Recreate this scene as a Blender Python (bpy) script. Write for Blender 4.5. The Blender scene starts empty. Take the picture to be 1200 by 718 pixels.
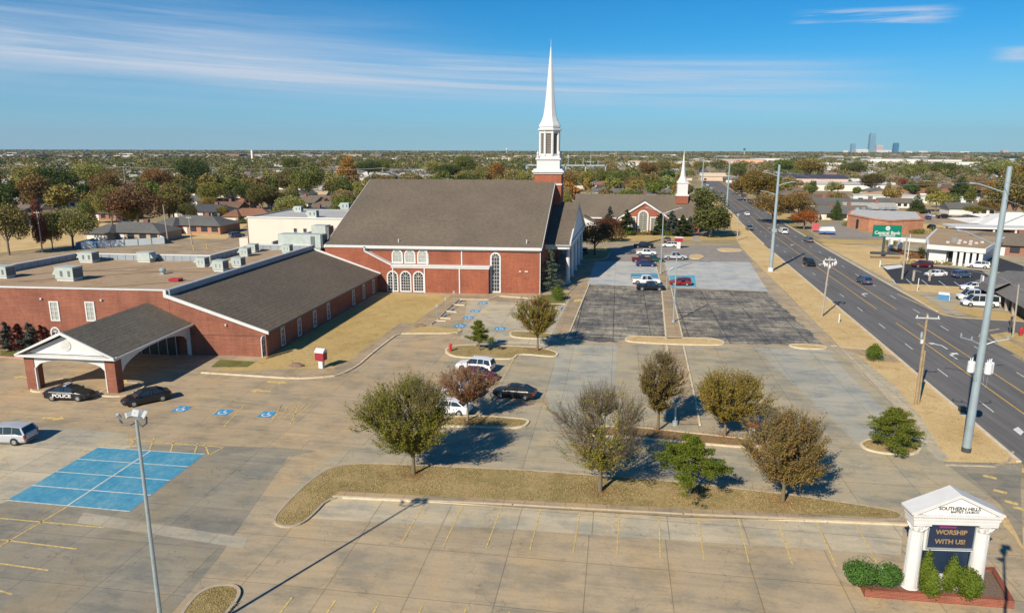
import bpy, bmesh, math, random
import numpy as np
from mathutils import Vector, Matrix
R = math.radians
random.seed(7)
rng = np.random.default_rng(7)
scene = bpy.context.scene
COL = scene.collection

# ---------------------------------------------------------------- camera
FPX, CAMH = 820.0, 27.0
PITCH, ROLL, YAW = math.atan(182.7/820), R(-0.16), R(8.5)
def _axes():
    s, c = math.sin(ROLL), math.cos(ROLL); sp, cp = math.sin(PITCH), math.cos(PITCH)
    Rt, Up, Fw = Vector((1,0,0)), Vector((0,sp,cp)), Vector((0,cp,-sp))
    right, up = Rt*c - Up*s, Rt*s + Up*c
    Q = Matrix.Rotation(YAW, 3, 'Z')
    # yaw: world X = a*k - b*s, world Y = a*s + b*k
    return Q @ right, Q @ up, Q @ Fw
CR, CU, CF = _axes()
cam_d = bpy.data.cameras.new('camera'); cam = bpy.data.objects.new('camera', cam_d); COL.objects.link(cam)
M = Matrix((CR, CU, -CF)).transposed().to_4x4(); M.translation = Vector((0,0,CAMH)); cam.matrix_world = M
cam_d.sensor_fit = 'HORIZONTAL'; cam_d.sensor_width = 36; cam_d.lens = FPX/1200*36
cam_d.clip_start = 0.5; cam_d.clip_end = 80000
scene.camera = cam
def ray(px, py): return CR*((px-600)/FPX) - CU*((py-359)/FPX) + CF
def G(px, py, z=0.0):
    d = ray(px, py); t = (z-CAMH)/d.z; return (d.x*t, d.y*t)
def ONY(px, py, Y):      # X and Z of a pixel on the vertical plane y = Y
    d = ray(px, py); t = Y/d.y; return (d.x*t, CAMH+d.z*t)
def ONX(px, py, X):
    d = ray(px, py); t = X/d.x; return (d.y*t, CAMH+d.z*t)

# ---------------------------------------------------------------- world, sun, exposure
SKYM = (.57, 1.17, 1.50)
SUN_EL, SUN_AZ = 34.0, 205.5           # azimuth clockwise from +Y, where the sun stands
w = bpy.data.worlds.new('World'); scene.world = w; w.use_nodes = True
nt = w.node_tree; nt.nodes.clear(); N = nt.nodes.new; L = nt.links.new
sky = N('ShaderNodeTexSky'); sky.sky_type = 'NISHITA'; sky.sun_disc = False
sky.sun_elevation = R(SUN_EL); sky.sun_rotation = R(SUN_AZ); sky.altitude = 300
sky.air_density = 1.0; sky.dust_density = 0.0; sky.ozone_density = 4.0
tint = N('ShaderNodeHueSaturation'); tint.inputs['Saturation'].default_value = 1.12
mulc = N('ShaderNodeMix'); mulc.data_type = 'RGBA'; mulc.blend_type = 'MULTIPLY'; mulc.inputs['Factor'].default_value = 1; mulc.inputs[7].default_value = (SKYM[0], SKYM[1], SKYM[2], 1)
L(sky.outputs[0], mulc.inputs[6]); L(mulc.outputs[2], tint.inputs['Color'])
tc = N('ShaderNodeTexCoord'); sep = N('ShaderNodeSeparateXYZ'); L(tc.outputs['Generated'], sep.inputs[0])
def mth(op, a, b=None, c=None):
    n = N('ShaderNodeMath'); n.operation = op
    for i, v in enumerate((a, b, c)):
        if v is None: continue
        if isinstance(v, (int, float)): n.inputs[i].default_value = v
        else: L(v, n.inputs[i])
    return n.outputs[0]
# cirrus: azimuth-like and elevation-like coordinates of the sky direction
az = mth('ARCTAN2', sep.outputs[0], sep.outputs[1]); el = mth('ARCSINE', sep.outputs[2])
elt = mth('ADD', el, mth('MULTIPLY', az, 0.035))
def cirrus(sa, se, off, lo, hi, det=6):
    cb = N('ShaderNodeCombineXYZ'); L(mth('MULTIPLY', az, sa), cb.inputs[0]); L(mth('MULTIPLY', elt, se), cb.inputs[1]); cb.inputs[2].default_value = off
    n = N('ShaderNodeTexNoise'); n.inputs['Scale'].default_value = 1; n.inputs['Detail'].default_value = det; n.inputs['Roughness'].default_value = .6
    n.inputs['Distortion'].default_value = .5
    L(cb.outputs[0], n.inputs['Vector'])
    mr = N('ShaderNodeMapRange'); mr.interpolation_type = 'SMOOTHSTEP'; mr.inputs['From Min'].default_value = lo; mr.inputs['From Max'].default_value = hi
    L(n.outputs[0], mr.inputs['Value']); return mr.outputs[0]
def band(x, a, b, c, d):
    m1 = N('ShaderNodeMapRange'); m1.interpolation_type = 'SMOOTHSTEP'; m1.inputs['From Min'].default_value = a; m1.inputs['From Max'].default_value = b; L(x, m1.inputs['Value'])
    m2 = N('ShaderNodeMapRange'); m2.interpolation_type = 'SMOOTHSTEP'; m2.inputs['From Min'].default_value = c; m2.inputs['From Max'].default_value = d
    m2.inputs['To Min'].default_value = 1; m2.inputs['To Max'].default_value = 0; L(x, m2.inputs['Value'])
    return mth('MULTIPLY', m1.outputs[0], m2.outputs[0])
veil = mth('MULTIPLY', mth('MULTIPLY', cirrus(1.3, 17, 3.1, .30, .64, 7), band(elt, R(2.4), R(4.8), R(6.0), R(7.6))), band(az, R(-80), R(-50), R(8), R(24)))
gap = cirrus(1.1, 62, 14.2, .34, .60, 5); veil = mth('MULTIPLY', veil, mth('MULTIPLY_ADD', gap, .75, .25))
fine = mth('MULTIPLY', mth('MULTIPLY', cirrus(1.5, 88, 9.4, .44, .66, 7), band(elt, R(3.0), R(4.6), R(6.6), R(7.6))), band(az, R(-90), R(-60), R(10), R(22)))
left = mth('MULTIPLY', mth('MULTIPLY', cirrus(1.6, 30, 5.6, .26, .70, 8), band(elt, R(1.2), R(3.8), R(8.0), R(11.0))), band(az, R(-90), R(-70), R(-38), R(-6)))
wisp = mth('MULTIPLY', mth('MULTIPLY', cirrus(6.0, 110, 2.2, .42, .62, 8), band(elt, R(8.9), R(9.3), R(9.9), R(10.3))), band(az, R(11.5), R(14), R(20), R(23)))
wis2 = mth('MULTIPLY', mth('MULTIPLY', cirrus(5.0, 90, 7.2, .34, .6, 6), band(elt, R(6.4), R(6.7), R(7.2), R(7.6))), band(az, R(24), R(26), R(40), R(46)))
cl = mth('MINIMUM', mth('ADD', mth('ADD', mth('MULTIPLY', veil, .68), mth('MULTIPLY', fine, .32)), mth('ADD', mth('MULTIPLY', left, .50), mth('MULTIPLY', mth('ADD', wisp, wis2), .7))), .92)
mix = N('ShaderNodeMix'); mix.data_type = 'RGBA'; L(cl, mix.inputs['Factor']); hzm = N('ShaderNodeMix'); hzm.data_type = 'RGBA'; L(band(el, R(-90), R(-89), R(0), R(9)), hzm.inputs['Factor']); hzf = mth('MULTIPLY', band(el, R(-90), R(-89), R(-1), R(9)), .55); L(hzf, hzm.inputs['Factor']); L(tint.outputs[0], hzm.inputs[6]); hzm.inputs[7].default_value = (5.4, 8.6, 11.4, 1); L(hzm.outputs[2], mix.inputs[6]); mix.inputs[7].default_value = (9.0, 10.2, 12.0, 1)
bg = N('ShaderNodeBackground'); bg.inputs['Strength'].default_value = 0.052; L(mix.outputs[2], bg.inputs['Color'])
wo = N('ShaderNodeOutputWorld'); L(bg.outputs[0], wo.inputs['Surface'])

sd = bpy.data.lights.new('sun', 'SUN'); sd.energy = 5.0; sd.angle = R(0.53); sd.color = (1.0, 0.90, 0.74)
sun = bpy.data.objects.new('sun', sd); COL.objects.link(sun)
sdir = Vector((-math.sin(R(SUN_AZ))*math.cos(R(SUN_EL)), -math.cos(R(SUN_AZ))*math.cos(R(SUN_EL)), -math.sin(R(SUN_EL))))
sun.rotation_euler = sdir.to_track_quat('-Z', 'Y').to_euler(); sun.location = (-60, -60, 120)
scene.view_settings.view_transform = 'Standard'; scene.view_settings.look = 'None'
scene.view_settings.gamma = 1; scene.view_settings.exposure = 0.36; scene.view_settings.use_curve_mapping = False
scene.render.engine = 'CYCLES'; scene.cycles.max_bounces = 6; scene.cycles.volume_bounces = 0
scene.cycles.transparent_max_bounces = 8; scene.cycles.use_denoising = True

# ---------------------------------------------------------------- materials
MT = {}
def _new(name):
    m = bpy.data.materials.new(name); m.use_nodes = True
    b = m.node_tree.nodes['Principled BSDF']; MT[name] = m
    return m, m.node_tree, b
class NT:
    def __init__(s, t): s.t = t
    def n(s, typ, **k):
        x = s.t.nodes.new(typ)
        for a, v in k.items(): setattr(x, a, v)
        return x
    def l(s, a, b): s.t.links.new(a, b)
    def pos(s, scale=(1,1,1), space='world', rot=0):
        g = s.n('ShaderNodeNewGeometry').outputs['Position'] if space == 'world' else s.n('ShaderNodeTexCoord').outputs['Object']
        mp = s.n('ShaderNodeMapping'); mp.inputs['Scale'].default_value = scale; mp.inputs['Rotation'].default_value = (0,0,rot); s.l(g, mp.inputs['Vector']); return mp.outputs[0]
    def noise(s, vec, scale=1, det=4, rough=.55):
        n = s.n('ShaderNodeTexNoise'); n.inputs['Scale'].default_value = scale; n.inputs['Detail'].default_value = det; n.inputs['Roughness'].default_value = rough
        s.l(vec, n.inputs['Vector']); return n.outputs[0]
    def ramp(s, v, stops, interp='LINEAR'):
        r = s.n('ShaderNodeValToRGB'); cr = r.color_ramp; cr.interpolation = interp
        while len(cr.elements) > 1: cr.elements.remove(cr.elements[-1])
        for i, (p, c) in enumerate(stops):
            e = cr.elements[0] if i == 0 else cr.elements.new(p)
            e.position = p; e.color = (*c, 1) if len(c) == 3 else c
        s.l(v, r.inputs[0]); return r.outputs[0]
    def mix(s, f, a, b, bt='MIX'):
        m = s.n('ShaderNodeMix', data_type='RGBA', blend_type=bt)
        for i, v in ((0, f), (6, a), (7, b)):
            if isinstance(v, (int, float)): m.inputs[i].default_value = v
            elif isinstance(v, tuple): m.inputs[i].default_value = (*v, 1) if len(v) == 3 else v
            else: s.l(v, m.inputs[i])
        return m.outputs[2]
    def rng(s, v, a, b, c=0, d=1):
        m = s.n('ShaderNodeMapRange'); m.inputs['From Min'].default_value = a; m.inputs['From Max'].default_value = b; m.inputs['To Min'].default_value = c; m.inputs['To Max'].default_value = d
        s.l(v, m.inputs['Value']); return m.outputs[0]
    def bump(s, h, b, strength=.4, dist=.05):
        n = s.n('ShaderNodeBump'); n.inputs['Strength'].default_value = strength; n.inputs['Distance'].default_value = dist
        s.l(h, n.inputs['Height']); s.l(n.outputs[0], b.inputs['Normal'])
def mat(name, col, rough=.7, var=.12, scale=2.0, metal=0.0, space='object', spec=None, bump=0):
    m, t, b = _new(name); k = NT(t)
    n = k.noise(k.pos(space=space), scale, 5)
    c = k.mix(1.0, (*col, 1), k.ramp(n, [(.25, (1-var,)*3), (.75, (1+var,)*3)]), 'MULTIPLY')
    k.l(c, b.inputs['Base Color']); b.inputs['Roughness'].default_value = rough; b.inputs['Metallic'].default_value = metal
    if spec is not None: b.inputs['Specular IOR Level'].default_value = spec
    if bump: k.bump(n, b, bump)
    return m
def objcol(name, rough=.6, var=.1, scale=1.5, spec=None, coat=0, metal=0, rnd=0.0):
    m, t, b = _new(name); k = NT(t)
    oi = k.n('ShaderNodeObjectInfo'); n = k.noise(k.pos(space='object'), scale, 5)
    c = k.mix(1.0, oi.outputs['Color'], k.ramp(n, [(.25, (1-var,)*3), (.75, (1+var,)*3)]), 'MULTIPLY')
    k.l(c, b.inputs['Base Color']); b.inputs['Roughness'].default_value = rough; b.inputs['Metallic'].default_value = metal
    if coat: b.inputs['Coat Weight'].default_value = coat; b.inputs['Coat Roughness'].default_value = .05
    if spec is not None: b.inputs['Specular IOR Level'].default_value = spec
    return m
def leafmat(name, cols, obj=False, clump=.8, rough=.75, trans=.25):
    m, t, b = _new(name); k = NT(t)
    g = k.n('ShaderNodeNewGeometry')
    rnd = k.rng(g.outputs['Random Per Island'], 0, 1)
    n = k.noise(k.pos(space='object'), clump, 3)
    f = k.n('ShaderNodeMath', operation='ADD'); k.l(k.rng(n, .3, .7, 0, .65), f.inputs[0]); k.l(k.rng(rnd, 0, 1, 0, .35), f.inputs[1])
    st = [(i/(len(cols)-1) if len(cols) > 1 else 0, c) for i, c in enumerate(cols)]
    c = k.ramp(f.outputs[0], st)
    if obj:
        oi = k.n('ShaderNodeObjectInfo'); c = k.mix(1.0, c, oi.outputs['Color'], 'MULTIPLY')
    k.l(c, b.inputs['Base Color']); b.inputs['Roughness'].default_value = rough; b.inputs['Specular IOR Level'].default_value = .15
    tr = k.n('ShaderNodeBsdfTranslucent'); k.l(c, tr.inputs['Color']); ms = k.n('ShaderNodeMixShader'); ms.inputs[0].default_value = trans
    out = t.nodes['Material Output']; k.l(b.outputs[0], ms.inputs[1]); k.l(tr.outputs[0], ms.inputs[2]); k.l(ms.outputs[0], out.inputs['Surface'])
    return m
def concrete(name, c1, c2, panel=(4.6, 4.6), joint=.035, stain=.35, rot=0, jdark=.60, off=(0,0)):
    m, t, b = _new(name); k = NT(t)
    v = k.pos(rot=rot); v2 = k.n('ShaderNodeMapping'); v2.inputs['Location'].default_value = (off[0], off[1], 0); k.l(v, v2.inputs['Vector'])
    br = k.n('ShaderNodeTexBrick', offset=0.0, squash=1.0); br.inputs['Scale'].default_value = 1; br.inputs['Brick Width'].default_value = panel[0]; br.inputs['Row Height'].default_value = panel[1]
    br.inputs['Mortar Size'].default_value = joint; br.inputs['Mortar Smooth'].default_value = .3; br.inputs['Bias'].default_value = 0
    br.inputs['Color1'].default_value = (*c1, 1); br.inputs['Color2'].default_value = (*c2, 1); br.inputs['Mortar'].default_value = tuple(x*jdark for x in c1)+(1,)
    k.l(v2.outputs[0], br.inputs['Vector'])
    big = k.noise(k.pos((1, 1, 1)), .07, 6, .62); mid = k.noise(k.pos((.35, 1.6, 1)), .55, 7, .68); sm = k.noise(k.pos(), 5, 5, .7)
    c = k.mix(1.0, br.outputs[0], k.ramp(big, [(.28, (1-stain, 1-stain*.92, 1-stain*.85)), (.5, (1, 1, 1)), (.72, (1.10, 1.07, 1.02))]), 'MULTIPLY')
    c = k.mix(1.0, c, k.ramp(mid, [(.25, (.78, .78, .80)), (.45, (1, 1, 1)), (.75, (1.09, 1.08, 1.06))]), 'MULTIPLY')
    c = k.mix(1.0, c, k.ramp(sm, [(.3, (.91,)*3), (.7, (1.07,)*3)]), 'MULTIPLY')
    blot = k.noise(k.pos((.8, 1.2, 1)), .28, 8, .7); c = k.mix(k.rng(blot, .47, .62), c, k.mix(1.0, c, (.70, .76, .84), 'MULTIPLY'))
    warm = k.noise(k.pos((1.3, .7, 1)), .19, 7, .66); c = k.mix(k.rng(warm, .48, .66), c, k.mix(1.0, c, (1.10, 1.02, .89), 'MULTIPLY'))
    strk = k.noise(k.pos((.12, 2.2, 1)), .8, 7, .7); c = k.mix(1.0, c, k.ramp(strk, [(.3, (.87,.88,.89)), (.5, (1,)*3), (.7, (1.08,1.07,1.05))]), 'MULTIPLY')
    spots = k.noise(k.pos(), 1.3, 6, .8); c = k.mix(1.0, c, k.ramp(spots, [(.30, (.74,)*3), (.40, (1,)*3)]), 'MULTIPLY')
    # cracks
    vo = k.n('ShaderNodeTexVoronoi', feature='DISTANCE_TO_EDGE'); vo.inputs['Scale'].default_value = .13
    wv = k.n('ShaderNodeMix', data_type='VECTOR'); wv.inputs[0].default_value = .12; k.l(k.pos(), wv.inputs[4])
    nz = k.n('ShaderNodeTexNoise'); nz.inputs['Scale'].default_value = .8; k.l(k.pos(), nz.inputs['Vector'])
    ad = k.n('ShaderNodeVectorMath', operation='MULTIPLY_ADD'); ad.inputs[1].default_value = (2.5,)*3; k.l(nz.outputs['Color'], ad.inputs[0]); k.l(k.pos(), ad.inputs[2]); k.l(ad.outputs[0], vo.inputs['Vector'])
    cr = k.rng(vo.outputs[0], 0.0, .006, .72, 1)
    c = k.mix(1.0, c, cr, 'MULTIPLY')
    k.l(c, b.inputs['Base Color']); b.inputs['Roughness'].default_value = .9; b.inputs['Specular IOR Level'].default_value = .25
    k.bump(sm, b, .15, .01)
    return m
def bluepaint():
    m, t, b = _new('worn_blue_paint'); k = NT(t)
    n = k.noise(k.pos((1,.6,1)), 2.4, 9, .8); n2 = k.noise(k.pos(), .5, 4); f = k.n('ShaderNodeMath', operation='MULTIPLY_ADD'); k.l(n2, f.inputs[0]); f.inputs[1].default_value = .5; k.l(n, f.inputs[2])
    c = k.ramp(k.rng(f.outputs[0], .45, 1.05), [(.1, (.03,.20,.33)), (.38, (.06,.255,.39)), (.60, (.10,.30,.41)), (.78, (.20,.35,.40)), (.92, (.34,.34,.28))])
    k.l(c, b.inputs['Base Color']); b.inputs['Roughness'].default_value = .85; b.inputs['Specular IOR Level'].default_value = .2
    return m
def turf(name, cols, s1=.25, s2=3.0, mask=None):
    m, t, b = _new(name); k = NT(t)
    a = k.noise(k.pos(), s1, 6, .62); f = k.noise(k.pos(), s2, 6, .75); ff = k.noise(k.pos(), 14, 4, .8)
    mx = k.n('ShaderNodeMath', operation='ADD'); k.l(k.rng(a, .3, .7, 0, .62), mx.inputs[0]); k.l(k.rng(f, .3, .7, 0, .38), mx.inputs[1])
    c = k.ramp(mx.outputs[0], [(i/(len(cols)-1), q) for i, q in enumerate(cols)])
    c = k.mix(1.0, c, k.ramp(ff, [(.3, (.70,)*3), (.7, (1.22,)*3)]), 'MULTIPLY')
    bp = k.noise(k.pos(), .55, 8, .72); c = k.mix(k.rng(bp, .54, .66), c, k.mix(1.0, c, (.80, .70, .64), 'MULTIPLY')); tf_ = k.noise(k.pos(), 5.0, 6, .8); c = k.mix(1.0, c, k.ramp(tf_, [(.32, (.76,.78,.72)), (.5, (1,)*3), (.72, (1.12,1.10,1.04))]), 'MULTIPLY')
    k.l(c, b.inputs['Base Color']); b.inputs['Roughness'].default_value = .95; b.inputs['Specular IOR Level'].default_value = .1
    k.bump(ff, b, .6, .06)
    return m
def brickmat(name, c1, c2, mort, bw=.24, rh=.081, var=.2, streak=True):
    m, t, b = _new(name); k = NT(t)
    g = k.n('ShaderNodeNewGeometry'); sp = k.n('ShaderNodeSeparateXYZ'); k.l(g.outputs['Position'], sp.inputs[0])
    ad = k.n('ShaderNodeMath', operation='ADD'); k.l(sp.outputs[0], ad.inputs[0]); k.l(sp.outputs[1], ad.inputs[1])
    cb = k.n('ShaderNodeCombineXYZ'); k.l(ad.outputs[0], cb.inputs[0]); k.l(sp.outputs[2], cb.inputs[1])
    br = k.n('ShaderNodeTexBrick'); br.inputs['Scale'].default_value = 1; br.inputs['Brick Width'].default_value = bw; br.inputs['Row Height'].default_value = rh
    br.inputs['Mortar Size'].default_value = .008; br.inputs['Color1'].default_value = (*c1, 1); br.inputs['Color2'].default_value = (*c2, 1); br.inputs['Mortar'].default_value = (*mort, 1)
    k.l(cb.outputs[0], br.inputs['Vector'])
    mp = k.n('ShaderNodeMapping'); mp.inputs['Scale'].default_value = (.35, 5.5, 1); k.l(cb.outputs[0], mp.inputs['Vector'])
    n1 = k.noise(mp.outputs[0], 1, 6, .65); n2 = k.noise(cb.outputs[0], .22, 5)
    c = k.mix(1.0, br.outputs[0], k.ramp(n1, [(.3, (1-var,)*3), (.7, (1+var,)*3)]), 'MULTIPLY')
    c = k.mix(1.0, c, k.ramp(n2, [(.3, (.78, .76, .78)), (.7, (1.15, 1.12, 1.08))]), 'MULTIPLY'); mp3 = k.n('ShaderNodeMapping'); mp3.inputs['Scale'].default_value = (1.6, .16, 1); k.l(cb.outputs[0], mp3.inputs['Vector']); c = k.mix(1.0, c, k.ramp(k.noise(mp3.outputs[0], 1, 6, .7), [(.3, (.84,)*3), (.55, (1,)*3), (.72, (1.12, 1.12, 1.13))]), 'MULTIPLY')
    k.l(c, b.inputs['Base Color']); b.inputs['Roughness'].default_value = .85; b.inputs['Specular IOR Level'].default_value = .2
    return m
def shingle(name, c, row=.14):
    m, t, b = _new(name); k = NT(t)
    g = k.n('ShaderNodeNewGeometry'); sp = k.n('ShaderNodeSeparateXYZ'); k.l(g.outputs['Position'], sp.inputs[0])
    ad = k.n('ShaderNodeMath', operation='ADD'); k.l(sp.outputs[0], ad.inputs[0]); k.l(sp.outputs[1], ad.inputs[1])
    cb = k.n('ShaderNodeCombineXYZ'); k.l(ad.outputs[0], cb.inputs[0]); k.l(sp.outputs[2], cb.inputs[1]); k.l(sp.outputs[0], cb.inputs[2])
    mp = k.n('ShaderNodeMapping'); mp.inputs['Scale'].default_value = (1.1, 4.5, 1.1); k.l(cb.outputs[0], mp.inputs['Vector'])
    n1 = k.noise(mp.outputs[0], 1.0, 6, .75); n2 = k.noise(k.pos(), .12, 5); n3 = k.noise(mp.outputs[0], 3.5, 3, .7)
    cc = k.mix(1.0, (*c, 1), k.ramp(n1, [(.3, (.80,)*3), (.5, (1,)*3), (.7, (1.2, 1.19, 1.15))]), 'MULTIPLY')
    cc = k.mix(1.0, cc, k.ramp(n3, [(.35, (.84,)*3), (.65, (1.13,)*3)]), 'MULTIPLY')
    cc = k.mix(1.0, cc, k.ramp(n2, [(.3, (.86,.87,.88)), (.7, (1.10,1.08,1.05))]), 'MULTIPLY')
    st = k.n('ShaderNodeMapping'); st.inputs['Scale'].default_value = (1.4, .12, 1.4); k.l(cb.outputs[0], st.inputs['Vector']); n4 = k.noise(st.outputs[0], 1.0, 6, .7); cc = k.mix(1.0, cc, k.ramp(n4, [(.3, (.90,)*3), (.7, (1.08,)*3)]), 'MULTIPLY')
    wv = k.n('ShaderNodeMath', operation='SINE'); wm = k.n('ShaderNodeMath', operation='MULTIPLY'); k.l(sp.outputs[2], wm.inputs[0]); wm.inputs[1].default_value = 6.2832/(row*1.6); k.l(wm.outputs[0], wv.inputs[0]); cc = k.mix(1.0, cc, k.ramp(k.rng(wv.outputs[0], -1, 1), [(.0, (.88,)*3), (.35, (1.03,)*3)]), 'MULTIPLY')
    k.l(cc, b.inputs['Base Color']); b.inputs['Roughness'].default_value = .95; b.inputs['Specular IOR Level'].default_value = .15
    return m

WHITE = mat('white_paint', (.61, .605, .59), .6, .07, 1.3)
WHITEF = mat('white_trim', (.62, .61, .59), .6, .05)
BRICK = brickmat('red_brick', (.335, .095, .050), (.245, .068, .038), (.34, .18, .12))
BRICK2 = brickmat('annex_brick', (.285, .098, .058), (.215, .070, .044), (.30, .18, .135))
BRICKB = brickmat('orange_brick', (.55, .235, .13), (.44, .18, .10), (.5, .34, .24))
BRICKD = brickmat('dark_brick', (.24, .10, .075), (.18, .08, .06), (.3, .2, .17))
SHING = shingle('taupe_shingle', (.150, .123, .095))
SHINGG = shingle('grey_shingle', (.10, .10, .098))
DARK = mat('dark_interior', (.02, .022, .026), .5, .1)
METAL = mat('galvanized_steel', (.36, .42, .44), .45, .12, 3, metal=.35)
METALD = mat('dark_metal', (.05, .055, .06), .5, .1)
PARAP = mat('parapet_flashing', (.27, .31, .34), .55, .12, .8)
HVAC = mat('hvac_casing', (.40, .45, .42), .5, .12, 1.2)
HVACD = mat('hvac_grille', (.12, .14, .14), .6, .25, 3)
KERB = mat('pale_kerb', (.60, .50, .34), .85, .18, 1.2, space='world')
WOOD = mat('weathered_pole_wood', (.30, .22, .13), .9, .25, 3)
WOODG = mat('grey_pole_wood', (.34, .30, .25), .9, .2, 3)
BLUEWORN = bluepaint()
YEL = mat('yellow_paint', (.56, .41, .15), .85, .45, 4.0, space='world')
YELR = mat('road_yellow', (.62, .36, .06), .8, .3, 2, space='world')
WPT = mat('road_white', (.66, .66, .64), .8, .22, 2, space='world')
BLUEP = mat('handicap_blue', (.035, .27, .50), .8, .25, 1.5, space='world')
BLUEL = mat('pale_blue_paint', (.10, .36, .46), .85, .2, .8, space='world')
BLUEW = mat('blue_lot_line', (.50, .54, .50), .8, .3, 2.5, space='world')
RED = mat('red_enamel', (.45, .03, .03), .5, .1)
REDM = mat('maroon_panel', (.30, .02, .035), .5, .1)
PAVERED = mat('faded_red_kerb', (.55, .26, .20), .9, .2, 2, space='world')
GREEN = mat('sign_green', (.0, .16, .10), .4, .05)
DIRT = mat('mulch', (.16, .11, .075), .95, .45, 8, bump=.6)
ROOFT = None
# ---------------------------------------------------------------- mesh builder
def shear(p): return (p[0], p[1]+0.06*(p[0]+45.6), p[2])
class MB:
    def __init__(s, tf=None): s.v = []; s.f = []; s.mi = []; s.m = 0; s.tf = tf; s.sm = False
    def add(s, vs, fs):
        o = len(s.v); s.v += [tuple(x) for x in vs]
        for f in fs: s.f.append(tuple(i+o for i in f)); s.mi.append(s.m)
        return s
    def box(s, x0, x1, y0, y1, z0, z1):
        v = [(x0,y0,z0),(x1,y0,z0),(x1,y1,z0),(x0,y1,z0),(x0,y0,z1),(x1,y0,z1),(x1,y1,z1),(x0,y1,z1)]
        return s.add(v, [(0,3,2,1),(4,5,6,7),(0,1,5,4),(1,2,6,5),(2,3,7,6),(3,0,4,7)])
    def obox(s, c, sx, sy, z0, z1, rz=0):      # box rotated about z
        co, si = math.cos(rz), math.sin(rz); v = []
        for z in (z0, z1):
            for a, b in ((-1,-1),(1,-1),(1,1),(-1,1)):
                x, y = a*sx/2, b*sy/2; v.append((c[0]+x*co-y*si, c[1]+x*si+y*co, z))
        return s.add(v, [(0,3,2,1),(4,5,6,7),(0,1,5,4),(1,2,6,5),(2,3,7,6),(3,0,4,7)])
    def prism(s, pts, z0, z1):                 # vertical extrusion of a footprint
        if sum(pts[i][0]*pts[(i+1)%len(pts)][1]-pts[(i+1)%len(pts)][0]*pts[i][1] for i in range(len(pts))) < 0: pts = pts[::-1]
        n = len(pts); v = [(p[0],p[1],z0) for p in pts]+[(p[0],p[1],z1) for p in pts]
        return s.add(v, [tuple(range(n))[::-1], tuple(range(n,2*n))]+[(i,(i+1)%n,n+(i+1)%n,n+i) for i in range(n)])
    def ext(s, pts, d):                        # extrude any planar 3-D polygon by vector d
        n = len(pts); v = list(pts)+[(p[0]+d[0],p[1]+d[1],p[2]+d[2]) for p in pts]
        return s.add(v, [tuple(range(n)), tuple(range(n,2*n))[::-1]]+[(i,n+i,n+(i+1)%n,(i+1)%n) for i in range(n)])
    def poly(s, pts, z=None):
        if z is not None:
            if sum(pts[i][0]*pts[(i+1)%len(pts)][1]-pts[(i+1)%len(pts)][0]*pts[i][1] for i in range(len(pts))) < 0: pts = pts[::-1]
            pts = [(p[0],p[1],z) for p in pts]
        return s.add(pts, [tuple(range(len(pts)))])
    def tube(s, p0, p1, r0, r1=None, n=8, cap=True):
        if r1 is None: r1 = r0
        p0, p1 = Vector(p0), Vector(p1); d = p1-p0
        if d.length < 1e-6: return s
        d.normalize(); a = Vector((0,0,1)) if abs(d.z) < .9 else Vector((1,0,0)); u = d.cross(a).normalized(); w_ = d.cross(u)
        v = [tuple(p0+(u*math.cos(2*math.pi*i/n)+w_*math.sin(2*math.pi*i/n))*r0) for i in range(n)]+[tuple(p1+(u*math.cos(2*math.pi*i/n)+w_*math.sin(2*math.pi*i/n))*r1) for i in range(n)]
        fs = [(i,(i+1)%n,n+(i+1)%n,n+i) for i in range(n)]
        if cap: fs += [tuple(range(n))[::-1], tuple(range(n,2*n))]
        return s.add(v, fs)
    def path(s, ps, r, n=6):
        for a, b in zip(ps, ps[1:]): s.tube(a, b, r, r, n)
        return s
    def lathe(s, prof, c=(0,0), n=16, a0=0, cap=True):
        v = []; fs = []
        for r, z in prof: v += [(c[0]+r*math.cos(a0+2*math.pi*i/n), c[1]+r*math.sin(a0+2*math.pi*i/n), z) for i in range(n)]
        for k in range(len(prof)-1):
            for i in range(n): fs.append((k*n+i, k*n+(i+1)%n, (k+1)*n+(i+1)%n, (k+1)*n+i))
        if cap: fs += [tuple(range(n))[::-1], tuple(range((len(prof)-1)*n, len(prof)*n))]
        return s.add(v, fs)
    def build(s, name, mats, parent=None, world=True, origin=None, smooth=False):
        if not isinstance(mats, (list, tuple)): mats = [mats]
        v = s.v
        if s.tf: v = [s.tf(p) for p in v]
        org = Vector(origin) if origin else Vector((0,0,0)); loc = Vector(org)
        if parent is not None and world:
            p = parent; o2 = Vector((0,0,0))
            while p is not None: o2 += p.location; p = p.parent
            org = o2; loc = Vector((0,0,0))
        me = bpy.data.meshes.new(name); me.from_pydata([(p[0]-org.x, p[1]-org.y, p[2]-org.z) for p in v], [], s.f)
        for m in mats: me.materials.append(m)
        if len(mats) > 1: me.polygons.foreach_set('material_index', s.mi)
        if smooth: me.polygons.foreach_set('use_smooth', [True]*len(me.polygons))
        me.update()
        o = bpy.data.objects.new(name, me); COL.objects.link(o); o.location = loc
        if parent is not None: o.parent = parent
        return o
def tag(o, label=None, cat=None, group=None, kind=None):
    if label: o['label'] = label
    if cat: o['category'] = cat
    if group: o['group'] = group
    if kind: o['kind'] = kind
    return o
def thing(name, label, cat, loc=(0,0,0), rz=0, group=None, kind=None):
    o = bpy.data.objects.new(name, None); COL.objects.link(o); o.location = loc; o.rotation_euler = (0,0,rz)
    o.empty_display_size = .5
    return tag(o, label, cat, group, kind)
KIDS = {}
def kids(o): return [c for c in o.children]
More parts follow.
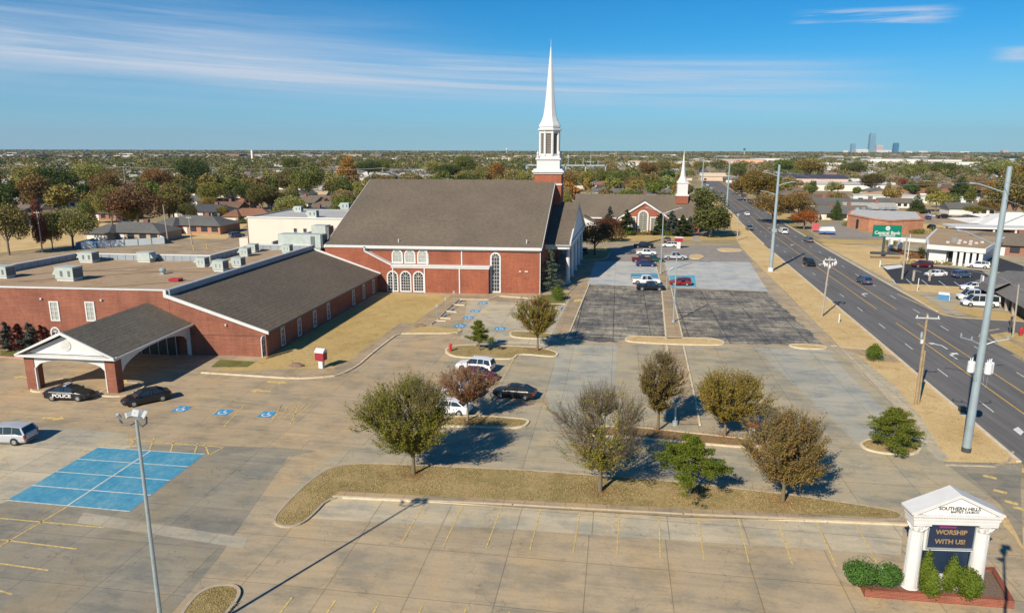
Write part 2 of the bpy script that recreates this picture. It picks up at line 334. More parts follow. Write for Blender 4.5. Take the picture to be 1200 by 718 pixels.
def dup(root, loc, rz=0, label=None, group=None, scale=None, color=None, parent=None):
    r = root.copy(); COL.objects.link(r)
    r.location = loc; r.rotation_euler = (0,0,rz)
    if scale is not None: r.scale = scale if isinstance(scale, (tuple, list)) else (scale,)*3
    if label: r['label'] = label
    if group: r['group'] = group
    for ch in root.children:
        c = ch.copy(); COL.objects.link(c); c.parent = r
        if color: c.color = color
        for g in ch.children:
            d = g.copy(); COL.objects.link(d); d.parent = c
            if color: d.color = color
    return r
def struct(name, mb, m, **k):
    o = mb.build(name, m, **k); return tag(o, kind='structure')
def fast_mesh(name, verts, quads, mats, parent=None, loc=(0,0,0), mi=None):
    me = bpy.data.meshes.new(name); nv, nf = len(verts), len(quads)
    me.vertices.add(nv); me.vertices.foreach_set('co', np.asarray(verts, np.float32).ravel())
    me.loops.add(nf*4); me.loops.foreach_set('vertex_index', np.asarray(quads, np.int32).ravel())
    me.polygons.add(nf); me.polygons.foreach_set('loop_start', np.arange(nf, dtype=np.int32)*4); 
    for m in (mats if isinstance(mats, list) else [mats]): me.materials.append(m)
    if mi is not None: me.polygons.foreach_set('material_index', np.asarray(mi, np.int32))
    me.update(calc_edges=True); me.validate()
    o = bpy.data.objects.new(name, me); COL.objects.link(o); o.location = loc
    if parent is not None: o.parent = parent
    return o
def leaf_quads(C, size, out=None, outw=0.0, aspect=.75, bias_up=0.0, axis=None):
    C = np.asarray(C); n = len(C); nr = rng.normal(size=(n,3))
    if out is not None: nr = nr/np.linalg.norm(nr,axis=1,keepdims=True)*(1-outw)+np.asarray(out)*outw
    nr[:,2] += bias_up
    nr /= np.linalg.norm(nr,axis=1,keepdims=True)+1e-9
    t = rng.normal(size=(n,3)) if axis is None else np.asarray(axis)+rng.normal(size=(n,3))*.35
    u = np.cross(nr, t); u /= np.linalg.norm(u,axis=1,keepdims=True)+1e-9; v = np.cross(nr, u)
    s = (np.asarray(size)*np.ones(n))[:,None]*rng.uniform(.6,1.3,(n,1)); 
    a = u*s*.5*(aspect if axis is not None else 1); b = v*s*.5*(1 if axis is not None else aspect)
    V = np.stack([C-a-b*.6, C+a*.25-b, C+a+b*.6, C-a*.25+b], 1).reshape(-1,3)
    return V, np.arange(n*4).reshape(n,4)
# ---------------------------------------------------------------- text as mesh
def text_mesh(name, body, size, mat_, parent, M4, depth=.02, align='CENTER', bold=0.0):
    cu = bpy.data.curves.new(name+'_c', 'FONT'); cu.body = body; cu.size = size; cu.extrude = depth; cu.align_x = align; cu.align_y = 'CENTER'; cu.offset = bold
    o = bpy.data.objects.new(name+'_t', cu); COL.objects.link(o)
    bpy.context.view_layer.update(); dg = bpy.context.evaluated_depsgraph_get()
    me = bpy.data.meshes.new_from_object(o.evaluated_get(dg)); bpy.data.objects.remove(o)
    me.materials.clear(); me.materials.append(mat_); me.transform(M4)
    q = bpy.data.objects.new(name, me); COL.objects.link(q)
    if parent is not None: q.parent = parent
    return q
def frame_mat(origin, right, up):
    r, u = Vector(right).normalized(), Vector(up).normalized(); n = r.cross(u)
    m = Matrix((r, u, n)).transposed().to_4x4(); m.translation = Vector(origin); return m
# ---------------------------------------------------------------- ground and paving
def pxs(*ps): return [G(x, y) for x, y in ps]
GROUND = turf('town_ground', [(.16,.14,.07), (.28,.23,.12), (.38,.31,.19), (.36,.32,.26)], .012, .3)
CON_TAN = concrete('tan_concrete', (.445,.345,.22), (.385,.312,.212), (5.4, 5.4), .04, .22, off=(1.2, .8))
CON_DRV = concrete('drive_concrete', (.44,.33,.205), (.395,.31,.20), (9.5, 5.2), .03, .16, off=(3, 2))
CON_GRY = concrete('grey_concrete', (.315,.28,.21), (.26,.232,.18), (5.2, 5.2), .035, .25, off=(.6, 1.4))
CON_LT = concrete('light_concrete', (.40,.345,.24), (.37,.32,.228), (5.4, 7.2), .035, .16, off=(2, 0))
CON_ROW = concrete('stall_concrete', (.50,.43,.31), (.45,.39,.285), (5.5, 4.6), .045, .2, off=(1.0, 1.8))
CON_WLK = concrete('walk_concrete', (.40,.305,.195), (.37,.28,.18), (1.6, 1.6), .03, .2)
CON_PAT = concrete('patch_concrete', (.41,.365,.275), (.39,.345,.265), (4.6, 9), .03, .12)
CON_BLU = concrete('bluegrey_concrete', (.40,.38,.31), (.37,.355,.30), (5.4, 12), .03, .15)
CON_FAR = concrete('pale_far_concrete', (.47,.475,.455), (.44,.445,.43), (5.4, 12), .03, .1)
def asphalt(name, c, c2, streak=.3, s=(.5,.5,1), sc=1.0, lo=.35, hi=.65):
    m, t, b = _new(name); k = NT(t)
    n1 = k.noise(k.pos(s), sc, 7, .68); n2 = k.noise(k.pos(), 9, 4, .8); n3 = k.noise(k.pos(), .05, 4)
    f = k.rng(n1, lo, hi, 0, 1)
    cc = k.mix(f, (*c, 1), (*c2, 1)); cc = k.mix(1.0, cc, k.ramp(n2, [(.3, (.85,)*3), (.7, (1.15,)*3)]), 'MULTIPLY')
    cc = k.mix(1.0, cc, k.ramp(n3, [(.3, (.88,)*3), (.7, (1.1,)*3)]), 'MULTIPLY')
    k.l(cc, b.inputs['Base Color']); b.inputs['Roughness'].default_value = .85; b.inputs['Specular IOR Level'].default_value = .3
    return m, t, b, k
ROADM = asphalt('road_asphalt', (.105,.101,.098), (.175,.165,.155), s=(1.2,.05,1), sc=.9, lo=.3, hi=.7)[0]
ASPH = asphalt('fresh_asphalt', (.035,.037,.043), (.05,.05,.055))[0]
ASPG = asphalt('grey_asphalt', (.24,.215,.185), (.31,.275,.235))[0]
def worn():
    m, t, b = _new('worn_sealed_asphalt'); k = NT(t)
    na = k.noise(k.pos((.20, 1.5, 1), rot=-.04), 1.0, 9, .75); nb = k.noise(k.pos((.09, .09, 1)), 1, 6, .7); nc = k.noise(k.pos((1.4, .25, 1)), .8, 7, .75); nd = k.noise(k.pos(), 3.2, 6, .8)
    s1 = k.n('ShaderNodeMath', operation='MULTIPLY_ADD'); k.l(na, s1.inputs[0]); s1.inputs[1].default_value = 1.0; s1.inputs[2].default_value = 0
    s2 = k.n('ShaderNodeMath', operation='MULTIPLY_ADD'); k.l(nb, s2.inputs[0]); s2.inputs[1].default_value = .75; k.l(s1.outputs[0], s2.inputs[2])
    s3 = k.n('ShaderNodeMath', operation='MULTIPLY_ADD'); k.l(nc, s3.inputs[0]); s3.inputs[1].default_value = .45; k.l(s2.outputs[0], s3.inputs[2])
    s4 = k.n('ShaderNodeMath', operation='MULTIPLY_ADD'); k.l(nd, s4.inputs[0]); s4.inputs[1].default_value = .70; k.l(s3.outputs[0], s4.inputs[2])
    c = k.ramp(k.rng(s4.outputs[0], 1.10, 1.86), [(.12, (.045,.049,.058)), (.34, (.085,.086,.090)), (.50, (.21,.19,.155)), (.68, (.44,.385,.29))])
    # sealed cracks on a loose grid
    br = k.n('ShaderNodeTexBrick', offset=0.0); br.inputs['Scale'].default_value = 1; br.inputs['Brick Width'].default_value = 5.6; br.inputs['Row Height'].default_value = 3.1; br.inputs['Mortar Size'].default_value = .06
    br.inputs['Color1'].default_value = (1,1,1,1); br.inputs['Color2'].default_value = (1,1,1,1); br.inputs['Mortar'].default_value = (.35,.36,.4,1); k.l(k.pos(), br.inputs['Vector'])
    c = k.mix(1.0, c, br.outputs[0], 'MULTIPLY')
    k.l(c, b.inputs['Base Color']); b.inputs['Roughness'].default_value = .9; b.inputs['Specular IOR Level'].default_value = .2
    return m
WORN = worn()
STRAW = turf('straw_grass', [(.40,.265,.11), (.57,.40,.19), (.65,.48,.245), (.60,.44,.22)], .12, 1.4)
LAWN = turf('dormant_lawn', [(.33,.235,.08), (.47,.335,.135), (.54,.39,.17), (.51,.365,.155)], .10, 1.2)
ISLG = turf('island_grass', [(.37,.235,.135), (.27,.215,.09), (.40,.295,.14), (.44,.325,.18)], .22, 1.8)
GREENG = turf('green_strip', [(.10,.12,.03), (.16,.16,.05), (.25,.21,.08)], .3, 2)

g = MB(); g.box(-30000, 30000, -300, 34000, -1.2, -0.012); struct('ground', g, GROUND)
LV = [0.0]
RG = random.Random(3)
def ragged(pts, amp, step=1.2):
    out = []
    for i in range(len(pts)):
        p, q = Vector(pts[i][:2]), Vector(pts[(i+1)%len(pts)][:2]); L_ = (q-p).length; n = min(140, max(1, int(L_/step)))
        if L_ < 1e-6: continue
        nn = Vector((-(q-p).y, (q-p).x))/L_
        for k_ in range(n): out.append(tuple(p.lerp(q, k_/n)+nn*(RG.uniform(-amp, amp) if k_ else 0)))
    return out
def sheet(name, pts, m, z):
    if m.name in ('straw_grass','dormant_lawn','green_strip'): pts = ragged(pts, .12)
    if m.name == 'worn_sealed_asphalt': pts = ragged(pts, .38, .9)
    b = MB(); b.poly(pts, z); return struct(name, b, m)
# church lot: one tan sheet, paler and greyer sheets laid on it
sheet('parking_lot', [(-150,14),(37,14),(36.3,50)]+pxs((1199,560),(1150,545),(1105,543))+[(30.6,82),(31.6,101),(33,141),(35.6,207),(36,214),(-30,211),(-60,205),(-150,190)], CON_TAN, 0.0)
sheet('parking_lot', pxs((0,418),(235,438),(390,440),(450,408),(505,388),(530,392),(430,500),(330,524),(255,522),(0,500)), CON_DRV, .004)
sheet('parking_lot', [(-150,14),(-24,14)]+pxs((255,655),(338,535),(372,528),(330,524),(140,520),(0,513))+[(-150,48)], CON_GRY, .004)
sheet('parking_lot', pxs((0,512),(165,522),(118,530),(15,585),(0,590))+[(-70,44),(-70,58)], CON_ROW, .008)
sheet('parking_lot', pxs((98,600),(290,630),(286,642),(90,612)), CON_PAT, .008)
sheet('parking_lot', pxs((60,500),(150,508),(150,520),(100,519),(0,512),(0,505)), CON_PAT, .012)
sheet('parking_lot', pxs((388,580),(1058,614),(1056,650),(980,645),(600,620),(362,607)), CON_ROW, .006)
sheet('parking_lot', pxs((338,590),(340,575),(375,542),(430,520),(520,505),(650,470),(725,404),(1000,408),(1060,470),(1170,560),(1150,585),(1040,600),(900,590),(640,570),(480,562),(400,562),(350,596)), CON_LT, .009)
sheet('parking_lot', pxs((505,455),(530,415),(560,392),(640,392),(725,404),(718,470),(600,470),(560,470),(520,520),(480,540),(470,530)), CON_LT, .013)
sheet('parking_lot', pxs((548,352),(640,356),(668,350),(640,405),(560,400),(540,398)), CON_ROW, .017)
sheet('parking_lot', pxs((885,408),(965,408),(1075,520),(1010,525)), CON_BLU, .013)
sheet('parking_lot', pxs((655,404),(724,405),(715,500),(655,500),(640,465)), CON_BLU, .018)
sheet('parking_lot', pxs((700,300),(868,291),(900,341),(688,333)), CON_FAR, .006)
sheet('parking_lot', pxs((660,290),(870,287),(884,307),(690,306)), ASPG, .010)
sheet('worn_asphalt', pxs((687,333.5),(775,336.5),(779.5,396),(735,396),(722,401),(668,399)), WORN, .012)
sheet('worn_asphalt', pxs((789,338),(898,342),(966,404),(930,404),(848,402),(838,397),(800,397)), WORN, .012)
# side strips of the church front
VERGE = True
# footway crossing the verge
sheet('footpath', pxs((985,408),(1002,414),(1022,430),(1052,455),(1080,490),(1098,520),(1112,538),(1100,540),(1072,512),(1050,480),(1030,455),(1000,428)), CON_ROW, .026)
sheet('footpath', pxs((985,408),(1022,410),(1046,417),(1055,424),(1036,424),(1008,416)), CON_WLK, .028)
sheet('driveway_mouth', pxs((1105,541),(1198,543),(1196,570),(1199,640),(1172,590),(1130,560)), CON_GRY, .030)
sheet('grass_strip', [G(1171,606)[0:2], G(1175,604), G(1240,640), G(1240,690), G(1195,640)], STRAW, .024)
# main road with its markings
LP = [(0,30.5),(40,34.2),(64,36.4),(105,38.4),(157,40.7),(214,43.4),(281,47.4),(314,50.2),(435,58.0),(577,67.5),(840,90),(1300,133),(2000,204),(2932,300)]
def Lx(y):
    for (a, xa), (b, xb) in zip(LP, LP[1:]):
        if y <= b or (b, xb) == LP[-1]: return xa+(xb-xa)*(y-a)/(b-a)
ys = [0,20,40,52,64,78,92,105,120,140,157,185,214,248,281,314,370,435,500,577,700,840,1050,1300,1650,2000,2932]
sheet('grass_strip', [(Lx(y)-.3, y) for y in (61.5,64,78,92,105,120,140,157,185,214,248,281,314,360,420,500,560)]+[(Lx(560)-5,560),(Lx(420)-5,420),(Lx(300)-6,300)]+pxs((846,246),(868,290),(920,342),(985,407),(1050,475),(1105,540),(1130,546),(1165,546)), STRAW, .022)
def strip(mb, a, b, y0, y1, z, step=6):
    n = max(1, int((y1-y0)/step)); yy = [y0+(y1-y0)*i/n for i in range(n+1)]
    for p, q in zip(yy, yy[1:]): mb.poly([(Lx(p)+a,p),(Lx(p)+b,p),(Lx(q)+b,q),(Lx(q)+a,q)], z)
b = MB()
for p, q in zip(ys, ys[1:]): b.poly([(Lx(p),p),(Lx(p)+15.6,p),(Lx(q)+15.6,q),(Lx(q),q)], .016)
b.poly([(Lx(101)+15.5,101),(76,106),(90,109),(90,121),(72,122),(Lx(123)+15.5,124)], .014)
struct('road', b, ROADM)
b = MB()
for side in (-.42, 15.6):
    for (u0, u1) in (((64,205),(216,560)) if side < 0 else ((0,94),(127.5,560))): strip(b, side, side+.42, u0, u1, .10, 12)
kb = MB()
for f in b.f:
    q = [b.v[i] for i in f]; kb.prism([(x, y) for x, y, z in q], .0, .13)
struct('road_kerb', kb, KERB)
ym = MB()
for (p, q) in ((20,118),(128,330),(345,560)):
    for o in (6.1, 9.4): strip(ym, o, o+.16, p, q, .024)
struct('road_marking', ym, YELR)
wm = MB()
for y in np.arange(16, 900, 12.2):
    for o in (3.2, 12.4): strip(wm, o, o+.13, y, y+3.2, .024)
def turn_arrow(mb, cx, y, flip):
    sh = [(-.12,-1.6),(.12,-1.6),(.12,.2),(.9,.9),(1.15,.6),(1.35,1.6),(.35,1.55),(.62,1.22),(-.12,.5)]
    mb.poly([(cx+(-x if flip else x), y+yy) for x, yy in sh], .026)
for y in (99, 141, 178, 215, 262): turn_arrow(wm, Lx(y)+7.4, y, False); y == 99 and turn_arrow(wm, Lx(y)+8.3, y+5, True)
wm.poly(pxs((1187,503),(1193,500),(1200,506),(1196,510)), .026)
struct('road_marking', wm, WPT)
# far side of the road
sheet('grass_strip', [(Lx(y)+16, y) for y in (0,60,92,97)]+[(64,97.5),(80,99),(120,60),(90,0)], STRAW, .012)
sheet('lot_surface', [(Lx(y)+16, y) for y in (126,157,185,214)]+[(75,222),(140,225),(150,120)], CON_LT, .008)
def P(*a, z=0): return [G(x, y, z) for x, y in a]
sheet('grass_strip', P((962,285),(1050,290),(1092,305),(1040,318),(1082,335),(1065,340),(1000,306)), STRAW, .016)
sheet('grass_strip', P((1032,318),(1050,330),(1150,338),(1138,345),(1062,341)), STRAW, .018)
sheet('grass_strip', P((1056,340),(1078,346),(1108,366),(1098,366)), LAWN, .022)
sheet('grass_strip', P((1108,357),(1200,369),(1200,376),(1150,373),(1120,364)), LAWN, .022)
sheet('footpath', P((1072,342),(1080,342),(1108,357),(1135,370),(1120,370),(1096,355)), CON_PAT, .028)
sheet('grass_strip', P((1160,392),(1178,389),(1200,391),(1200,420),(1172,405)), LAWN, .024)
sheet('footpath', P((1168,392),(1174,391),(1200,403),(1200,408)), CON_WLK, .03)
sheet('lot_surface', P((1032,311),(1060,309),(1150,317),(1165,328),(1148,337),(1050,332)), ASPH, .020)
sheet('lot_surface', P((1150,300),(1165,300),(1200,312),(1200,322),(1165,318)), ASPH, .020)
sheet('lot_surface', P((950,268),(985,258),(1010,272),(1050,278),(1040,280),(965,278)), ASPG, .022)
sheet('footpath', P((930,258),(960,268),(975,279),(1060,280),(1060,285),(968,283),(955,276)), CON_WLK, .024)
sheet('grass_strip', P((955,280),(1040,282),(1040,286),(970,286)), LAWN, .026)
sheet('lawn', P((1080,262),(1200,272),(1200,292),(1150,288),(1085,272)), STRAW, .012)
sheet('lot_surface', P((1070,246),(1130,246),(1200,262),(1200,275),(1120,268),(1080,258)), CON_WLK, .016)
sheet('lawn', P((1040,228),(1130,228),(1135,240),(1060,240)), STRAW, .012)
sheet('lawn', P((852,243),(880,233),(915,240),(950,262),(925,262)), LAWN, .012)
sheet('lawn', P((776,212),(788,205),(810,215),(800,228),(776,226)), STRAW, .012)
# left-hand street and fields behind the annex
sheet('lot_surface', P((0,300),(80,288),(180,275),(290,268),(340,262),(340,300),(100,320),(0,330)), CON_WLK, .008)
sheet('lawn', P((0,255),(100,250),(195,262),(195,278),(95,286),(0,296)), STRAW, .012)
sheet('lawn', P((205,264),(290,256),(292,262),(265,280),(205,280)), STRAW, .014)
# chapel front lawn
sheet('lawn', P((720,276),(826,276),(860,272),(868,281),(700,283)), LAWN, .014)
sheet('footpath', P((809,274),(819,274),(822,283),(813,283)), CON_PAT, .018)
sheet('lawn', P((676,290),(712,290),(716,298),(678,303)), LAWN, .014)
# lawn in front of the wing, church walk
WL = [(-45.6,84.0),(-45.8,129.6)]
sheet('lawn', P((240,436),(300,424),(316,414),(452,343),(528,346),(522,352),(485,379),(470,378),(440,400),(405,425),(390,432),(330,432),(300,434)), LAWN, .02)
sheet('footpath', P((236,437),(300,434),(330,432),(390,432),(405,425),(440,400),(470,378),(485,379),(522,352),(528,346),(574,345),(572,352),(537,353),(505,380),(466,391),(440,410),(418,429),(398,440),(345,443),(300,440)), CON_WLK, .024)
sheet('lawn', P((470,391),(496,382),(535,386),(541,388),(533,391),(478,391)), LAWN, .10)
sheet('footpath', P((541,351),(576,345),(590,350),(632,351),(664,346),(678,334),(690,333),(664,399),(653,399),(652,372),(643,374),(600,368),(585,356)), CON_WLK, .016)
sheet('lawn', P((0,410),(40,414),(42,419),(0,417)), GREENG, .02)
sheet('lawn', P((247,430),(258,421),(300,424),(290,430)), GREENG, .026)
sheet('lawn', P((626,356),(636,346),(668,343),(662,356),(648,360)), GREENG, .02)
# ---------------------------------------------------------------- islands with raised kerbs
def offset_poly(pts, d):
    n = len(pts); A = sum(pts[i][0]*pts[(i+1)%n][1]-pts[(i+1)%n][0]*pts[i][1] for i in range(n)); sg = 1 if A > 0 else -1; out = []
    for i in range(n):
        p, q, r = Vector(pts[i-1]), Vector(pts[i]), Vector(pts[(i+1)%n]); a = (q-p).normalized(); c = (r-q).normalized()
        na, nc = Vector((-a.y, a.x))*sg, Vector((-c.y, c.x))*sg; m = (na+nc); m = m/max(m.length, .3); k_ = 1/max(.5, m.dot(na)); out.append(tuple(q+m*d*k_))
    return out
def smooth_poly(pts, it=2, lim=9.0):
    for _ in range(it):
        out = []
        for i in range(len(pts)):
            p, q = Vector(pts[i]), Vector(pts[(i+1)%len(pts)]); L_ = (q-p).length; f = min(.25, .9/max(L_, .01)); out += [tuple(p.lerp(q, f)), tuple(p.lerp(q, 1-f))]
        pts = out
    return pts
def island(pts, grass, kw=.28, h=.14, kerbm=KERB, name='kerbed_island'):
    pts = smooth_poly(pts)
    inn = offset_poly(pts, kw); b = MB(); n = len(pts)
    for i in range(n):
        j = (i+1)%n; o0, o1, i0, i1 = pts[i], pts[j], inn[i], inn[j]
        b.add([(*o0,0),(*o1,0),(*o1,h),(*o0,h),(*i0,h),(*i1,h),(*i1,h-.05),(*i0,h-.05)], [(0,1,2,3),(3,2,5,4),(4,5,6,7)])
    struct(name, b, kerbm); s = MB(); s.poly(inn, h-.03); struct('island_planting', s, grass)
def kerb_line(pts, w_=.2, h=.14, m=KERB, name='kerb'):
    if len(pts) > 4:
        o = [pts[0]]
        for a, c in zip(pts[:-1], pts[1:]):
            a, c = Vector(a), Vector(c); f = min(.25, 1.2/max((c-a).length, .01)); o += [tuple(a.lerp(c, f)), tuple(a.lerp(c, 1-f))]
        pts = o+[pts[-1]]
    b = MB()
    for p, q in zip(pts, pts[1:]):
        p, q = Vector(p), Vector(q); d = (q-p).normalized(); n = Vector((-d.y, d.x))*w_/2; q2 = q+d*w_*.35
        b.prism([tuple(p-n), tuple(q2-n), tuple(q2+n), tuple(p+n)], -.01, h)
    return struct(name, b, m)
DK = mat('weathered_kerb', (.40,.33,.24), .9, .2, 1.5, space='world')
island(P((388,582),(365,607),(350,617),(332,619),(320,614),(321,606),(335,590),(360,565),(385,549),(405,544),(440,543),(620,551),(780,563),(930,580),(1058,599),(1058,612),(800,604)), ISLG, .18, .13, DK)
b = MB(); b.poly(P((398,577),(800,597),(1060,609),(1060,614),(800,607),(392,582)), .125); struct('footpath', b, CON_WLK)
kerb_line(P((390,582.5),(600,592.5),(800,603.5),(1062,615)), .22, .135, KERB)
island(P((519,411),(528,406),(552,404),(630,407),(652,412),(655,416),(650,419),(607,415),(603,422),(530,419)), ISLG, .3)
island(P((596,391),(600,388),(640,390),(652,393),(640,398),(600,396)), ISLG, .25)
island(P((495,493),(520,489),(560,487),(617,491),(622,495),(612,503),(560,501),(505,500),(490,500)), ISLG, .3)
island(P((680,500),(740,500),(870,514),(900,517),(900,524),(870,525),(735,513),(690,512)), turf('brown_mulch_grass', [(.24,.15,.07),(.30,.20,.10),(.20,.13,.06)], .4, 3), .25)
island(P((731,397),(738,394),(840,397),(850,401),(848,405),(790,404),(735,401)), STRAW, .25)
island(P((922,405),(930,403),(968,405),(970,410),(935,409)), STRAW, .25)
island(P((1006,521),(1010,517),(1035,510),(1068,510),(1084,515),(1078,534),(1040,533),(1015,528)), ISLG, .25)
island(P((839,292),(846,291),(868,292),(870,295),(845,295)), STRAW, .25)
island([G(*p) for p in ((205,730),(225,700),(245,688),(262,685),(278,686),(284,695),(275,710),(262,725),(262,760),(200,770))], ISLG, .2, .14, DK)
island(P((668,303),(690,292),(716,296),(712,303),(690,306)), LAWN, .3)
island(P((808,299),(818,298),(826,301),(820,304),(808,303)), STRAW, .25)
island([(-66.5,68.0),(-66.5,70.6),(-65.6,71.4),(-64,71.4),(-63.4,70.4),(-63.4,66.8),(-65.4,66.6)], CON_WLK, .2)
island([(-57.6,66.6),(-57.6,70.6),(-56.5,71.4),(-54.5,71.2),(-53.4,70),(-53.6,66.6)], CON_WLK, .2)
kerb_line(P((236,437),(300,441),(345,444),(372,443),(398,440),(418,430),(440,411),(466,391.5),(478,391),(533,391),(541,388),(538,386)), .25, .15)
kerb_line(P((505,380.5),(510,377)), .2, .15, DK); kerb_line(P((510,376),(522,376.5)), .25, .13)
for a, c in (((513,374),(522,365)),((520,366),(530,358)),((529,359),(538,351))): kerb_line(P(a, c), .2, .15, DK)
for a, c in (((514,372.5),(528,373.5)),((522,364.5),(535,366)),((530,357),(544,358))): kerb_line(P(a, c), .3, .14)
kerb_line(P((538,351),(572,351.5),(585,347),(632,351)), .25, .14)
kerb_line(P((626,356),(662,356.5)), .2, .14)
kerb_line(P((668,352),(672,352),(664,398)) if 0 else P((691,332),(664,398)), .2, .14)
kerb_line(P((676,334),(665,345),(662,356)), .12, .1, DK)
kerb_line(P((775,336),(780.5,397)), .25, .14, KERB); kerb_line(P((786.5,338),(800,397)), .22, .14, KERB)
kerb_line(P((781,405),(790,470),(792,498)), .25, .14, KERB); kerb_line(P((801,406),(815,470),(820,498)), .22, .14, KERB)
kerb_line(P((765,296),(775,336)), .2, .14, KERB); kerb_line(P((777,306),(786,337)), .16, .14, DK)
b = MB(); b.poly(P((766,296),(777,305),(800,397),(781,397),(775.5,336)), .11); struct('footpath', b, CON_WLK)
b = MB(); b.poly(P((782,406),(801,406),(820,498),(793,498)), .11); struct('footpath', b, CON_WLK)
kerb_line(P((974,405),(1014,409)), .2, .12, DK)
kerb_line(P((868,292),(920,342),(983,407),(1050,478),(1078,505)), .15, .12, DK)
kerb_line(P((0,418),(38,421)), .3, .10, PAVERED)
kerb_line(P((1107,545),(1165,547),(1182,541),(1187,530)), .2, .12, DK)
kerb_line(P((1150,392),(1162,400),(1185,412),(1200,420)), .2, .12, DK)
kerb_line([G(1153,401),G(1147,395),G(1151,389),G(1170,386)], .2, .12, DK)
kerb_line(P((1052,345),(1100,367),(1120,372),(1200,377)), .2, .12, DK)
# ---------------------------------------------------------------- painted stalls
sheet('blue_stalls', P((8,586),(115,524),(240,532),(152,599)), BLUEWORN, .016)
q = P((8,586),(115,524),(240,532),(152,599)); q = [Vector(p) for p in q]
def bil(u, v): return (q[0]*(1-v)+q[3]*v)*(1-u)+(q[1]*(1-v)+q[2]*v)*u
lm = MB()
def line(mb, a, c, w_, z):
    a, c = Vector(a), Vector(c); d = (c-a).normalized(); n = Vector((-d.y, d.x))*w_/2; mb.poly([tuple(a-n), tuple(c-n), tuple(c+n), tuple(a+n)], z)
for u in (0, .25, .5, .75, 1): line(lm, bil(u, 0), bil(u, 1), .13, .020)
line(lm, bil(0, .5), bil(1, .5), .16, .024)
struct('parking_marking', lm, BLUEW)
yl = MB()
tops = [444,498,543,588,634,680,726,772,818,865,911,957,1003]
for i, x in enumerate(tops):
    if i == 0: continue
    a = G(x, 583+(x-400)*.0495+1); c = (a[0]-.15-(x-640)*.0004, a[1]-5.9); line(yl, a, c, .09, .020)
bt = G(339,720); 
for i in range(9): a = G(342+i*51, 700+i*3.2); line(yl, (a[0],a[1]), (a[0]-.1, a[1]-5.5), .12, .020)
for pr in (((0,627),(0,0)),): pass
for (x0,y0,x1,y1) in ((0,607,122,618),(0,632,90,643),(0,660,57,668),(0,692,14,696),(0,640,78,594)): line(yl, G(x0,y0), G(x1,y1), .14, .020)
line(yl, G(-40,655), G(0,635), .12, .020)
for (x0,y0,x1,y1) in ((120,523,136,514),(152,525,160,512),(175,527,181,513),(200,529,204,516),(228,531,232,519),(245,533,240,520),(245,533,262,524),(136,514,262,524)): line(yl, G(x0,y0), G(x1,y1), .14, .020)
for k_ in range(10):                       # stalls across the drive from the carport
    x = 205+k_*0; 
for (x0,y0,x1,y1) in ((190,458,300,472),(262,474,240,494),(285,476,262,500),(330,474,318,494),(350,475,340,497),(365,472,342,494),(325,493,343,494)): line(yl, G(x0,y0), G(x1,y1), .11, .020)
for k_ in range(4): line(yl, G(330+k_*9,474.5), G(322+k_*6,490), .09, .020)
for y in np.linspace(415, 488, 8):         # rows east and west of the middle walk
    xl = 781+(y-405)*.155; line(yl, G(xl-5,y), G(xl-62,y-2), .1, .020); xr = 801+(y-405)*.2; line(yl, G(xr+4,y), G(xr+62+(y-405)*.1,y+1.5), .1, .020)
line(yl, G(602,420), G(585,449), .12, .020)
for (x0,y0,x1,y1) in ((528,373,556,376),(534,367,562,369),(540,360,566,362),(548,375,552,369),(556,369,560,362),(540,367,548,368)): line(yl, G(x0,y0), G(x1,y1), .1, .020)
for y in (300,306,312,318,324,331): xl = 770+(y-306)*.27; line(yl, G(xl-3,y), G(xl-34,y-.6), .1, .022); line(yl, G(xl+14,y), G(xl+48,y+.6), .1, .022)
for y in np.linspace(344, 392, 7): xl = 776+(y-340)*.07; line(yl, G(xl-3,y), G(xl-36,y-1), .1, .022); xr = 788+(y-340)*.22; line(yl, G(xr+3,y), G(xr+42,y+1.5), .1, .022)
def arrow(mb, p, s, rz):
    co, si = math.cos(rz), math.sin(rz); pts = [(-1.2,-.25),(.4,-.25),(.4,-.7),(1.4,0),(.4,.7),(.4,.25),(-1.2,.25)]
    c = G(*p); mb.poly([(c[0]+(x*co-y*si)*s, c[1]+(x*si+y*co)*s) for x, y in pts], .020)
for p, r_ in (((324,448),0),((306,458),math.pi),((28,442),math.pi),((62,490),0),((140,449),1.6)): arrow(yl, p, 1.0, r_)
for p in ((1160,559),(1172,576),(1185,589),(1195,596)): line(yl, G(p[0]-8,p[1]-2), G(p[0]+8,p[1]+2), .5, .040)
struct('parking_marking', yl, YEL)
wl = MB()
for (x0,y0,x1,y1) in ((1050,333,1046,327),(1070,334,1062,327),(1090,336,1080,328),(1112,338,1100,329),(1130,339,1118,330),(1070,316,1080,319),(1088,317,1098,320)): line(wl, G(x0,y0), G(x1,y1), .14, .028)
struct('parking_marking', wl, WPT)
sheet('painted_bay', P((739.5,320.5),(770.5,320.5),(772,327.5),(739,327.5)), BLUEWORN, .022)
sheet('painted_bay', P((784,323),(814,322.5),(816,336),(787,336)), BLUEL, .022)
sheet('painted_bay', P((507,376),(530,374),(545,378),(545,386),(536,386),(500,381)), BLUEL, .022) if 0 else None
sheet('painted_bay', P((1033,312),(1056,310),(1060,313),(1040,316)), WPT, .028)
sheet('painted_spot', P((673,351),(680,350),(683,353),(672,354)), YEL, .026)
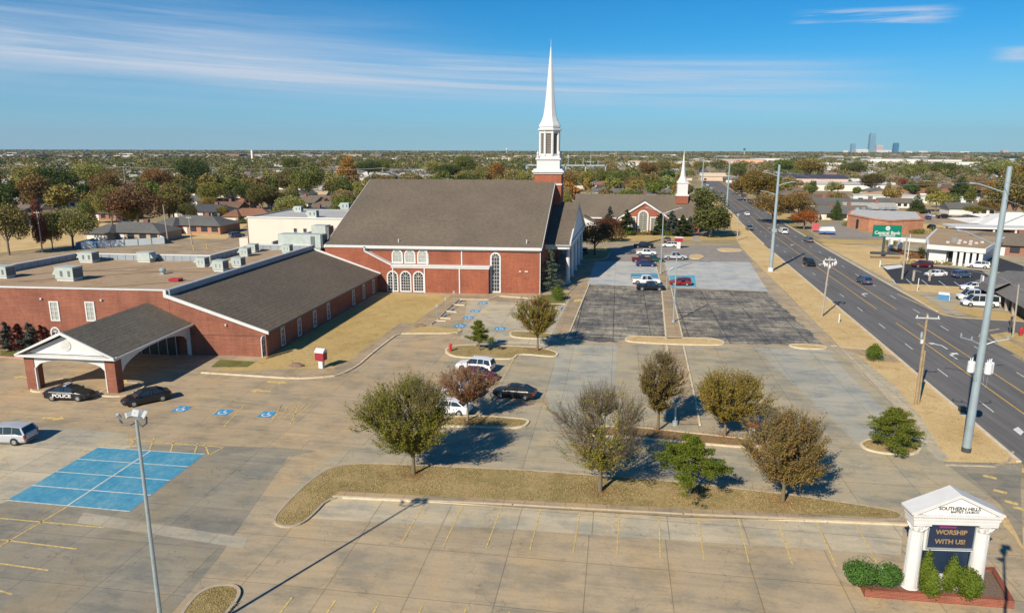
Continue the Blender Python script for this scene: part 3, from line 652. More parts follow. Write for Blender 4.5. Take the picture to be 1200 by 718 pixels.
# handicap squares with the wheelchair figure
sqb, sqw = MB(), MB()
def hsq(px, py, s=1.3):
    c = G(px, py); sqb.poly([(c[0]-s/2,c[1]-s*.55),(c[0]+s/2,c[1]-s*.55),(c[0]+s/2,c[1]+s*.55),(c[0]-s/2,c[1]+s*.55)], .028)
    r_ = .26*s; n = 12
    for i in range(9):
        a0, a1 = math.pi*.75+i*math.pi*1.35/9, math.pi*.75+(i+1)*math.pi*1.35/9
        sqw.poly([(c[0]+r_*math.cos(a0),c[1]-.1*s+r_*math.sin(a0)),(c[0]+r_*1.35*math.cos(a0),c[1]-.1*s+r_*1.35*math.sin(a0)),(c[0]+r_*1.35*math.cos(a1),c[1]-.1*s+r_*1.35*math.sin(a1)),(c[0]+r_*math.cos(a1),c[1]-.1*s+r_*math.sin(a1))], .032)
    line(sqw, (c[0],c[1]+.38*s),(c[0],c[1]-.02*s), .1*s, .036); line(sqw, (c[0],c[1]-.02*s),(c[0]+.26*s,c[1]-.06*s), .09*s, .040); line(sqw, (c[0]+.24*s,c[1]-.06*s),(c[0]+.34*s,c[1]-.34*s), .09*s, .044)
for p in ((213,479),(262,483),(313,485.5)): hsq(*p, 1.45)
for p in ((566,355.3),(557,364.5),(549,372.3),(539,381.7),(586,385)): hsq(*p, 1.7)
struct('parking_marking', sqb, BLUEP); struct('parking_marking', sqw, WPT)
# ---------------------------------------------------------------- windows
GLASS = mat('window_glass', (.03,.04,.05), .12, .3, 1.0, spec=.8)
GLASSW = mat('blinded_glass', (.34,.36,.33), .25, .15, 1.0, spec=.6)
def window(parent, x, z, w_, h, Y, face='y', arch=False, tf=None, pane=GLASS, frame=WHITE, cols=3, rows=5, fw=.16, out=-1, label=None, surround=.0, sill=True):
    """Window whose bottom centre is at (x, z) on the wall plane; face 'y' = wall runs along X, 'x' = wall runs along Y."""
    def T(a, b, c): # a along wall, b outward, c up
        return (x+a, Y+out*b, c) if face == 'y' else (Y+out*b, x+a, c)
    f, p = MB(tf), MB(tf); hw = w_/2; n = 10
    def outline(o, top=None):
        pts = [(-hw-o, z-o if sill else z-o), (hw+o, z-o)]
        if arch:
            zc = z+h-hw
            pts += [((hw+o)*math.cos(math.pi*i/n), zc+(hw+o)*math.sin(math.pi*i/n)) for i in range(n+1)]
        else: pts += [(hw+o, z+h+o), (-hw-o, z+h+o)]
        return pts
    O, I = outline(fw), outline(0); m = len(O)
    def add3(mb, pts2, d): mb.add([T(a, d, c) for a, c in pts2], [tuple(range(len(pts2)))])
    for i in range(m):
        j = (i+1) % m
        vs = [T(*v) for v in ((O[i][0],.0,O[i][1]),(O[j][0],.0,O[j][1]),(O[j][0],.10,O[j][1]),(O[i][0],.10,O[i][1]),(I[i][0],.10,I[i][1]),(I[j][0],.10,I[j][1]),(I[j][0],.03,I[j][1]),(I[i][0],.03,I[i][1]))]
        f.add(vs, [(0,1,2,3),(3,2,5,4),(4,5,6,7)])
    b = .028
    def bar(a0, a1, z0, z1):
        v = [T(a,d,c) for d in (.03,.075) for a, c in ((a0,z0),(a1,z0),(a1,z1),(a0,z1))]
        f.add(v, [(0,1,2,3),(4,7,6,5),(0,4,5,1),(1,5,6,2),(2,6,7,3),(3,7,4,0)])
    ztop = z+h-(hw if arch else 0)
    for i in range(1, cols): a = -hw+w_*i/cols; bar(a-b, a+b, z, ztop)
    for i in range(1, rows+1 if arch else rows): c = z+(ztop-z)*i/rows; bar(-hw, hw, c-b, c+b)
    if arch:
        for ang in (45, 90, 135):
            ca, sa = math.cos(R(ang)), math.sin(R(ang)); q = [(-sa*b, ca*b),(sa*b,-ca*b)]
            v = [T(r*ca+s_[0], d, ztop+r*sa+s_[1]) for d in (.03,.075) for r, s_ in ((.0,q[0]),(hw,q[0]),(hw,q[1]),(.0,q[1]))]
            f.add(v, [(0,1,2,3),(4,7,6,5),(0,4,5,1),(1,5,6,2),(2,6,7,3),(3,7,4,0)])
    add3(p, I, .022)
    fo = f.build('window', frame, parent); 
    if label: fo['label'] = label
    p.build('pane', pane, fo)
    return fo
SH = shear
def church():
    t = thing('church_building', 'large red brick church with taupe gabled roof and tall white steeple', 'church', (-35,150,0))
    X0, X1, YF, YB, ZE, YR, ZR = -56.0, -14.3, 130.0, 184.0, 8.95, 157.0, 20.4
    wl = MB(SH); pent = [(YF,0),(YB,0),(YB,ZE),(YR,ZR-.5),(YF,ZE)]
    wl.ext([(X0,y,z) for y, z in pent], (X1-X0,0,0)); wall = wl.build('wall', BRICK, t)
    r = MB(SH); e = .55; zs = (ZR-ZE)/(YR-YF)
    for s, ye in ((1,YF-e),(-1,YB+e)):
        r.ext([(X0-.3,ye,ZE-e*zs+.12),(X1+.3,ye,ZE-e*zs+.12),(X1+.3,YR,ZR+.12),(X0-.3,YR,ZR+.12)], (0,0,-.32))
    roof = r.build('roof', SHING, t)
    c = MB(SH)
    c.box(X0-.3, X1+.35, YF-.72, YF-.56, ZE-.52, ZE+.02); c.box(X0, X1, YF-.55, YF, ZE-.6, ZE-.30); c.box(X0, X1, YF-.16, YF, ZE-.85, ZE-.6)
    for X in (X0-.42, X1+.30):
        for ye in (YF-e, YB+e): c.ext([(X,ye,ZE-e*zs-.30),(X,ye,ZE-e*zs+.06),(X,YR,ZR+.06),(X,YR,ZR-.35)], (.12,0,0))
    c.build('cornice', WHITE, t)
    for px, py in ((467,281),(616,283)):
        v = MB(SH); X, Z = ONY(px, py, YF+1.2+0); v.lathe([(.10,Z-.6),(.10,Z+.2)], (X,YF+1.0), 8); v.build('roof_vent', WHITEF, roof)
    # low front block and the stepped screen wall beside it
    YL = 128.7; zb = 5.15
    lo = MB(SH); lo.box(-43.0, -24.0, YL, YF-.02, 0, zb-.05); lo.ext([(-55.9,YL,0),(-43.0,YL,0),(-43.0,YL,zb+.1),(-48.2,YL,7.9),(-48.2,YL,8.6),(-55.9,YL,8.6)], (0,1.28,0))
    lo.build('front_block', BRICK, t)
    c = MB(SH); c.box(-42.9, -23.75, YL-.3, YF-.03, zb-.04, zb+.22); c.box(-42.9, -23.85, YL-.18, YL-.02, zb-.35, zb-.05)
    th = .22
    for a, b_ in (((-43.0,zb+.1),(-48.2,7.9)),((-48.2,7.9),(-48.2,8.62)),((-48.2,8.62),(-56,8.62))):
        a3, b3 = Vector((a[0],0,a[1])), Vector((b_[0],0,b_[1])); d = (b3-a3).normalized(); n = Vector((d.z,0,-d.x)) if d.x<0 else Vector((1,0,0)); n = n if n.z >= 0 else -n
        q = [a3, b3, b3+n*th, a3+n*th]; c.ext([(p.x,YL-.08,p.z) for p in q], (0,1.36,0))
    c.build('parapet_cap', WHITE, t)
    for X, y, z0, z1 in ((-42.6,YL,0,zb-.3),(-36.4,YL,0,zb-.3),(-29.6,YL,0,zb-.3),(-36.2,YF,zb+.2,ZE-.8),(-29.4,YF,zb+.2,ZE-.8)): d = MB(SH); d.box(X-.11,X+.11,y-.14,y-.02,z0,z1); d.build('downpipe', WHITEF, t)
    d = MB(SH); d.box(X1-.02,X1+.1,YF-.1,YF+.03,0,ZE-.8)
    d.build('downpipe', WHITEF, t)
    for px in (459,478,497)[0:0]: pass
    for px in (459.5,474.5,489.5): X = ONY(px, 340, 128.3)[0]; window(t, X, .35, 1.75, 3.65, YL, arch=True, tf=SH, cols=4, rows=5, fw=.26)
    for px in (464.5,479,494): X = ONY(px, 300, 129.6)[0]; window(t, X, 5.75, 1.7, 2.25, YF, arch=True, tf=SH, cols=3, rows=2, fw=.26, pane=GLASSW)
    X = ONY(581, 320, 131.6)[0]; window(t, X, .35, 1.45, 7.3, YF, arch=True, tf=SH, cols=3, rows=9, fw=.3)
    for q_ in ((-18.3,-17.9),(-17.2,-16.6)): b = MB(SH); b.box(q_[0],q_[1],YF-.16,YF-.01,4.2,4.4); b.build('wall_light', WHITEF, t)
    # portico
    px0, px1, pya, pyb, pz, pr, paz = X1+.02, -9.3, 139.0, 176.0, 8.5, 157.5, 15.3
    SP_ = SH; SH_ = lambda p: SP_((p[0]+(.03*(p[1]-141) if p[0] > -13 else 0), p[1], p[2]))
    k = MB(SH_); ent = [(pya,pz-1.0),(pyb,pz-1.0),(pyb,pz),(pr,paz-.35),(pya,pz)]
    k.ext([(px1-.5,y,z) for y, z in ent], (.5,0,0)); k.box(px0,px1-.52,pya,pya+.5,pz-1.05,pz); k.box(px0,px1-.52,pyb-.5,pyb,pz-1.05,pz)
    k.box(px0+.01,px1-.53,pya+.52,pyb-.52,pz-.8,pz-.6)
    for s, yy in ((1,pya-.5),(-1,pyb+.5)):
        k.ext([(px1+.02,yy,pz-.15),(px1+.02,yy,pz+.22),(px1+.02,pr,paz+.16),(px1+.02,pr,paz-.3)], (.3,0,0))
    k.box(px1+.02,px1+.3,pya-.5,pyb+.5,pz-.25,pz+.08); k.box(px0,px1+.3,pya-.45,pya-.02,pz-.28,pz+.02)
    po = k.build('portico', WHITE, t)
    r = MB(SH_); ps = (paz-pz)/(pr-pya)
    for yy in (pya-.5, pyb+.5): r.ext([(px0,yy,pz-.5*ps+.3),(px1+.28,yy,pz-.5*ps+.3),(px1+.28,pr,paz+.36),(px0,pr,paz+.36)], (0,0,-.2))
    r.build('portico_roof', SHING, po)
    for i in range(5):
        y = 142.0+i*8.1; cm = MB(SH_); xc = px1-.55
        cm.box(xc-.62,xc+.62,y-.62,y+.62,0,.28); cm.lathe([(.56,.28),(.56,.42),(.47,.5),(.47,1.2),(.44,4),(.38,pz-1.7),(.42,pz-1.6),(.42,pz-1.5),(.56,pz-1.25)], (xc,y), 16); cm.box(xc-.6,xc+.6,y-.6,y+.6,pz-1.26,pz-1.01)
        cm.build('column', WHITE, t)
    for y in (146,152.5,163,169.5): b = MB(SH); b.box(px0,px0+.06,y-1.3,y+1.3,0,3.2); b.build('door', DARK, t)
    # tower and spire
    tx, ty, hw = -15.6, 159.0, 3.0
    b = MB(SH); b.box(tx-hw,tx+hw,ty-hw,ty+hw,8.6,22.0); tw = b.build('tower', BRICK, t)
    c = MB(SH); c.box(tx-hw-.12,tx+hw+.12,ty-hw-.12,ty+hw+.12,19.45,19.8)
    c.box(tx-hw-.25,tx+hw+.25,ty-hw-.25,ty+hw+.25,21.9,22.25); c.box(tx-hw-.5,tx+hw+.5,ty-hw-.5,ty+hw+.5,22.25,22.7); c.box(tx-hw-.2,tx+hw+.2,ty-hw-.2,ty+hw+.2,22.7,23.0)
    h2 = 2.55; c.box(tx-h2,tx+h2,ty-h2,ty+h2,23.0,25.0); c.box(tx-h2-.25,tx+h2+.25,ty-h2-.25,ty+h2+.25,25.0,25.35); c.box(tx-2.1,tx+2.1,ty-2.1,ty+2.1,25.35,25.8)
    for sx in (-1,1):
        for sy in (-1,1): c.lathe([(.28,25.35),(.28,25.9),(.15,26.0),(.3,26.3),(.2,26.6),(.04,26.9)], (tx+sx*2.35,ty+sy*2.35), 8)
    st = c.build('steeple', WHITE, t)
    b = MB(SH); a0 = math.pi/8; rb = 2.15
    for i in range(8):
        a = a0+i*math.pi/4; b.lathe([(.30,25.8),(.30,31.2)], (tx+rb*math.cos(a),ty+rb*math.sin(a)), 8)
    b.lathe([(2.3,25.8),(2.3,26.3)], (tx,ty), 8, a0); b.lathe([(2.3,30.7),(2.35,31.2),(2.75,31.4),(2.75,31.7),(2.35,31.8),(2.35,32.1)], (tx,ty), 8, a0)
    b.build('belfry', WHITE, st)
    lv = MB(SH); lv.lathe([(2.0,26.3),(2.0,30.7)], (tx,ty), 8, a0)
    for i in range(12): z = 26.45+i*.36; lv.lathe([(2.03,z),(2.12,z+.05),(2.03,z+.2)], (tx,ty), 8, a0, cap=False)
    lv.build('louvre', mat('bronze_louvre', (.16,.14,.12), .6, .2, 3), st)
    sp = MB(SH); sp.lathe([(2.5,32.1),(2.45,32.5),(1.95,33.3),(1.55,34.4),(1.25,36.2),(.95,39.2),(.62,43.2),(.32,46.6),(.10,49.0)], (tx,ty), 8, a0); sp.lathe([(.05,49.0),(.03,50.6)], (tx,ty), 6)
    sp.build('spire', WHITE, st)
    return t
church()
def annex():
    t = thing('annex_building', 'long low brick annex with brown flat roof and a sloped shingle wing', 'building', (-70,100,0))
    ZT = 8.7; xr, yf = -58.6, 84.0
    foot = [(-112,84.0),(xr,84.0),(xr,129.9),(-71,129.9),(-71,114.8),(-96,114.8),(-96.5,99),(-112,96)]
    b = MB(SH); b.prism(foot, 0, 7.7)
    par = offset_poly(foot, .3)
    n = len(foot)
    for i in range(n):
        j = (i+1)%n; b.prism([foot[i], foot[j], par[j], par[i]], 7.702, ZT)
    b.build('wall', BRICK2, t)
    r = MB(SH); r.poly(offset_poly(foot, .31), 7.73); roof = r.build('roof', turf('gravel_roof', [(.33,.235,.15),(.41,.295,.19),(.46,.34,.23)], .15, 2), t)
    for a, c in (((-104,90),(-76,109)),((-88,93),(-62,111)),((-80,85),(-62,97)),((-90,103),(-60,104))): sm = MB(SH); line(sm, a, c, .16, 7.76); sm.build('roof_seam', METALD, roof)
    pf = MB(SH); ins = offset_poly(foot, .31); ins2 = offset_poly(foot, .37)
    for i in range(n):
        j = (i+1)%n; pf.prism([ins[i], ins[j], ins2[j], ins2[i]], 7.74, ZT-.02)
        L_ = (Vector(ins[j])-Vector(ins[i])).length; d = (Vector(ins[j])-Vector(ins[i])).normalized(); nn = Vector((-d.y,d.x))
        for k_ in range(int(L_/1.5)):
            p = Vector(ins2[i])+d*(k_+.5)*1.5; pf.prism([tuple(p), tuple(p+d*.08), tuple(p+d*.08+nn*.06), tuple(p+nn*.06)], 7.74, ZT-.03)
    pf.build('parapet_flashing', PARAP, t)
    cp = MB(SH); o1, o2 = offset_poly(foot, -.1), offset_poly(foot, .42)
    for i in range(n):
        j = (i+1)%n; cp.prism([o1[i], o1[j], o2[j], o2[i]], ZT, ZT+.16)
    cp.build('coping', WHITE, t)
    for px, pt, pb in ((64,354,374),(104,355,375)):
        X, Z1 = ONY(px, pt, 82.4); Z0 = ONY(px, pb, 82.4)[1]; window(t, X, Z0, 1.0, Z1-Z0, 84.0, tf=SH, cols=2, rows=4, fw=.18, pane=GLASSW)
    X = ONY(66, 390, 82.3)[0]; window(t, X, 1.1, 1.0, 2.1, 84.0, arch=True, tf=SH, cols=2, rows=2, fw=.18)
    # wing: monopitch shingle roof falling to the lawn side
    wg = MB(SH); x1, ze, zt_ = -45.6, 3.65, 8.1
    wg.ext([(xr+.02,84.02,0),(x1,84.02,0),(x1,84.02,ze),(xr+.02,84.02,zt_)], (0,44.6,0)); wg.build('wing_wall', BRICK2, t)
    r = MB(SH); sl = (zt_-ze)/(x1-xr); r.ext([(x1+.55,83.7,ze-.55*sl+.12),(x1+.55,128.65,ze-.55*sl+.12),(xr+.03,128.65,zt_+.15),(xr+.03,83.7,zt_+.15)], (0,0,-.2)); r.build('wing_roof', SHING, t)
    pp = MB(SH); pp.box(xr-.25,xr+.32,83.9,128.6,ZT-.9,ZT+.17); pp.build('roof_parapet', PARAP, t)
    c = MB(SH); c.ext([(x1+.62,83.55,ze-.62*sl-.25),(x1+.62,83.55,ze-.62*sl+.16),(xr,83.55,zt_+.2),(xr,83.55,ZT+.18),(xr-.4,83.55,ZT+.18),(xr-.4,83.55,zt_-.15)], (0,.16,0))
    c.build('fascia', WHITE, t); c = MB(SH); c.ext([(x1+.6,128.45,ze-.3),(x1+.6,128.45,ze+.15),(xr,128.45,zt_+.55),(xr,128.45,zt_+.15)], (0,.22,0))
    c.build('flashing', WHITE, t)
    c = MB(SH); c.box(x1+.5,x1+.64,83.75,128.4,ze-.62*sl-.12,ze-.5*sl+.08); c.build('gutter', METALD, t)
    for px, py in ((308,400),(331,390),(350.5,380.5),(368.5,371),(384.5,362.5),(414,347),(426,340.5),(437.5,335)):
        Y, Z = ONX(px, py, x1); window(t, Y-.06*0, .45, .85, 2.6, x1, face='x', arch=True, out=1, tf=lambda p: p, cols=2, rows=3, fw=.13)
    for px, py, z in ((50,340,7.2),(117,341,7.2),(260,389,4.2)):
        b = MB(SH); X = ONY(px, py, 82.5)[0]; b.box(X-.1,X+.1,83.75,83.98,z,z+.2); b.build('security_camera', WHITEF, t)
    b = MB(SH); b.box(-84.0,-46.2,83.93,83.995,2.85,2.95); b.build('brick_band', BRICKD, t)
    return t
AX = annex()
def carport():
    t = thing('drive_through_canopy', 'white pedimented drop-off canopy on brick piers before the annex door', 'canopy', (-60.5,76,0))
    x0, x1, y0, y1, ze, xr, zr = -66.3, -55.0, 67.2, 83.85, 4.35, -60.7, 7.0
    S2 = lambda p: (p[0]-.06*(p[1]-67)*.9, p[1]+.04*(p[0]+60)*.5, p[2])
    r = MB(S2); sl = (zr-ze)/(xr-x0)
    for xe, s in ((x0-.35,1),(x1+.35,-1)): r.ext([(xe,y0-.3,ze-.35*sl+.1),(xe,y1,ze-.35*sl+.1),(xr,y1,zr+.1),(xr,y0-.3,zr+.1)], (0,0,-.18))
    r.build('roof', shingle('canopy_shingle', (.165,.145,.115)), t)
    f = MB(S2)
    # arched fascias: front and both sides
    def archbeam(A, B, zt, zs, zc, th):
        A, B = Vector(A), Vector(B); n = 14; d = B-A; nn = Vector((-d.y,d.x)).normalized()*th; top = []; bot = []
        for i in range(n+1):
            u = i/n; p = A+d*u; zz = zs+(zc-zs)*(1-(2*u-1)**2)**.5; bot.append((p.x,p.y,zz)); top.append((p.x,p.y,zt))
        for i in range(n):
            q = [bot[i],bot[i+1],top[i+1],top[i]]; f.add(q+[(a+nn.x,b+nn.y,c) for a,b,c in q], [(0,1,2,3),(4,7,6,5),(0,4,5,1),(2,6,7,3)])
    archbeam((x0+1.3,y0+.35),(x1-1.3,y0+.35), ze-.1, 2.6, 3.75, .25)
    archbeam((x1-.35,y0+1.55),(x1-.35,y1-.5), ze-.1, 1.7, 3.75, .25)
    archbeam((x0+.35,y0+1.55),(x0+.35,y1-.5), ze-.1, 1.7, 3.75, -.25)
    f.box(x1-1.36,x1-1.24,y0+.3,y0+.62,0,2.75); f.box(x0+1.24,x0+1.36,y0+.3,y0+.62,0,2.75)
    f.box(x1-.55,x1-.2,y0+1.52,y0+1.66,0,1.9); f.box(x1-.7,x1-.2,y1-.75,y1-.25,0,ze-.1); f.box(x0+.2,x0+.7,y1-.75,y1-.25,0,ze-.1)
    f.box(x0+.1,x1-.1,y0+.9,y1-.8,ze-.35,ze-.2)
    f.build('arched_fascia', WHITE, t)
    g_ = MB(S2); g_.ext([(x0+.5,y0+.3,ze+.1),(x1-.5,y0+.3,ze+.1),(xr,y0+.3,zr-.35)], (0,.15,0)); g_.box(x0-.45,x1+.45,y0-.35,y0+.35,ze-.22,ze+.02); g_.box(x0-.1,x1+.1,y0-.1,y0+.33,ze-.35,ze-.23)
    for s, xe in ((1,x0-.45),(-1,x1+.45)): g_.ext([(xe,y0-.42,ze-.1),(xe+s*.02,y0-.42,ze+.1),(xr,y0-.42,zr+.22),(xr,y0-.42,zr-.12)], (0,.2,0))
    g_.box(x1+.36,x1+.46,y0-.3,y1,ze-.28,ze-.02)
    pe = g_.build('pediment', WHITE, t)
    m = MB(S2); 
    v = [(xr+.62*math.cos(a), y0+.29, ze+1.15+.62*math.sin(a)) for a in np.linspace(0,2*math.pi,20,endpoint=False)]
    m.ext(v, (0,-.06,0)); m.build('medallion', mat('grey_medallion', (.52,.52,.50), .7, .2, 6), pe)
    for cx in (x0+.65, x1-.65):
        p = MB(S2); p.box(cx-.6,cx+.6,y0+.3,y0+1.5,0,ze-.24); p.build('brick_pier', BRICK2, t)
    p = MB(S2); p.box(x0+.2,x0+1.3,y0+3.2,y0+4.0,0,ze-.24) if 0 else None
    dx0, dx1 = ONY(158,408,83.2)[0], ONY(210,402,83.4)[0]; d = MB(); d.box(dx0,dx1,82.75,82.85,0,3.3); dd = d.build('door', DARK, t)
    for X in np.linspace(dx0,dx1,6): q = MB(); q.box(X-.05,X+.05,82.68,82.745,0,3.3); q.build('mullion', METAL, dd)
    return t
carport()
# ---------------------------------------------------------------- rooftop plant
def hvac_proto(sx, sy, h, name='rooftop_unit'):
    t = thing(name, 'x', 'air conditioner', (0,0,0), group='air conditioning units on the flat roofs')
    b = MB(); b.box(-sx/2,sx/2,-sy/2,sy/2,.25,h); b.box(-sx/2-.05,sx/2+.05,-sy/2-.05,sy/2+.05,h,h+.08); b.build('casing', HVAC, t, world=False)
    g = MB(); g.box(sx/2+.001,sx/2+.02,-sy/2+.1,sy/2-.1,.4,h-.15); g.build('grille', HVACD, t, world=False)
    for i in (1,3): g = MB(); x = -sx/2+.2+i*(sx-.4)/4; g.box(x,x+(sx-.4)/4-.2,-sy/2-.02,-sy/2-.001,.6,h-.4); g.build('access_panel', HVACD, t, world=False)
    hd = MB(); hd.ext([(-sx/2-.02,-sy/2+.15,h-.1),(-sx/2-.6,-sy/2+.15,h*.45),(-sx/2-.02,-sy/2+.15,h*.45)],(0,sy-.3,0)); hd.build('intake_hood', HVAC, t, world=False)
    k_ = MB(); k_.box(-sx/2+.1,sx/2-.1,-sy/2+.1,sy/2-.1,0,.25); k_.build('curb', WHITEF, t, world=False)
    return t
H1 = hvac_proto(2.6, 1.8, 1.75); H2 = hvac_proto(1.6, 1.5, 1.5); used = {}
def hv(px, py, z, big, label, s=1.0, rz=0):
    src = H1 if big else H2; X, Y = G(px, py, z)
    key = id(src)
    if key not in used: src.location = (X,Y,z); src.rotation_euler = (0,0,rz); src.scale = (s,)*3; src['label'] = label; used[key] = 1; return src
    return dup(src, (X,Y,z), rz, label, scale=s)
hv(105,307,7.75,True,'green-grey rooftop unit at the back edge of the brown flat roof, above the white fence')
hv(172,306.5,7.75,True,'rooftop unit beside the back parapet with its intake hood turned left',.95,3.14)
hv(5,325,7.75,True,'rooftop unit cut by the left edge of the photo on the brown roof',1.0)
hv(82,328,7.75,True,'largest rooftop unit near the front edge of the brown roof',1.15)
hv(238,312,7.75,False,'small rooftop unit left of the pair by the sloped wing roof')
hv(259,317.5,7.75,False,'wider rooftop unit nearest the sloped wing parapet',1.15)
hv(280,312.5,7.75,False,'louvred rooftop unit behind the white pipe railing',1.05)
hv(288,300,7.75,False,'rooftop unit with open grille, second from the back of the row')
hv(297,295,7.75,False,'rearmost small unit of the row, at the corner of the brown roof')
hv(337,296,7.75,False,'rooftop unit standing alone beside the corner of the church roof')
t = thing('roof_exhaust_fan', 'small silver mushroom exhaust fan on the brown flat roof', 'roof fan', (*G(191,321,7.75),7.75))
b = MB(); b.lathe([(.3,0),(.3,.4),(.5,.5),(.52,.75),(.3,.95),(.05,1.0)], n=12); b.build('cowl', METAL, t, world=False); b = MB(); b.box(-.35,.35,-.35,.35,-.02,.15); b.build('curb', METAL, t, world=False)
t = thing('roof_hatch', 'dark red hatch lying on the brown flat roof', 'roof hatch', (*G(206,329,7.75),7.75))
b = MB(); b.box(-.8,.8,-.6,.6,0,.3); b.build('hatch_frame', REDM, t, world=False); b = MB(); b.box(-.85,.85,-.65,.65,.3,.38); b.build('lid', RED, t, world=False)
# white pipe railing
b = MB()
pts = [G(262,328,7.75), G(342,300,7.75)]; p0, p1 = Vector(pts[0]), Vector(pts[1])
for i in range(15): p = p0.lerp(p1, i/14); b.tube((p.x,p.y,7.75),(p.x,p.y,8.65),.05,n=6)
tag(b.build('pipe_rail', WHITE, origin=(p0.x,p0.y,7.75)), 'row of short white vent pipes along the sloped wing parapet', 'vent pipes')
def gym():
    t = thing('gymnasium_building', 'plain white walled hall with pale flat roof behind the annex', 'building', (-85,190,0))
    b = MB(); b.box(-101,-60,181,208,0,8.6); b.build('wall', mat('cream_render', (.62,.57,.49), .8, .05, .3), t)
    r = MB(); r.box(-100.7,-60.3,181.3,207.7,8.6,8.68); rf = r.build('roof', mat('white_membrane', (.42,.41,.38), .8, .12, .3), t)
    c = MB()
    for q in ((-101.1,-59.9,180.9,181.3),(-101.1,-59.9,207.7,208.1)): c.box(*q, 8.602, 9.0)
    for q in ((-101.1,-100.7,181.3,207.7),(-60.3,-59.9,181.3,207.7)): c.box(*q, 8.602, 9.0)
    c.build('parapet', PARAP, t)
    c = MB(); c.box(-101.2,-60,180.85,180.95,8.7,9.05); c.build('coping', WHITE, t)
    b = MB(); b.box(-101.3,-101.02,181,208,0,8.5); b.build('brick_side', BRICKD, t)
    lo = MB(); lo.box(-104,-101.4,181,200,0,3.0); lo.build('lower_hall', mat('cream_render_low', (.60,.55,.47), .8, .05, .3), t)
    for X in (-87.2,-84.4): window(t, X, 2.9, .9, 3.1, 180.98, cols=1, rows=3, fw=.05, frame=WHITEF)
    return t
gym()
hv(350,248,8.7,True,'grey rooftop unit at the back of the pale flat roof',.9); hv(367,254.5,8.7,True,'mint green rooftop unit in the middle of the pale flat roof',1.05); hv(405,245,8.7,True,'rooftop unit against the church roof edge on the pale roof',1.1)
def link():
    t = thing('link_building', 'small flat roofed link between annex and church with dark parapet', 'building', (-72,140,0))
    b = MB(); b.box(-68.5,-56.6,131,160,0,7.9); b.build('wall', BRICK2, t)
    r = MB(); r.box(-68.1,-57,131.4,159.6,7.9,7.96); r.build('roof', MT['gravel_roof'], t)
    c = MB(); c.box(-68.5,-56.6,131,131.3,7.902,8.4); c.box(-68.5,-68.2,131.302,159.7,7.902,9.0); c.box(-68.5,-56.6,159.702,160,7.902,8.7); c.build('parapet', PARAP, t)
    c = MB(); c.box(-68.6,-56.6,130.85,130.98,8.2,8.45); c.build('coping', WHITE, t)
link()
t = thing('rooftop_unit', 'long mint green air handler with dark end louvres beside the church roof', 'air handler', (*G(356,291,7.96),7.96))
b = MB(); b.box(-4.6,4.2,-1.4,1.4,.3,2.9); b.build('casing', HVAC, t, world=False); b = MB(); b.box(4.21,4.5,-1.2,1.2,.4,2.8); b.build('louvre', HVACD, t, world=False); b = MB(); b.box(2.2,3.0,-1.5,-1.41,.5,2.6); b.build('louvre', HVACD, t, world=False)
b = MB(); b.box(-4.4,4.0,-1.2,1.2,0,.3); b.build('curb', WHITEF, t, world=False)
t = thing('rooftop_unit', 'upright grey unit behind the long air handler at the church roof edge', 'air handler', (*G(379,281,7.96),7.96))
b = MB(); b.box(-2,1.2,-1.4,1.4,.2,3.2); b.build('casing', HVAC, t, world=False); b = MB(); b.box(1.21,1.9,-1.3,1.3,.2,3.0); b.build('louvre', HVACD, t, world=False)
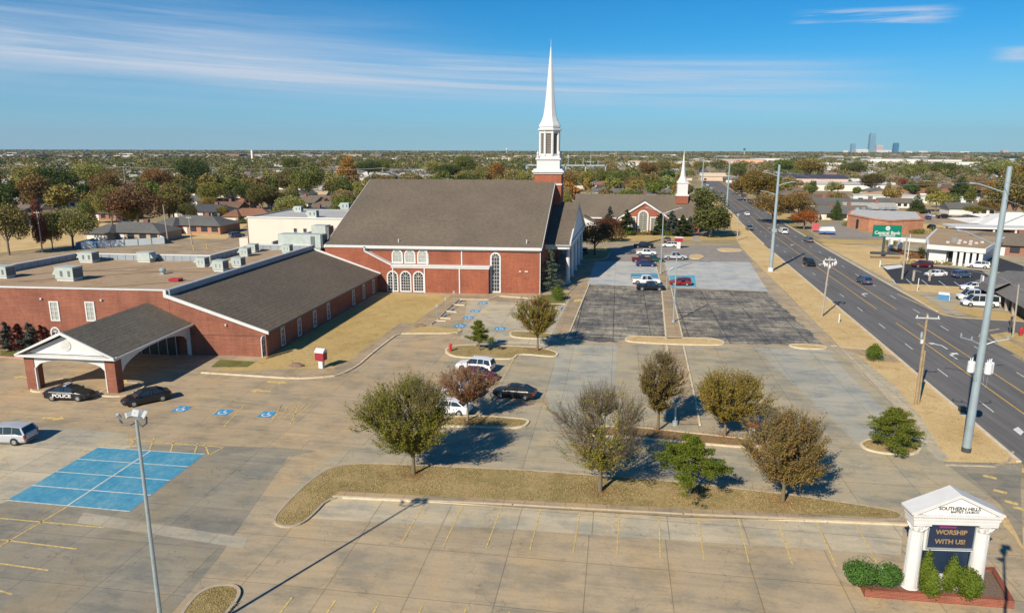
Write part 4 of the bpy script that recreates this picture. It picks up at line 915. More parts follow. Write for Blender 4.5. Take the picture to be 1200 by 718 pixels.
# ---------------------------------------------------------------- chapel beyond the car park
def chapel():
    t = thing('chapel_building', 'brick chapel with long taupe roof, arched window and small white spire', 'chapel', (8,245,0))
    x0, x1, yf, yb, ze, yr, zr = -14.5, 27.5, 243.0, 262.0, 5.0, 252.0, 12.0
    b = MB(); b.ext([(x0,y,z) for y, z in ((yf,0),(yb,0),(yb,ze),(yr,zr-.3),(yf,ze))], (x1-x0,0,0))
    g0, g1, gz, gx, gy = .6, 17.4, 5.0, 9.0, 239.0
    b.ext([(g0,gy,0),(g1,gy,0),(g1,gy,gz),(gx,gy,10.2),(g0,gy,gz)], (0,12,0)); b.build('wall', BRICK, t)
    r = MB(); s = (zr-ze)/(yr-yf)
    for ye in (yf-.6, yb+.6): r.ext([(x0-.4,ye,ze-.6*s+.1),(x1+3.4,ye,ze-.6*s+.1),(x1-.6,yr,zr+.1),(x0-.4,yr,zr+.1)], (0,0,-.2))
    gs = (10.4-gz)/(gx-g0)
    for xe in (g0-.7, g1+.7): r.ext([(xe,gy-.3,gz-.7*gs+.15),(xe,gy+11.5,gz-.7*gs+.15),(gx,gy+11.5,10.5),(gx,gy-.3,10.5)], (0,0,-.2))
    r.build('roof', SHING, t)
    c = MB(); c.box(x0-.4,g0-.9,yf-.78,yf-.62,ze-.75,ze-.25); c.box(g1+.9,x1+3.2,yf-.78,yf-.62,ze-.75,ze-.25)
    for xe in (g0-.9, g1+.9): c.ext([(xe,gy-.5,gz-.9*gs-.35),(xe,gy-.5,gz-.9*gs+.25),(gx,gy-.5,10.65),(gx,gy-.5,9.95)], (0,.22,0))
    c.box(-5.4,-4.6,yf-.2,yf-.02,0,ze-.6); c.box(g0+.2,g0+.9,gy-.12,gy-.01,0,ze)
    c.build('cornice', WHITE, t)
    CHG = mat('leaded_pane', (.17,.165,.13), .3, .3, 1.0, spec=.5)
    window(t, gx-.4, .9, 2.6, 6.3, gy, arch=True, cols=2, rows=7, fw=.5, pane=CHG)
    for X in (gx-4.0, gx+3.2): window(t, X, .9, 1.9, 4.2, gy, cols=2, rows=5, fw=.40, pane=CHG)
    p = MB(); px_, pw = -11.0, 6.0; p.ext([(px_-pw,236.5,2.7),(px_+pw,236.5,2.7),(px_,236.5,5.6)], (0,6.3,0)); p.build('porch_gable', SHING, t)
    p = MB(); p.ext([(px_-pw+1.2,236.38,2.55),(px_+pw-1.2,236.38,2.55),(px_,236.38,5.0)], (0,.1,0)); p.box(px_-pw,px_+pw,236.3,236.7,2.2,2.6)
    for X in (-15.6,-12.6,-9.4,-6.4): p.box(X-.25,X+.25,236.4,236.9,0,2.25)
    p.build('porch', WHITE, t)
    tx, ty = 21.8, 250.0; b = MB(); b.box(tx-2.0,tx+2.0,ty-2.0,ty+2.0,9.3,11.9); tw = b.build('tower', BRICK, t)
    s_ = MB(); s_.box(tx-2.2,tx+2.2,ty-2.2,ty+2.2,11.9,12.4); s_.box(tx-1.75,tx+1.75,ty-1.75,ty+1.75,12.4,16.2); s_.box(tx-1.95,tx+1.95,ty-1.95,ty+1.95,16.2,16.6)
    s_.lathe([(2.0,16.6),(1.5,17.3),(.95,18.4),(.62,20.6),(.30,24.2),(.06,27.0)], (tx,ty), 8, math.pi/8); s_.build('spire', WHITE, t)
chapel()
# ---------------------------------------------------------------- bank, shops and halls across the road
def bank():
    t = thing('bank_building', 'low white bank with flat brown roof and slim pale columns', 'bank', (*G(1120,305),0))
    A, B = Vector(G(1086,308)), Vector(G(1150,314)); u = (B-A).normalized(); v = Vector((-u.y,u.x)); W_, D = (B-A).length, 44
    def q(a, b_): p = A+u*a+v*b_; return (p.x,p.y)
    b = MB(); b.prism([q(0,1.5),q(W_*.32,1.5),q(W_*.32,3.2),q(W_*.92,3.2),q(W_*.92,D),q(-6,D),q(-3,14)], 0, 3.5); b.build('wall', WHITE, t)
    r = MB(); r.prism([q(-.4,-.2),q(W_+.4,-.2),q(W_+.2,D),q(-7,D+.2),q(-3.6,14)], 3.5, 4.6); r.build('roof_band', WHITE, t)
    r = MB(); r.prism([q(0,.2),q(W_,.2),q(W_-.2,D-.3),q(-6.4,D-.2),q(-3.0,14)], 4.6, 4.64); rf = r.build('roof', MT['gravel_roof'], t)
    g_ = MB(); g_.prism([q(W_*.34,3.08),q(W_*.9,3.08),q(W_*.9,3.18),q(W_*.34,3.18)], .2, 3.1); g_.build('shopfront', GLASS, t)
    for i in range(5):
        c = MB(); p = q(W_*(.5+.115*i), .5); c.obox(p, .8, .8, 0, 3.52, math.atan2(u.y,u.x)); c.build('column', WHITE, t)
    for i in range(2): c = MB(); p = q(-9-i*2.4, 12); c.obox(p, .7, 1.4, 0, 3.9, 0); c.build('column', WHITE, t)
    w2 = MB(); w2.prism([q(-13,13),q(-3.2,12.6),q(-3.2,15),q(-13,15.4)], 3.5, 4.3); w2.build('canopy', WHITE, t)
    for i in range(9):
        p = q(W_*(.25+.07*i), 6+3*(i%3)); m = MB(); m.obox(p, .5+.5*(i==1), .5, 4.64, 5.1+.8*(i==1), .3); m.build('roof_vent', WHITEF if i != 1 else METAL, rf)
bank()
def orange():
    t = thing('brick_office', 'orange brick single storey office with white flat roof beyond the green sign', 'office', (*G(1040,265),0))
    pts = P((1017,271),(1040,274.5),(1081,272.5),(1074,262.5),(1000,259),(993,262),(992,265.5))
    b = MB(); b.prism(pts, 0, 4.3); b.build('wall', BRICKB, t); r = MB(); r.prism(offset_poly(pts, -.25), 4.3, 4.6); r.build('roof_edge', BRICKB, t)
    r = MB(); r.prism(offset_poly(pts, .8), 4.61, 4.68); rf = r.build('roof', mat('white_roof_coat', (.50,.48,.45), .8, .15, .4), t)
    c = Vector(G(1030,262)); 
    for i in range(6): m = MB(); m.obox((c.x+3*i-6, c.y+8+2*(i%3)), 1.3, 1.0, 4.68, 5.4, .2); m.build('roof_unit', METAL, rf)
    m = MB(); a = pts[0]; m.obox(((pts[0][0]+pts[6][0])/2, (pts[0][1]+pts[6][1])/2-.2), .2, 1.4, .2, 3.4, .4); m.build('door', DARK, t)
orange()
def mansard():
    t = thing('mansard_shop', 'dark building with grey shingled mansard roof at the right edge', 'shop', (*G(1180,350),0))
    A, B, C_, D_ = [Vector(p) for p in P((1128,336),(1199,377),(1290,360),(1185,315))]
    A, B = Vector(G(1140,343)), Vector(G(1225,395)); u = (B-A).normalized(); v = Vector((-u.y,u.x)); W_ = (B-A).length; D = 26
    def q(a, b_, z): p = A+u*a+v*b_; return (p.x,p.y,z)
    b = MB(); b.prism([q(1.5,1.5,0)[:2],q(W_,1.5,0)[:2],q(W_,D,0)[:2],q(1.5,D,0)[:2]], 0, 3.0); b.build('wall', mat('dark_wall', (.06,.055,.05), .7, .3), t)
    r = MB(); vs = [q(0,0,2.4),q(W_+1,0,2.4),q(W_+1,D+1,2.4),q(0,D+1,2.4),q(3.5,4,5.2),q(W_-2.5,4,5.2),q(W_-2.5,D-3,5.2),q(3.5,D-3,5.2)]
    r.add(vs, [(0,1,5,4),(1,2,6,5),(2,3,7,6),(3,0,4,7),(4,5,6,7),(3,2,1,0)]); rf = r.build('roof', shingle('mansard_shingle', (.17,.165,.16)), t)
    d = MB(); d.add([q(8,-1.6,2.5),q(13,-1.6,2.5),q(13,2,4.6),q(8,2,4.6),q(8,-1.2,3.6),q(13,-1.2,3.6)], [(0,1,5,4),(4,5,2,3),(0,4,3),(1,2,5)]); d.build('dormer', MT['mansard_shingle'], rf)
    s_ = MB(); s_.add([q(6.5,-1.0,3.0),q(7.8,-1.0,3.0),q(7.8,-1.0,4.6),q(6.5,-1.0,4.6),q(6.5,-.8,3.0),q(7.8,-.8,3.0),q(7.8,-.8,4.6),q(6.5,-.8,4.6)], [(0,1,2,3),(4,7,6,5),(0,4,5,1),(2,6,7,3),(0,3,7,4),(1,5,6,2)]); s_.build('wall_sign', WHITE, t)
    for i in range(6):
        c = MB(); p = q(2.5+i*3.4,.7,0); c.obox(p[:2], .55, .55, 0, 2.6, math.atan2(u.y,u.x)); c.build('post', mat('taupe_post', (.33,.29,.24), .8) if 'taupe_post' not in MT else MT['taupe_post'], t)
    c = MB(); p = [q(10,16,5.4),q(26,16,5.4),q(26,25,5.4),q(10,25,5.4)]; c.ext(p, (0,0,.25)); c.build('upper_roof', WHITE, rf)
mansard()
def hip(mb, x0, x1, y0, y1, z0, z1, ov=.5, inset=None):
    x0-=ov; x1+=ov; y0-=ov; y1+=ov; i = (y1-y0)/2 if inset is None else inset; ym_ = (y0+y1)/2
    v = [(x0,y0,z0),(x1,y0,z0),(x1,y1,z0),(x0,y1,z0),(x0+i,ym_,z1),(x1-i,ym_,z1)]
    mb.add(v, [(0,1,5,4),(1,2,5),(2,3,4,5),(3,0,4),(3,2,1,0)])
def hall():
    bx, by = G(1165,282); t = thing('white_roofed_hall', 'brick hall with bright white hipped roofs and an open porte cochere', 'hall', (bx,by,0), R(-4))
    b = MB(); b.box(6,44,4,26,0,4); b.build('wall', BRICKD, t, world=False)
    r = MB(); hip(r, 0,24,8,28,4.2,7.6,1); hip(r, 24.5,50,2,26,4.2,7.4,1); hip(r, -3,8,12,30,4.25,6.5,.5); r.build('roof', mat('white_metal_roof', (.72,.70,.66), .6, .05), t, world=False)
    c = MB(); c.box(-12,15,-2,9,3.7,4.2); cn = c.build('canopy', WHITEF, t, world=False)
    for X, Y in ((-11,-1.3),(-1,-1.3),(5,-1.3),(14,-1.3),(-11,8)): p = MB(); p.box(X-.25,X+.25,Y-.25,Y+.25,0,3.7); p.build('post', WHITEF, cn, world=False)
    for z in (1.0,2.0): m = MB(); m.box(20,44,3.93,3.98,z,z+.3); m.build('brick_band', BRICKB, t, world=False)
hall()
# ---------------------------------------------------------------- trees
BARK = mat('bark', (.17,.135,.10), .95, .3, 6); BARKG = mat('olive_twig', (.15,.115,.06), .95, .25, 6); BARKP = mat('pale_bark', (.26,.215,.16), .95, .25, 6)
def tubes_mesh(segs, n=4):
    segs = np.asarray(segs, float); p0, p1, r0, r1 = segs[:,0:3], segs[:,3:6], segs[:,6], segs[:,7]
    d = p1-p0; d /= np.linalg.norm(d,axis=1,keepdims=True)+1e-9; a = np.where(np.abs(d[:,2:3])<.9, [[0,0,1.]], [[1.,0,0]])
    u = np.cross(d,a); u /= np.linalg.norm(u,axis=1,keepdims=True)+1e-9; w_ = np.cross(d,u); V = []
    for k in range(n):
        c, s = math.cos(2*math.pi*k/n), math.sin(2*math.pi*k/n); V.append(p0+(u*c+w_*s)*r0[:,None])
    for k in range(n):
        c, s = math.cos(2*math.pi*k/n), math.sin(2*math.pi*k/n); V.append(p1+(u*c+w_*s)*r1[:,None])
    V = np.stack(V,1).reshape(-1,3); m = len(segs); F = []
    base = np.arange(m)*2*n
    for k in range(n): F.append(np.stack([base+k, base+(k+1)%n, base+n+(k+1)%n, base+n+k],1))
    return V, np.concatenate(F)
def bez(a, b, c, n):
    t = np.linspace(0,1,n+1)[:,None]; return (1-t)**2*a+2*t*(1-t)*b+t*t*c
def broadleaf(name, label, x, y, H, W, TH, leafm, barkm=BARK, seed=1, nlimb=9, ntw=300, nsub=7, lps=9, leaf=.13, spread=.9, shape=1.0, bare=None, trunk_r=.16, lean=(0,0), flat=0, leafz=None, group=None, asym=None):
    """Trunk, limbs curving up to the crown's rim, twigs and single leaves."""
    rs = np.random.default_rng(seed); t = thing(name, label, 'tree', (x,y,0), 0, group)
    segs = []; top = np.array([lean[0]*TH, lean[1]*TH, TH]); segs.append((0,0,-.05,*(top*.5),trunk_r*1.25,trunk_r)); segs.append((*(top*.5),*top,trunk_r,trunk_r*.85))
    CH = H-TH*.75; cz = TH*.75+CH*.5
    def env(az_, e):   # crown rim point in direction az, height fraction e from the fork to the top
        z = TH*1.02+(H-TH*1.02)*e; q = .48
        rr = W/2*(.16+.84*(e/q)**.72) if e < q else W/2*max(.02, 1-((e-q)/(1-q))**(2.0*shape))**.55
        rr *= .88+.20*math.sin(az_*3+seed)+.09*math.sin(az_*7+seed*2)+.06*math.sin(e*9+az_*2)
        if asym: rr *= 1+asym[0]*math.cos(az_-asym[1])
        return np.array([rr*math.cos(az_), rr*math.sin(az_), z])
    nodes = []
    for i in range(nlimb):
        a = 2*math.pi*(i+rs.uniform(-.3,.3))/nlimb; e = rs.uniform(.45,1.0); end = env(a, e)*np.array([.62,.62,1]); end[2] = TH+(end[2]-TH)*.8
        s0 = top*rs.uniform(.78,1.0); mid = s0+(end-s0)*.45+np.array([0,0,.12*CH])*(1 if spread<1 else .4); pts = bez(s0, mid, end, 7)
        rr = np.linspace(trunk_r*.55, .03, 8)
        for k in range(7): segs.append((*pts[k],*pts[k+1],rr[k],rr[k+1])); nodes.append((pts[k+1], (pts[k+1]-pts[k])))
    P_ = np.array([n_[0] for n_ in nodes]); leaves = []; laxis = []
    twig = []
    for i in range(ntw):
        a = rs.uniform(0,2*math.pi); e = rs.beta(1.35,1.25); tip = env(a, e); f = rs.uniform(.12,1.0)**.6; tip[:2] *= f; tip[2] = tip[2]*(1-.0)+rs.normal(0,.12)
        tip[2] = min(tip[2], H*(.97+.05*rs.random()))
        low = P_-np.array([0,0,0]); dd = np.linalg.norm(P_-tip,axis=1)+np.maximum(0,P_[:,2]-tip[2]+.2)*3; j = int(np.argmin(dd)); s0 = P_[j]
        mid = s0+(tip-s0)*.5+np.array([0,0,.10*np.linalg.norm(tip-s0)]); pts = bez(s0, mid, tip, 4); rr = np.linspace(.024,.009,5)
        for k in range(4): twig.append((*pts[k],*pts[k+1],rr[k],rr[k+1]))
        for q in range(nsub):
            u = rs.uniform(.25,1); b0 = pts[min(3,int(u*4))]+(pts[min(4,int(u*4)+1)]-pts[min(3,int(u*4))])*(u*4%1); d = (tip-top*.8); d = d/np.linalg.norm(d)*.95+rs.normal(size=3)*.30+np.array([0,0,.22]); d = d/np.linalg.norm(d)
            ln = rs.uniform(.4,1.05)*(.55+W/13); e1 = b0+d*ln; twig.append((*b0,*e1,.009,.004))
            keep = 1.0 if bare is None else bare(b0/np.array([W/2,W/2,H]), rs)
            if rs.random() > keep: continue
            for _ in range(lps):
                v = rs.random(); leaves.append(b0+d*ln*v*1.08+rs.normal(size=3)*.05)
    V1, F1 = tubes_mesh(segs, 8); fast_mesh('trunk', V1, F1, barkm, t)
    V2, F2 = tubes_mesh(twig, 3); fast_mesh('branches', V2, F2, barkm if barkm is not BARK else BARKG, t)
    lv = np.array(leaves); V, F = leaf_quads(lv, leaf, bias_up=.35); fast_mesh('crown', V, F, leafm, t)
    return t
LM1 = leafmat('olive_leaves', [(.10,.12,.014),(.17,.18,.02),(.23,.21,.03),(.25,.18,.04)])
LM2 = leafmat('thin_olive_leaves', [(.12,.17,.015),(.23,.24,.025),(.32,.24,.04),(.25,.17,.06)])
LM4 = leafmat('bronze_leaves', [(.13,.115,.025),(.22,.165,.04),(.28,.175,.06),(.24,.13,.05)])
LM5 = leafmat('dusky_olive_leaves', [(.11,.09,.025),(.19,.14,.04),(.24,.155,.055)])
LM6 = leafmat('golden_olive_leaves', [(.12,.115,.018),(.23,.18,.028),(.31,.22,.04),(.25,.15,.04)])
LM7 = leafmat('rusty_leaves', [(.15,.115,.025),(.29,.14,.04),(.27,.09,.045),(.24,.16,.045)])
LM9 = leafmat('turning_leaves', [(.09,.12,.014),(.19,.19,.024),(.31,.18,.035),(.27,.13,.05)])
def tpx(bx, by, tx, ty):
    x, y = G(bx, by); return x, y, ONY(tx, ty, y)[1]
x, y, h = tpx(485,557,478,448)
broadleaf('elm_tree', 'olive green fan-shaped tree on the grass island, left of the bare-topped one', x, y, h, 9.4, 1.9, LM1, BARKG, 3, 13, 600, 9, 10, .115, asym=(.14,math.pi), bare=lambda p, r: .97 if p[2] < .72 else (.6 if p[0] < .1 else .15), trunk_r=.15)
x, y, h = tpx(703,577,692,456)
broadleaf('elm_tree', 'half bare grey-twigged tree with thin yellow-green leaves low in its crown', x, y, h, 9.3, 1.9, LM2, mat('grey_brown_twig', (.15,.115,.075), .95, .25, 6), 11, 13, 520, 10, 7, .115, bare=lambda p, r: .75 if (p[2] < .42) else (.55 if (abs(p[0]-.12) < .16 and p[2] < .78) else .10), trunk_r=.17)
x, y, h = tpx(917,589,925,487)
broadleaf('ornamental_tree', 'bronze and green rounded tree at the right end of the grass island', x, y, h, 7.7, 1.6, LM4, BARKG, 5, 12, 500, 9, 9, .11, bare=lambda p, r: .85 if p[2] < .8 else .5, trunk_r=.15, shape=1.2)
x, y, h = tpx(771,505,764,413)
broadleaf('vase_tree', 'dusky olive vase-shaped tree with bare twigs at its top on the mulched island', x, y, h, 5.6, 2.0, LM5, BARKG, 8, 9, 360, 8, 10, .12, bare=lambda p, r: .97 if p[2] < .74 else .15, trunk_r=.13, shape=1.1)
x, y, h = tpx(849,511,848,440)
broadleaf('ornamental_tree', 'wide golden olive tree in front of the small red and white box', x, y, h, 8.4, 1.5, LM6, BARK, 21, 11, 380, 8, 10, .12, trunk_r=.14, asym=(.15,0))
x, y, h = tpx(548,494,548,434)
broadleaf('ornamental_tree', 'rusty red flat-crowned tree with a white car parked behind its trunk', x, y, h-.2, 6.6, 2.15, LM7, BARKP, 13, 11, 280, 8, 9, .115, trunk_r=.12, shape=1.5, asym=(.1,math.pi), bare=lambda p, r: .9 if p[2] < .75 else .45)
x, y, h = tpx(630,411,629,351)
broadleaf('vase_tree', 'green tree turning orange on the kerbed island near the church corner', x, y, h, 7.2, 2.3, LM9, BARK, 17, 10, 360, 8, 10, .13, bare=lambda p, r: .97 if p[2] < .8 else .45, trunk_r=.13)
def pine(label, x, y, H, W, TH, leafm, seed, nb=26, group=None, name='pine_tree'):
    rs = np.random.default_rng(seed); t = thing(name, label, 'tree', (x,y,0), 0, group); segs = []; C = []; OUT = []
    pts = [np.array([0,0,0.])]
    for k in range(1,7): pts.append(np.array([rs.normal(0,.05*k/2), rs.normal(0,.05*k/2), H*.93*k/6]))
    for k in range(6): segs.append((*pts[k],*pts[k+1],.14*(1-k/6.5),.14*(1-(k+1)/6.5)+.01))
    for i in range(nb):
        e = (i+.5)/nb; z = TH+(H*.96-TH)*e; a = i*2.4+rs.uniform(-.5,.5); prof = (1-e)**.75*(.82+.25*math.sin(i*1.7+seed))+.10
        ln = W/2*prof*rs.uniform(.65,1.12); k = min(5,int(z/(H*.93)*6)); b0 = pts[k]+(pts[k+1]-pts[k])*((z/(H*.93)*6)%1); b0 = np.array([b0[0],b0[1],z])
        d = np.array([math.cos(a), math.sin(a), rs.uniform(.05,.35)]); tip = b0+d*ln; mid = b0+d*ln*.5+np.array([0,0,-.06*ln]); bp = bez(b0, mid, tip, 4)
        for k in range(4): segs.append((*bp[k],*bp[k+1],.045*(1-k/5),.045*(1-(k+1)/5)))
        for q in range(int(3+ln*4)):
            u = rs.uniform(.35,1.05); c = b0+d*ln*u+rs.normal(size=3)*np.array([.22,.22,.12])*ln*.5; m = 55; r_ = rs.uniform(.24,.44)*(.7+W/14)
            o = rs.normal(size=(m,3)); o /= np.linalg.norm(o,axis=1,keepdims=True); o[:,2] = np.abs(o[:,2])*.9-.15; C.append(c+o*r_*rs.uniform(.35,1.05,(m,1))); OUT.append(o)
    V1, F1 = tubes_mesh(segs, 7); fast_mesh('trunk', V1, F1, BARK, t)
    C = np.concatenate(C); OUT = np.concatenate(OUT); V, F = leaf_quads(C, .19, axis=OUT, aspect=.3); fast_mesh('crown', V, F, leafm, t); return t
PN1 = leafmat('pine_needles', [(.055,.085,.010),(.13,.165,.018),(.22,.25,.035)], clump=1.6); PN2 = leafmat('yellowish_needles', [(.07,.095,.014),(.14,.165,.022),(.21,.22,.04)], clump=1.6); PN3 = leafmat('blue_spruce_needles', [(.07,.10,.065),(.13,.17,.115),(.20,.235,.16)], clump=1.4)
PND = leafmat('dark_needles', [(.018,.032,.012),(.04,.06,.018),(.07,.09,.03)], clump=1.4)
x, y, h = tpx(808,581,808,516); pine('bright green irregular pine between the bare-topped tree and the bronze tree', x, y, h+.3, 6.6, 1.6, PN1, 4, 40)
x, y, h = tpx(562,411,561,378); pine('small dark yellow-green pine beside the red hydrant island', x, y, h+.3, 4.4, 1.1, PN2, 9, 28)
x, y, h = tpx(1044,524,1045,482); pine('low spreading pine on the small kerbed island near the steel pole', x, y-.3, h+.4, 5.6, .4, PN2, 22, 40)
def conifer(label, x, y, H, W, leafm, seed, dens=1.0, group=None, name='spruce_tree', leaf=.2, TH=.3):
    rs = np.random.default_rng(seed); t = thing(name, label, 'tree', (x,y,0), 0, group); segs = [(0,0,0,0,0,H*.5,.13,.08),(0,0,H*.5,0,0,H*.98,.08,.015)]; C = []; A = []
    nb = int(H*9)
    for i in range(nb):
        e = ((i+rs.random())/nb); z = TH+(H-TH)*e; ln = W/2*(1-e)**.8*rs.uniform(.6,1.15)+.08; a = rs.uniform(0,2*math.pi); d = np.array([math.cos(a),math.sin(a),rs.uniform(-.15,.15)])
        b0 = np.array([0,0,z]); tip = b0+d*ln+np.array([0,0,.1*ln]); segs.append((*b0,*tip,.03,.008)); m = int((14+ln*46)*dens)
        u = rs.uniform(.15,1.05,(m,1)); C.append(b0+(tip-b0)*u+rs.normal(size=(m,3))*np.array([.12,.12,.07])*(.4+ln*.5)); A.append(np.repeat((d+np.array([0,0,-.2]))[None],m,0))
    V1, F1 = tubes_mesh(segs, 5); fast_mesh('trunk', V1, F1, BARK, t); C = np.concatenate(C); A = np.concatenate(A); V, F = leaf_quads(C, leaf, axis=A, aspect=.4); fast_mesh('crown', V, F, leafm, t); return t
x, y, h = tpx(645,343,645,286); conifer('tall grey-green spruce against the church wall by the first portico column', x-.2, 134.6, 8.9, 5.4, PN3, 3, 1.9)
def bush(label, x, y, H, W, leafm, seed=1, n=1500, leaf=.12, name='shrub', lobes=5, cat='shrub', group=None, z0=0, cone=False, D=None):
    rs = np.random.default_rng(seed); t = thing(name, label, cat, (x,y,z0), 0, group); C = []; O = []; D = D or W
    cs = [(0,0,H*.5,1.0)] + [(rs.uniform(-.25,.25)*W, rs.uniform(-.25,.25)*D, H*rs.uniform(.35,.62), rs.uniform(.55,.8)) for _ in range(lobes)]
    for cx, cy, cz, s in cs:
        m = int(n/len(cs)); o = rs.normal(size=(m,3)); o /= np.linalg.norm(o,axis=1,keepdims=True); r_ = rs.uniform(.66,1.14,(m,1)); p = o*r_*np.array([W/2*s,D/2*s,H/2*s])+[cx,cy,cz]
        if cone: k_ = np.clip(1.15-p[:,2:3]/H*.75, .25, 1.1); p[:,:2] *= k_
        p[:,2] = np.clip(p[:,2], .02, None); C.append(p); O.append(o)
    C = np.concatenate(C); O = np.concatenate(O); V, F = leaf_quads(C, leaf, out=O, outw=.55); fast_mesh('foliage', V, F, leafm, t)
    segs = [(0,0,0,rs.uniform(-.2,.2)*W,rs.uniform(-.2,.2)*D,H*.6,.04,.02) for _ in range(5)]; V1, F1 = tubes_mesh(segs, 5); fast_mesh('stem', V1, F1, BARK, t); return t
BU1 = leafmat('boxwood_leaves', [(.06,.105,.012),(.12,.17,.02),(.19,.23,.035)], clump=3); BU2 = leafmat('juniper_leaves', [(.035,.09,.018),(.08,.17,.035),(.13,.22,.05)], clump=2.5); BU3 = leafmat('yellow_shrub', [(.20,.15,.02),(.30,.22,.03)], clump=2)
BUR = leafmat('maroon_needles', [(.03,.008,.008),(.08,.02,.018),(.12,.035,.028)], clump=2); PN3D = leafmat('dusty_blue_needles', [(.05,.065,.05),(.09,.11,.09),(.13,.14,.12)], clump=1.8)
x, y, h = tpx(1025,423,1025,403); bush('rounded dark green bush on straw grass by the bend in the footpath', x, y, 2.4, 2.6, BU1, 5, 3200, .14, cone=True, name='evergreen_bush')
x, y = G(654,352); bush('dark green clipped bush beside the spruce at the church corner', x, y, 2.9, 2.6, BU1, 6, 2400, .16, cone=True, name='evergreen_bush')
# young spruces by the annex wall
for i, (bx, ty, m_, lb) in enumerate(((4,377,PN3D,'dusty blue young spruce farthest left against the annex wall'),(20,376,BUR,'maroon young spruce left of the arched annex window, between two blue ones'),(35,376,PN3D,'dusty blue young spruce between the two maroon ones by the annex'),(52,380,BUR,'maroon young spruce nearest the white canopy gable'))):
    x, y = G(bx+1, 411); conifer(lb, x, 81.6, 3.9-.2*(i%2), 3.3, m_, 30+i, 2.4, 'young spruces by the annex wall', 'young_spruce', .22, .1)
# spruces before the chapel
for i, (bx, by, ty, W_, m_, lb) in enumerate(((714,274,242,6,PN3D,'blue spruce before the left half of the chapel'),(734,275,246,7,PND,'dark conical spruce just left of the arched chapel window'),(774,275,250,8,PND,'dark spruce right of the arched chapel window'),(786,276,246,7,PN3D,'tall blue-grey spruce behind the car park lamp'),(799,277,252,6,PND,'narrow dark spruce under the chapel spire'),(808,276,254,5,PN3D,'short blue spruce by the chapel path'))):
    x, y, h = tpx(bx, by, bx, ty); conifer(lb, x, y, h, W_, m_, 50+i, 2.0, 'spruces before the chapel', 'spruce_tree', .5, .2)
for i in range(8):
    x, y = G(743+i*4.4, 275); bush('golden yellow shrub in the bed below the arched chapel window', x, y, 1.5, 1.9, BU3, 70+i, 160, .3, group='golden shrubs under the chapel window', lobes=1)
for i, (px_, py_) in enumerate(((736,276),(781,276.5))): x, y = G(px_, py_); bush(('green clipped shrub left of the golden row','green clipped shrub right of the golden row')[i], x, y, 1.8, 4, BU1, 90+i, 300, .3, lobes=2)
# ---------------------------------------------------------------- crowns shared by the trees of the town
TREEG = leafmat('town_leaves', [(.45,.45,.45),(.85,.85,.85),(1.25,1.2,1.1)], obj=True, clump=.35, trans=.15)
def proto_tree(name, seed, shape='round', n=1500, q=.55):
    rs = np.random.default_rng(seed); t = thing(name, 'x', 'tree', (0,0,-500)); C = []; O = []
    if shape == 'round': lob = [(0,0,.66,.34,.30)]+[(.27*math.cos(a),.27*math.sin(a),rs.uniform(.45,.72),rs.uniform(.17,.26),rs.uniform(.15,.22)) for a in rs.uniform(0,6.28,9)]
    elif shape == 'tall': lob = [(0,0,.6,.22,.36)]+[(.13*math.cos(a),.13*math.sin(a),rs.uniform(.3,.85),rs.uniform(.12,.18),rs.uniform(.12,.18)) for a in rs.uniform(0,6.28,9)]
    elif shape == 'wide': lob = [(0,0,.62,.42,.26)]+[(.40*math.cos(a),.40*math.sin(a),rs.uniform(.45,.68),rs.uniform(.18,.28),rs.uniform(.14,.2)) for a in rs.uniform(0,6.28,11)]
    else: lob = [(rs.uniform(-.05,.05),rs.uniform(-.05,.05),.15+.8*k/9,.30*(1-k/10.5)+.03,.09) for k in range(10)]
    A = sum(l_[3]*l_[3] for l_ in lob)
    for cx, cy, cz, rr, rz_ in lob:
        m = int(n*rr*rr/A)+10; o = rs.normal(size=(m,3)); o /= np.linalg.norm(o,axis=1,keepdims=True); s = rs.uniform(.62,1.08,(m,1)); C.append(o*s*np.array([rr,rr,rz_])+[cx,cy,cz]); O.append(o)
    C = np.concatenate(C)*10; O = np.concatenate(O); global rng; V, F = leaf_quads(C, q, out=O, outw=.35); c = fast_mesh('crown', V, F, TREEG, t)
    segs = [(0,0,0,.1,0,3.2,.26,.2),(.1,0,3.2,0,0,6.5,.2,.08)]+[(.1*math.cos(a),.1*math.sin(a),rs.uniform(2,3.6),2.4*math.cos(a),2.4*math.sin(a),rs.uniform(5,7),.11,.04) for a in rs.uniform(0,6.28,6)]
    V1, F1 = tubes_mesh(segs, 5); fast_mesh('trunk', V1, F1, BARK, t); return t
PROT = {}
def town_tree(x, y, h, w_, col, label, kind='round', near=True, group=None, name=None, z=0):
    key = (kind, near, random.randrange(3)); nm = name or {'round':'broadleaf_tree','tall':'narrow_tree','wide':'spreading_tree','conifer':'evergreen_tree'}[kind]
    s = (w_/10*(.98 if kind in('round',) else 1.6 if kind == 'tall' else .78 if kind == 'wide' else 1.6),)*2+(h/10*1.04,); rz = random.uniform(0,6.28)
    c4 = (*[c*random.uniform(.88,1.12) for c in col], 1)
    if key not in PROT:
        t = proto_tree(nm, hash((kind,near,key[2]))%1000 if False else len(PROT)*7+3, kind, 6800 if near else 1300, .33 if near else .8); PROT[key] = t
        t.location = (x,y,z); t.rotation_euler = (0,0,rz); t.scale = s; t['label'] = label
        for c in t.children: c.color = c4
        if group: t['group'] = group
        return t
    return dup(PROT[key], (x,y,z), rz, label, group, s, c4)
RUST, BROWN, OLIVE, GREEN_, DKG, GOLD, ORNG, MARN, PALE, TAN = (.25,.16,.058),(.205,.165,.055),(.23,.21,.055),(.145,.175,.04),(.085,.115,.032),(.30,.235,.06),(.36,.19,.045),(.23,.08,.06),(.31,.285,.095),(.30,.235,.11)
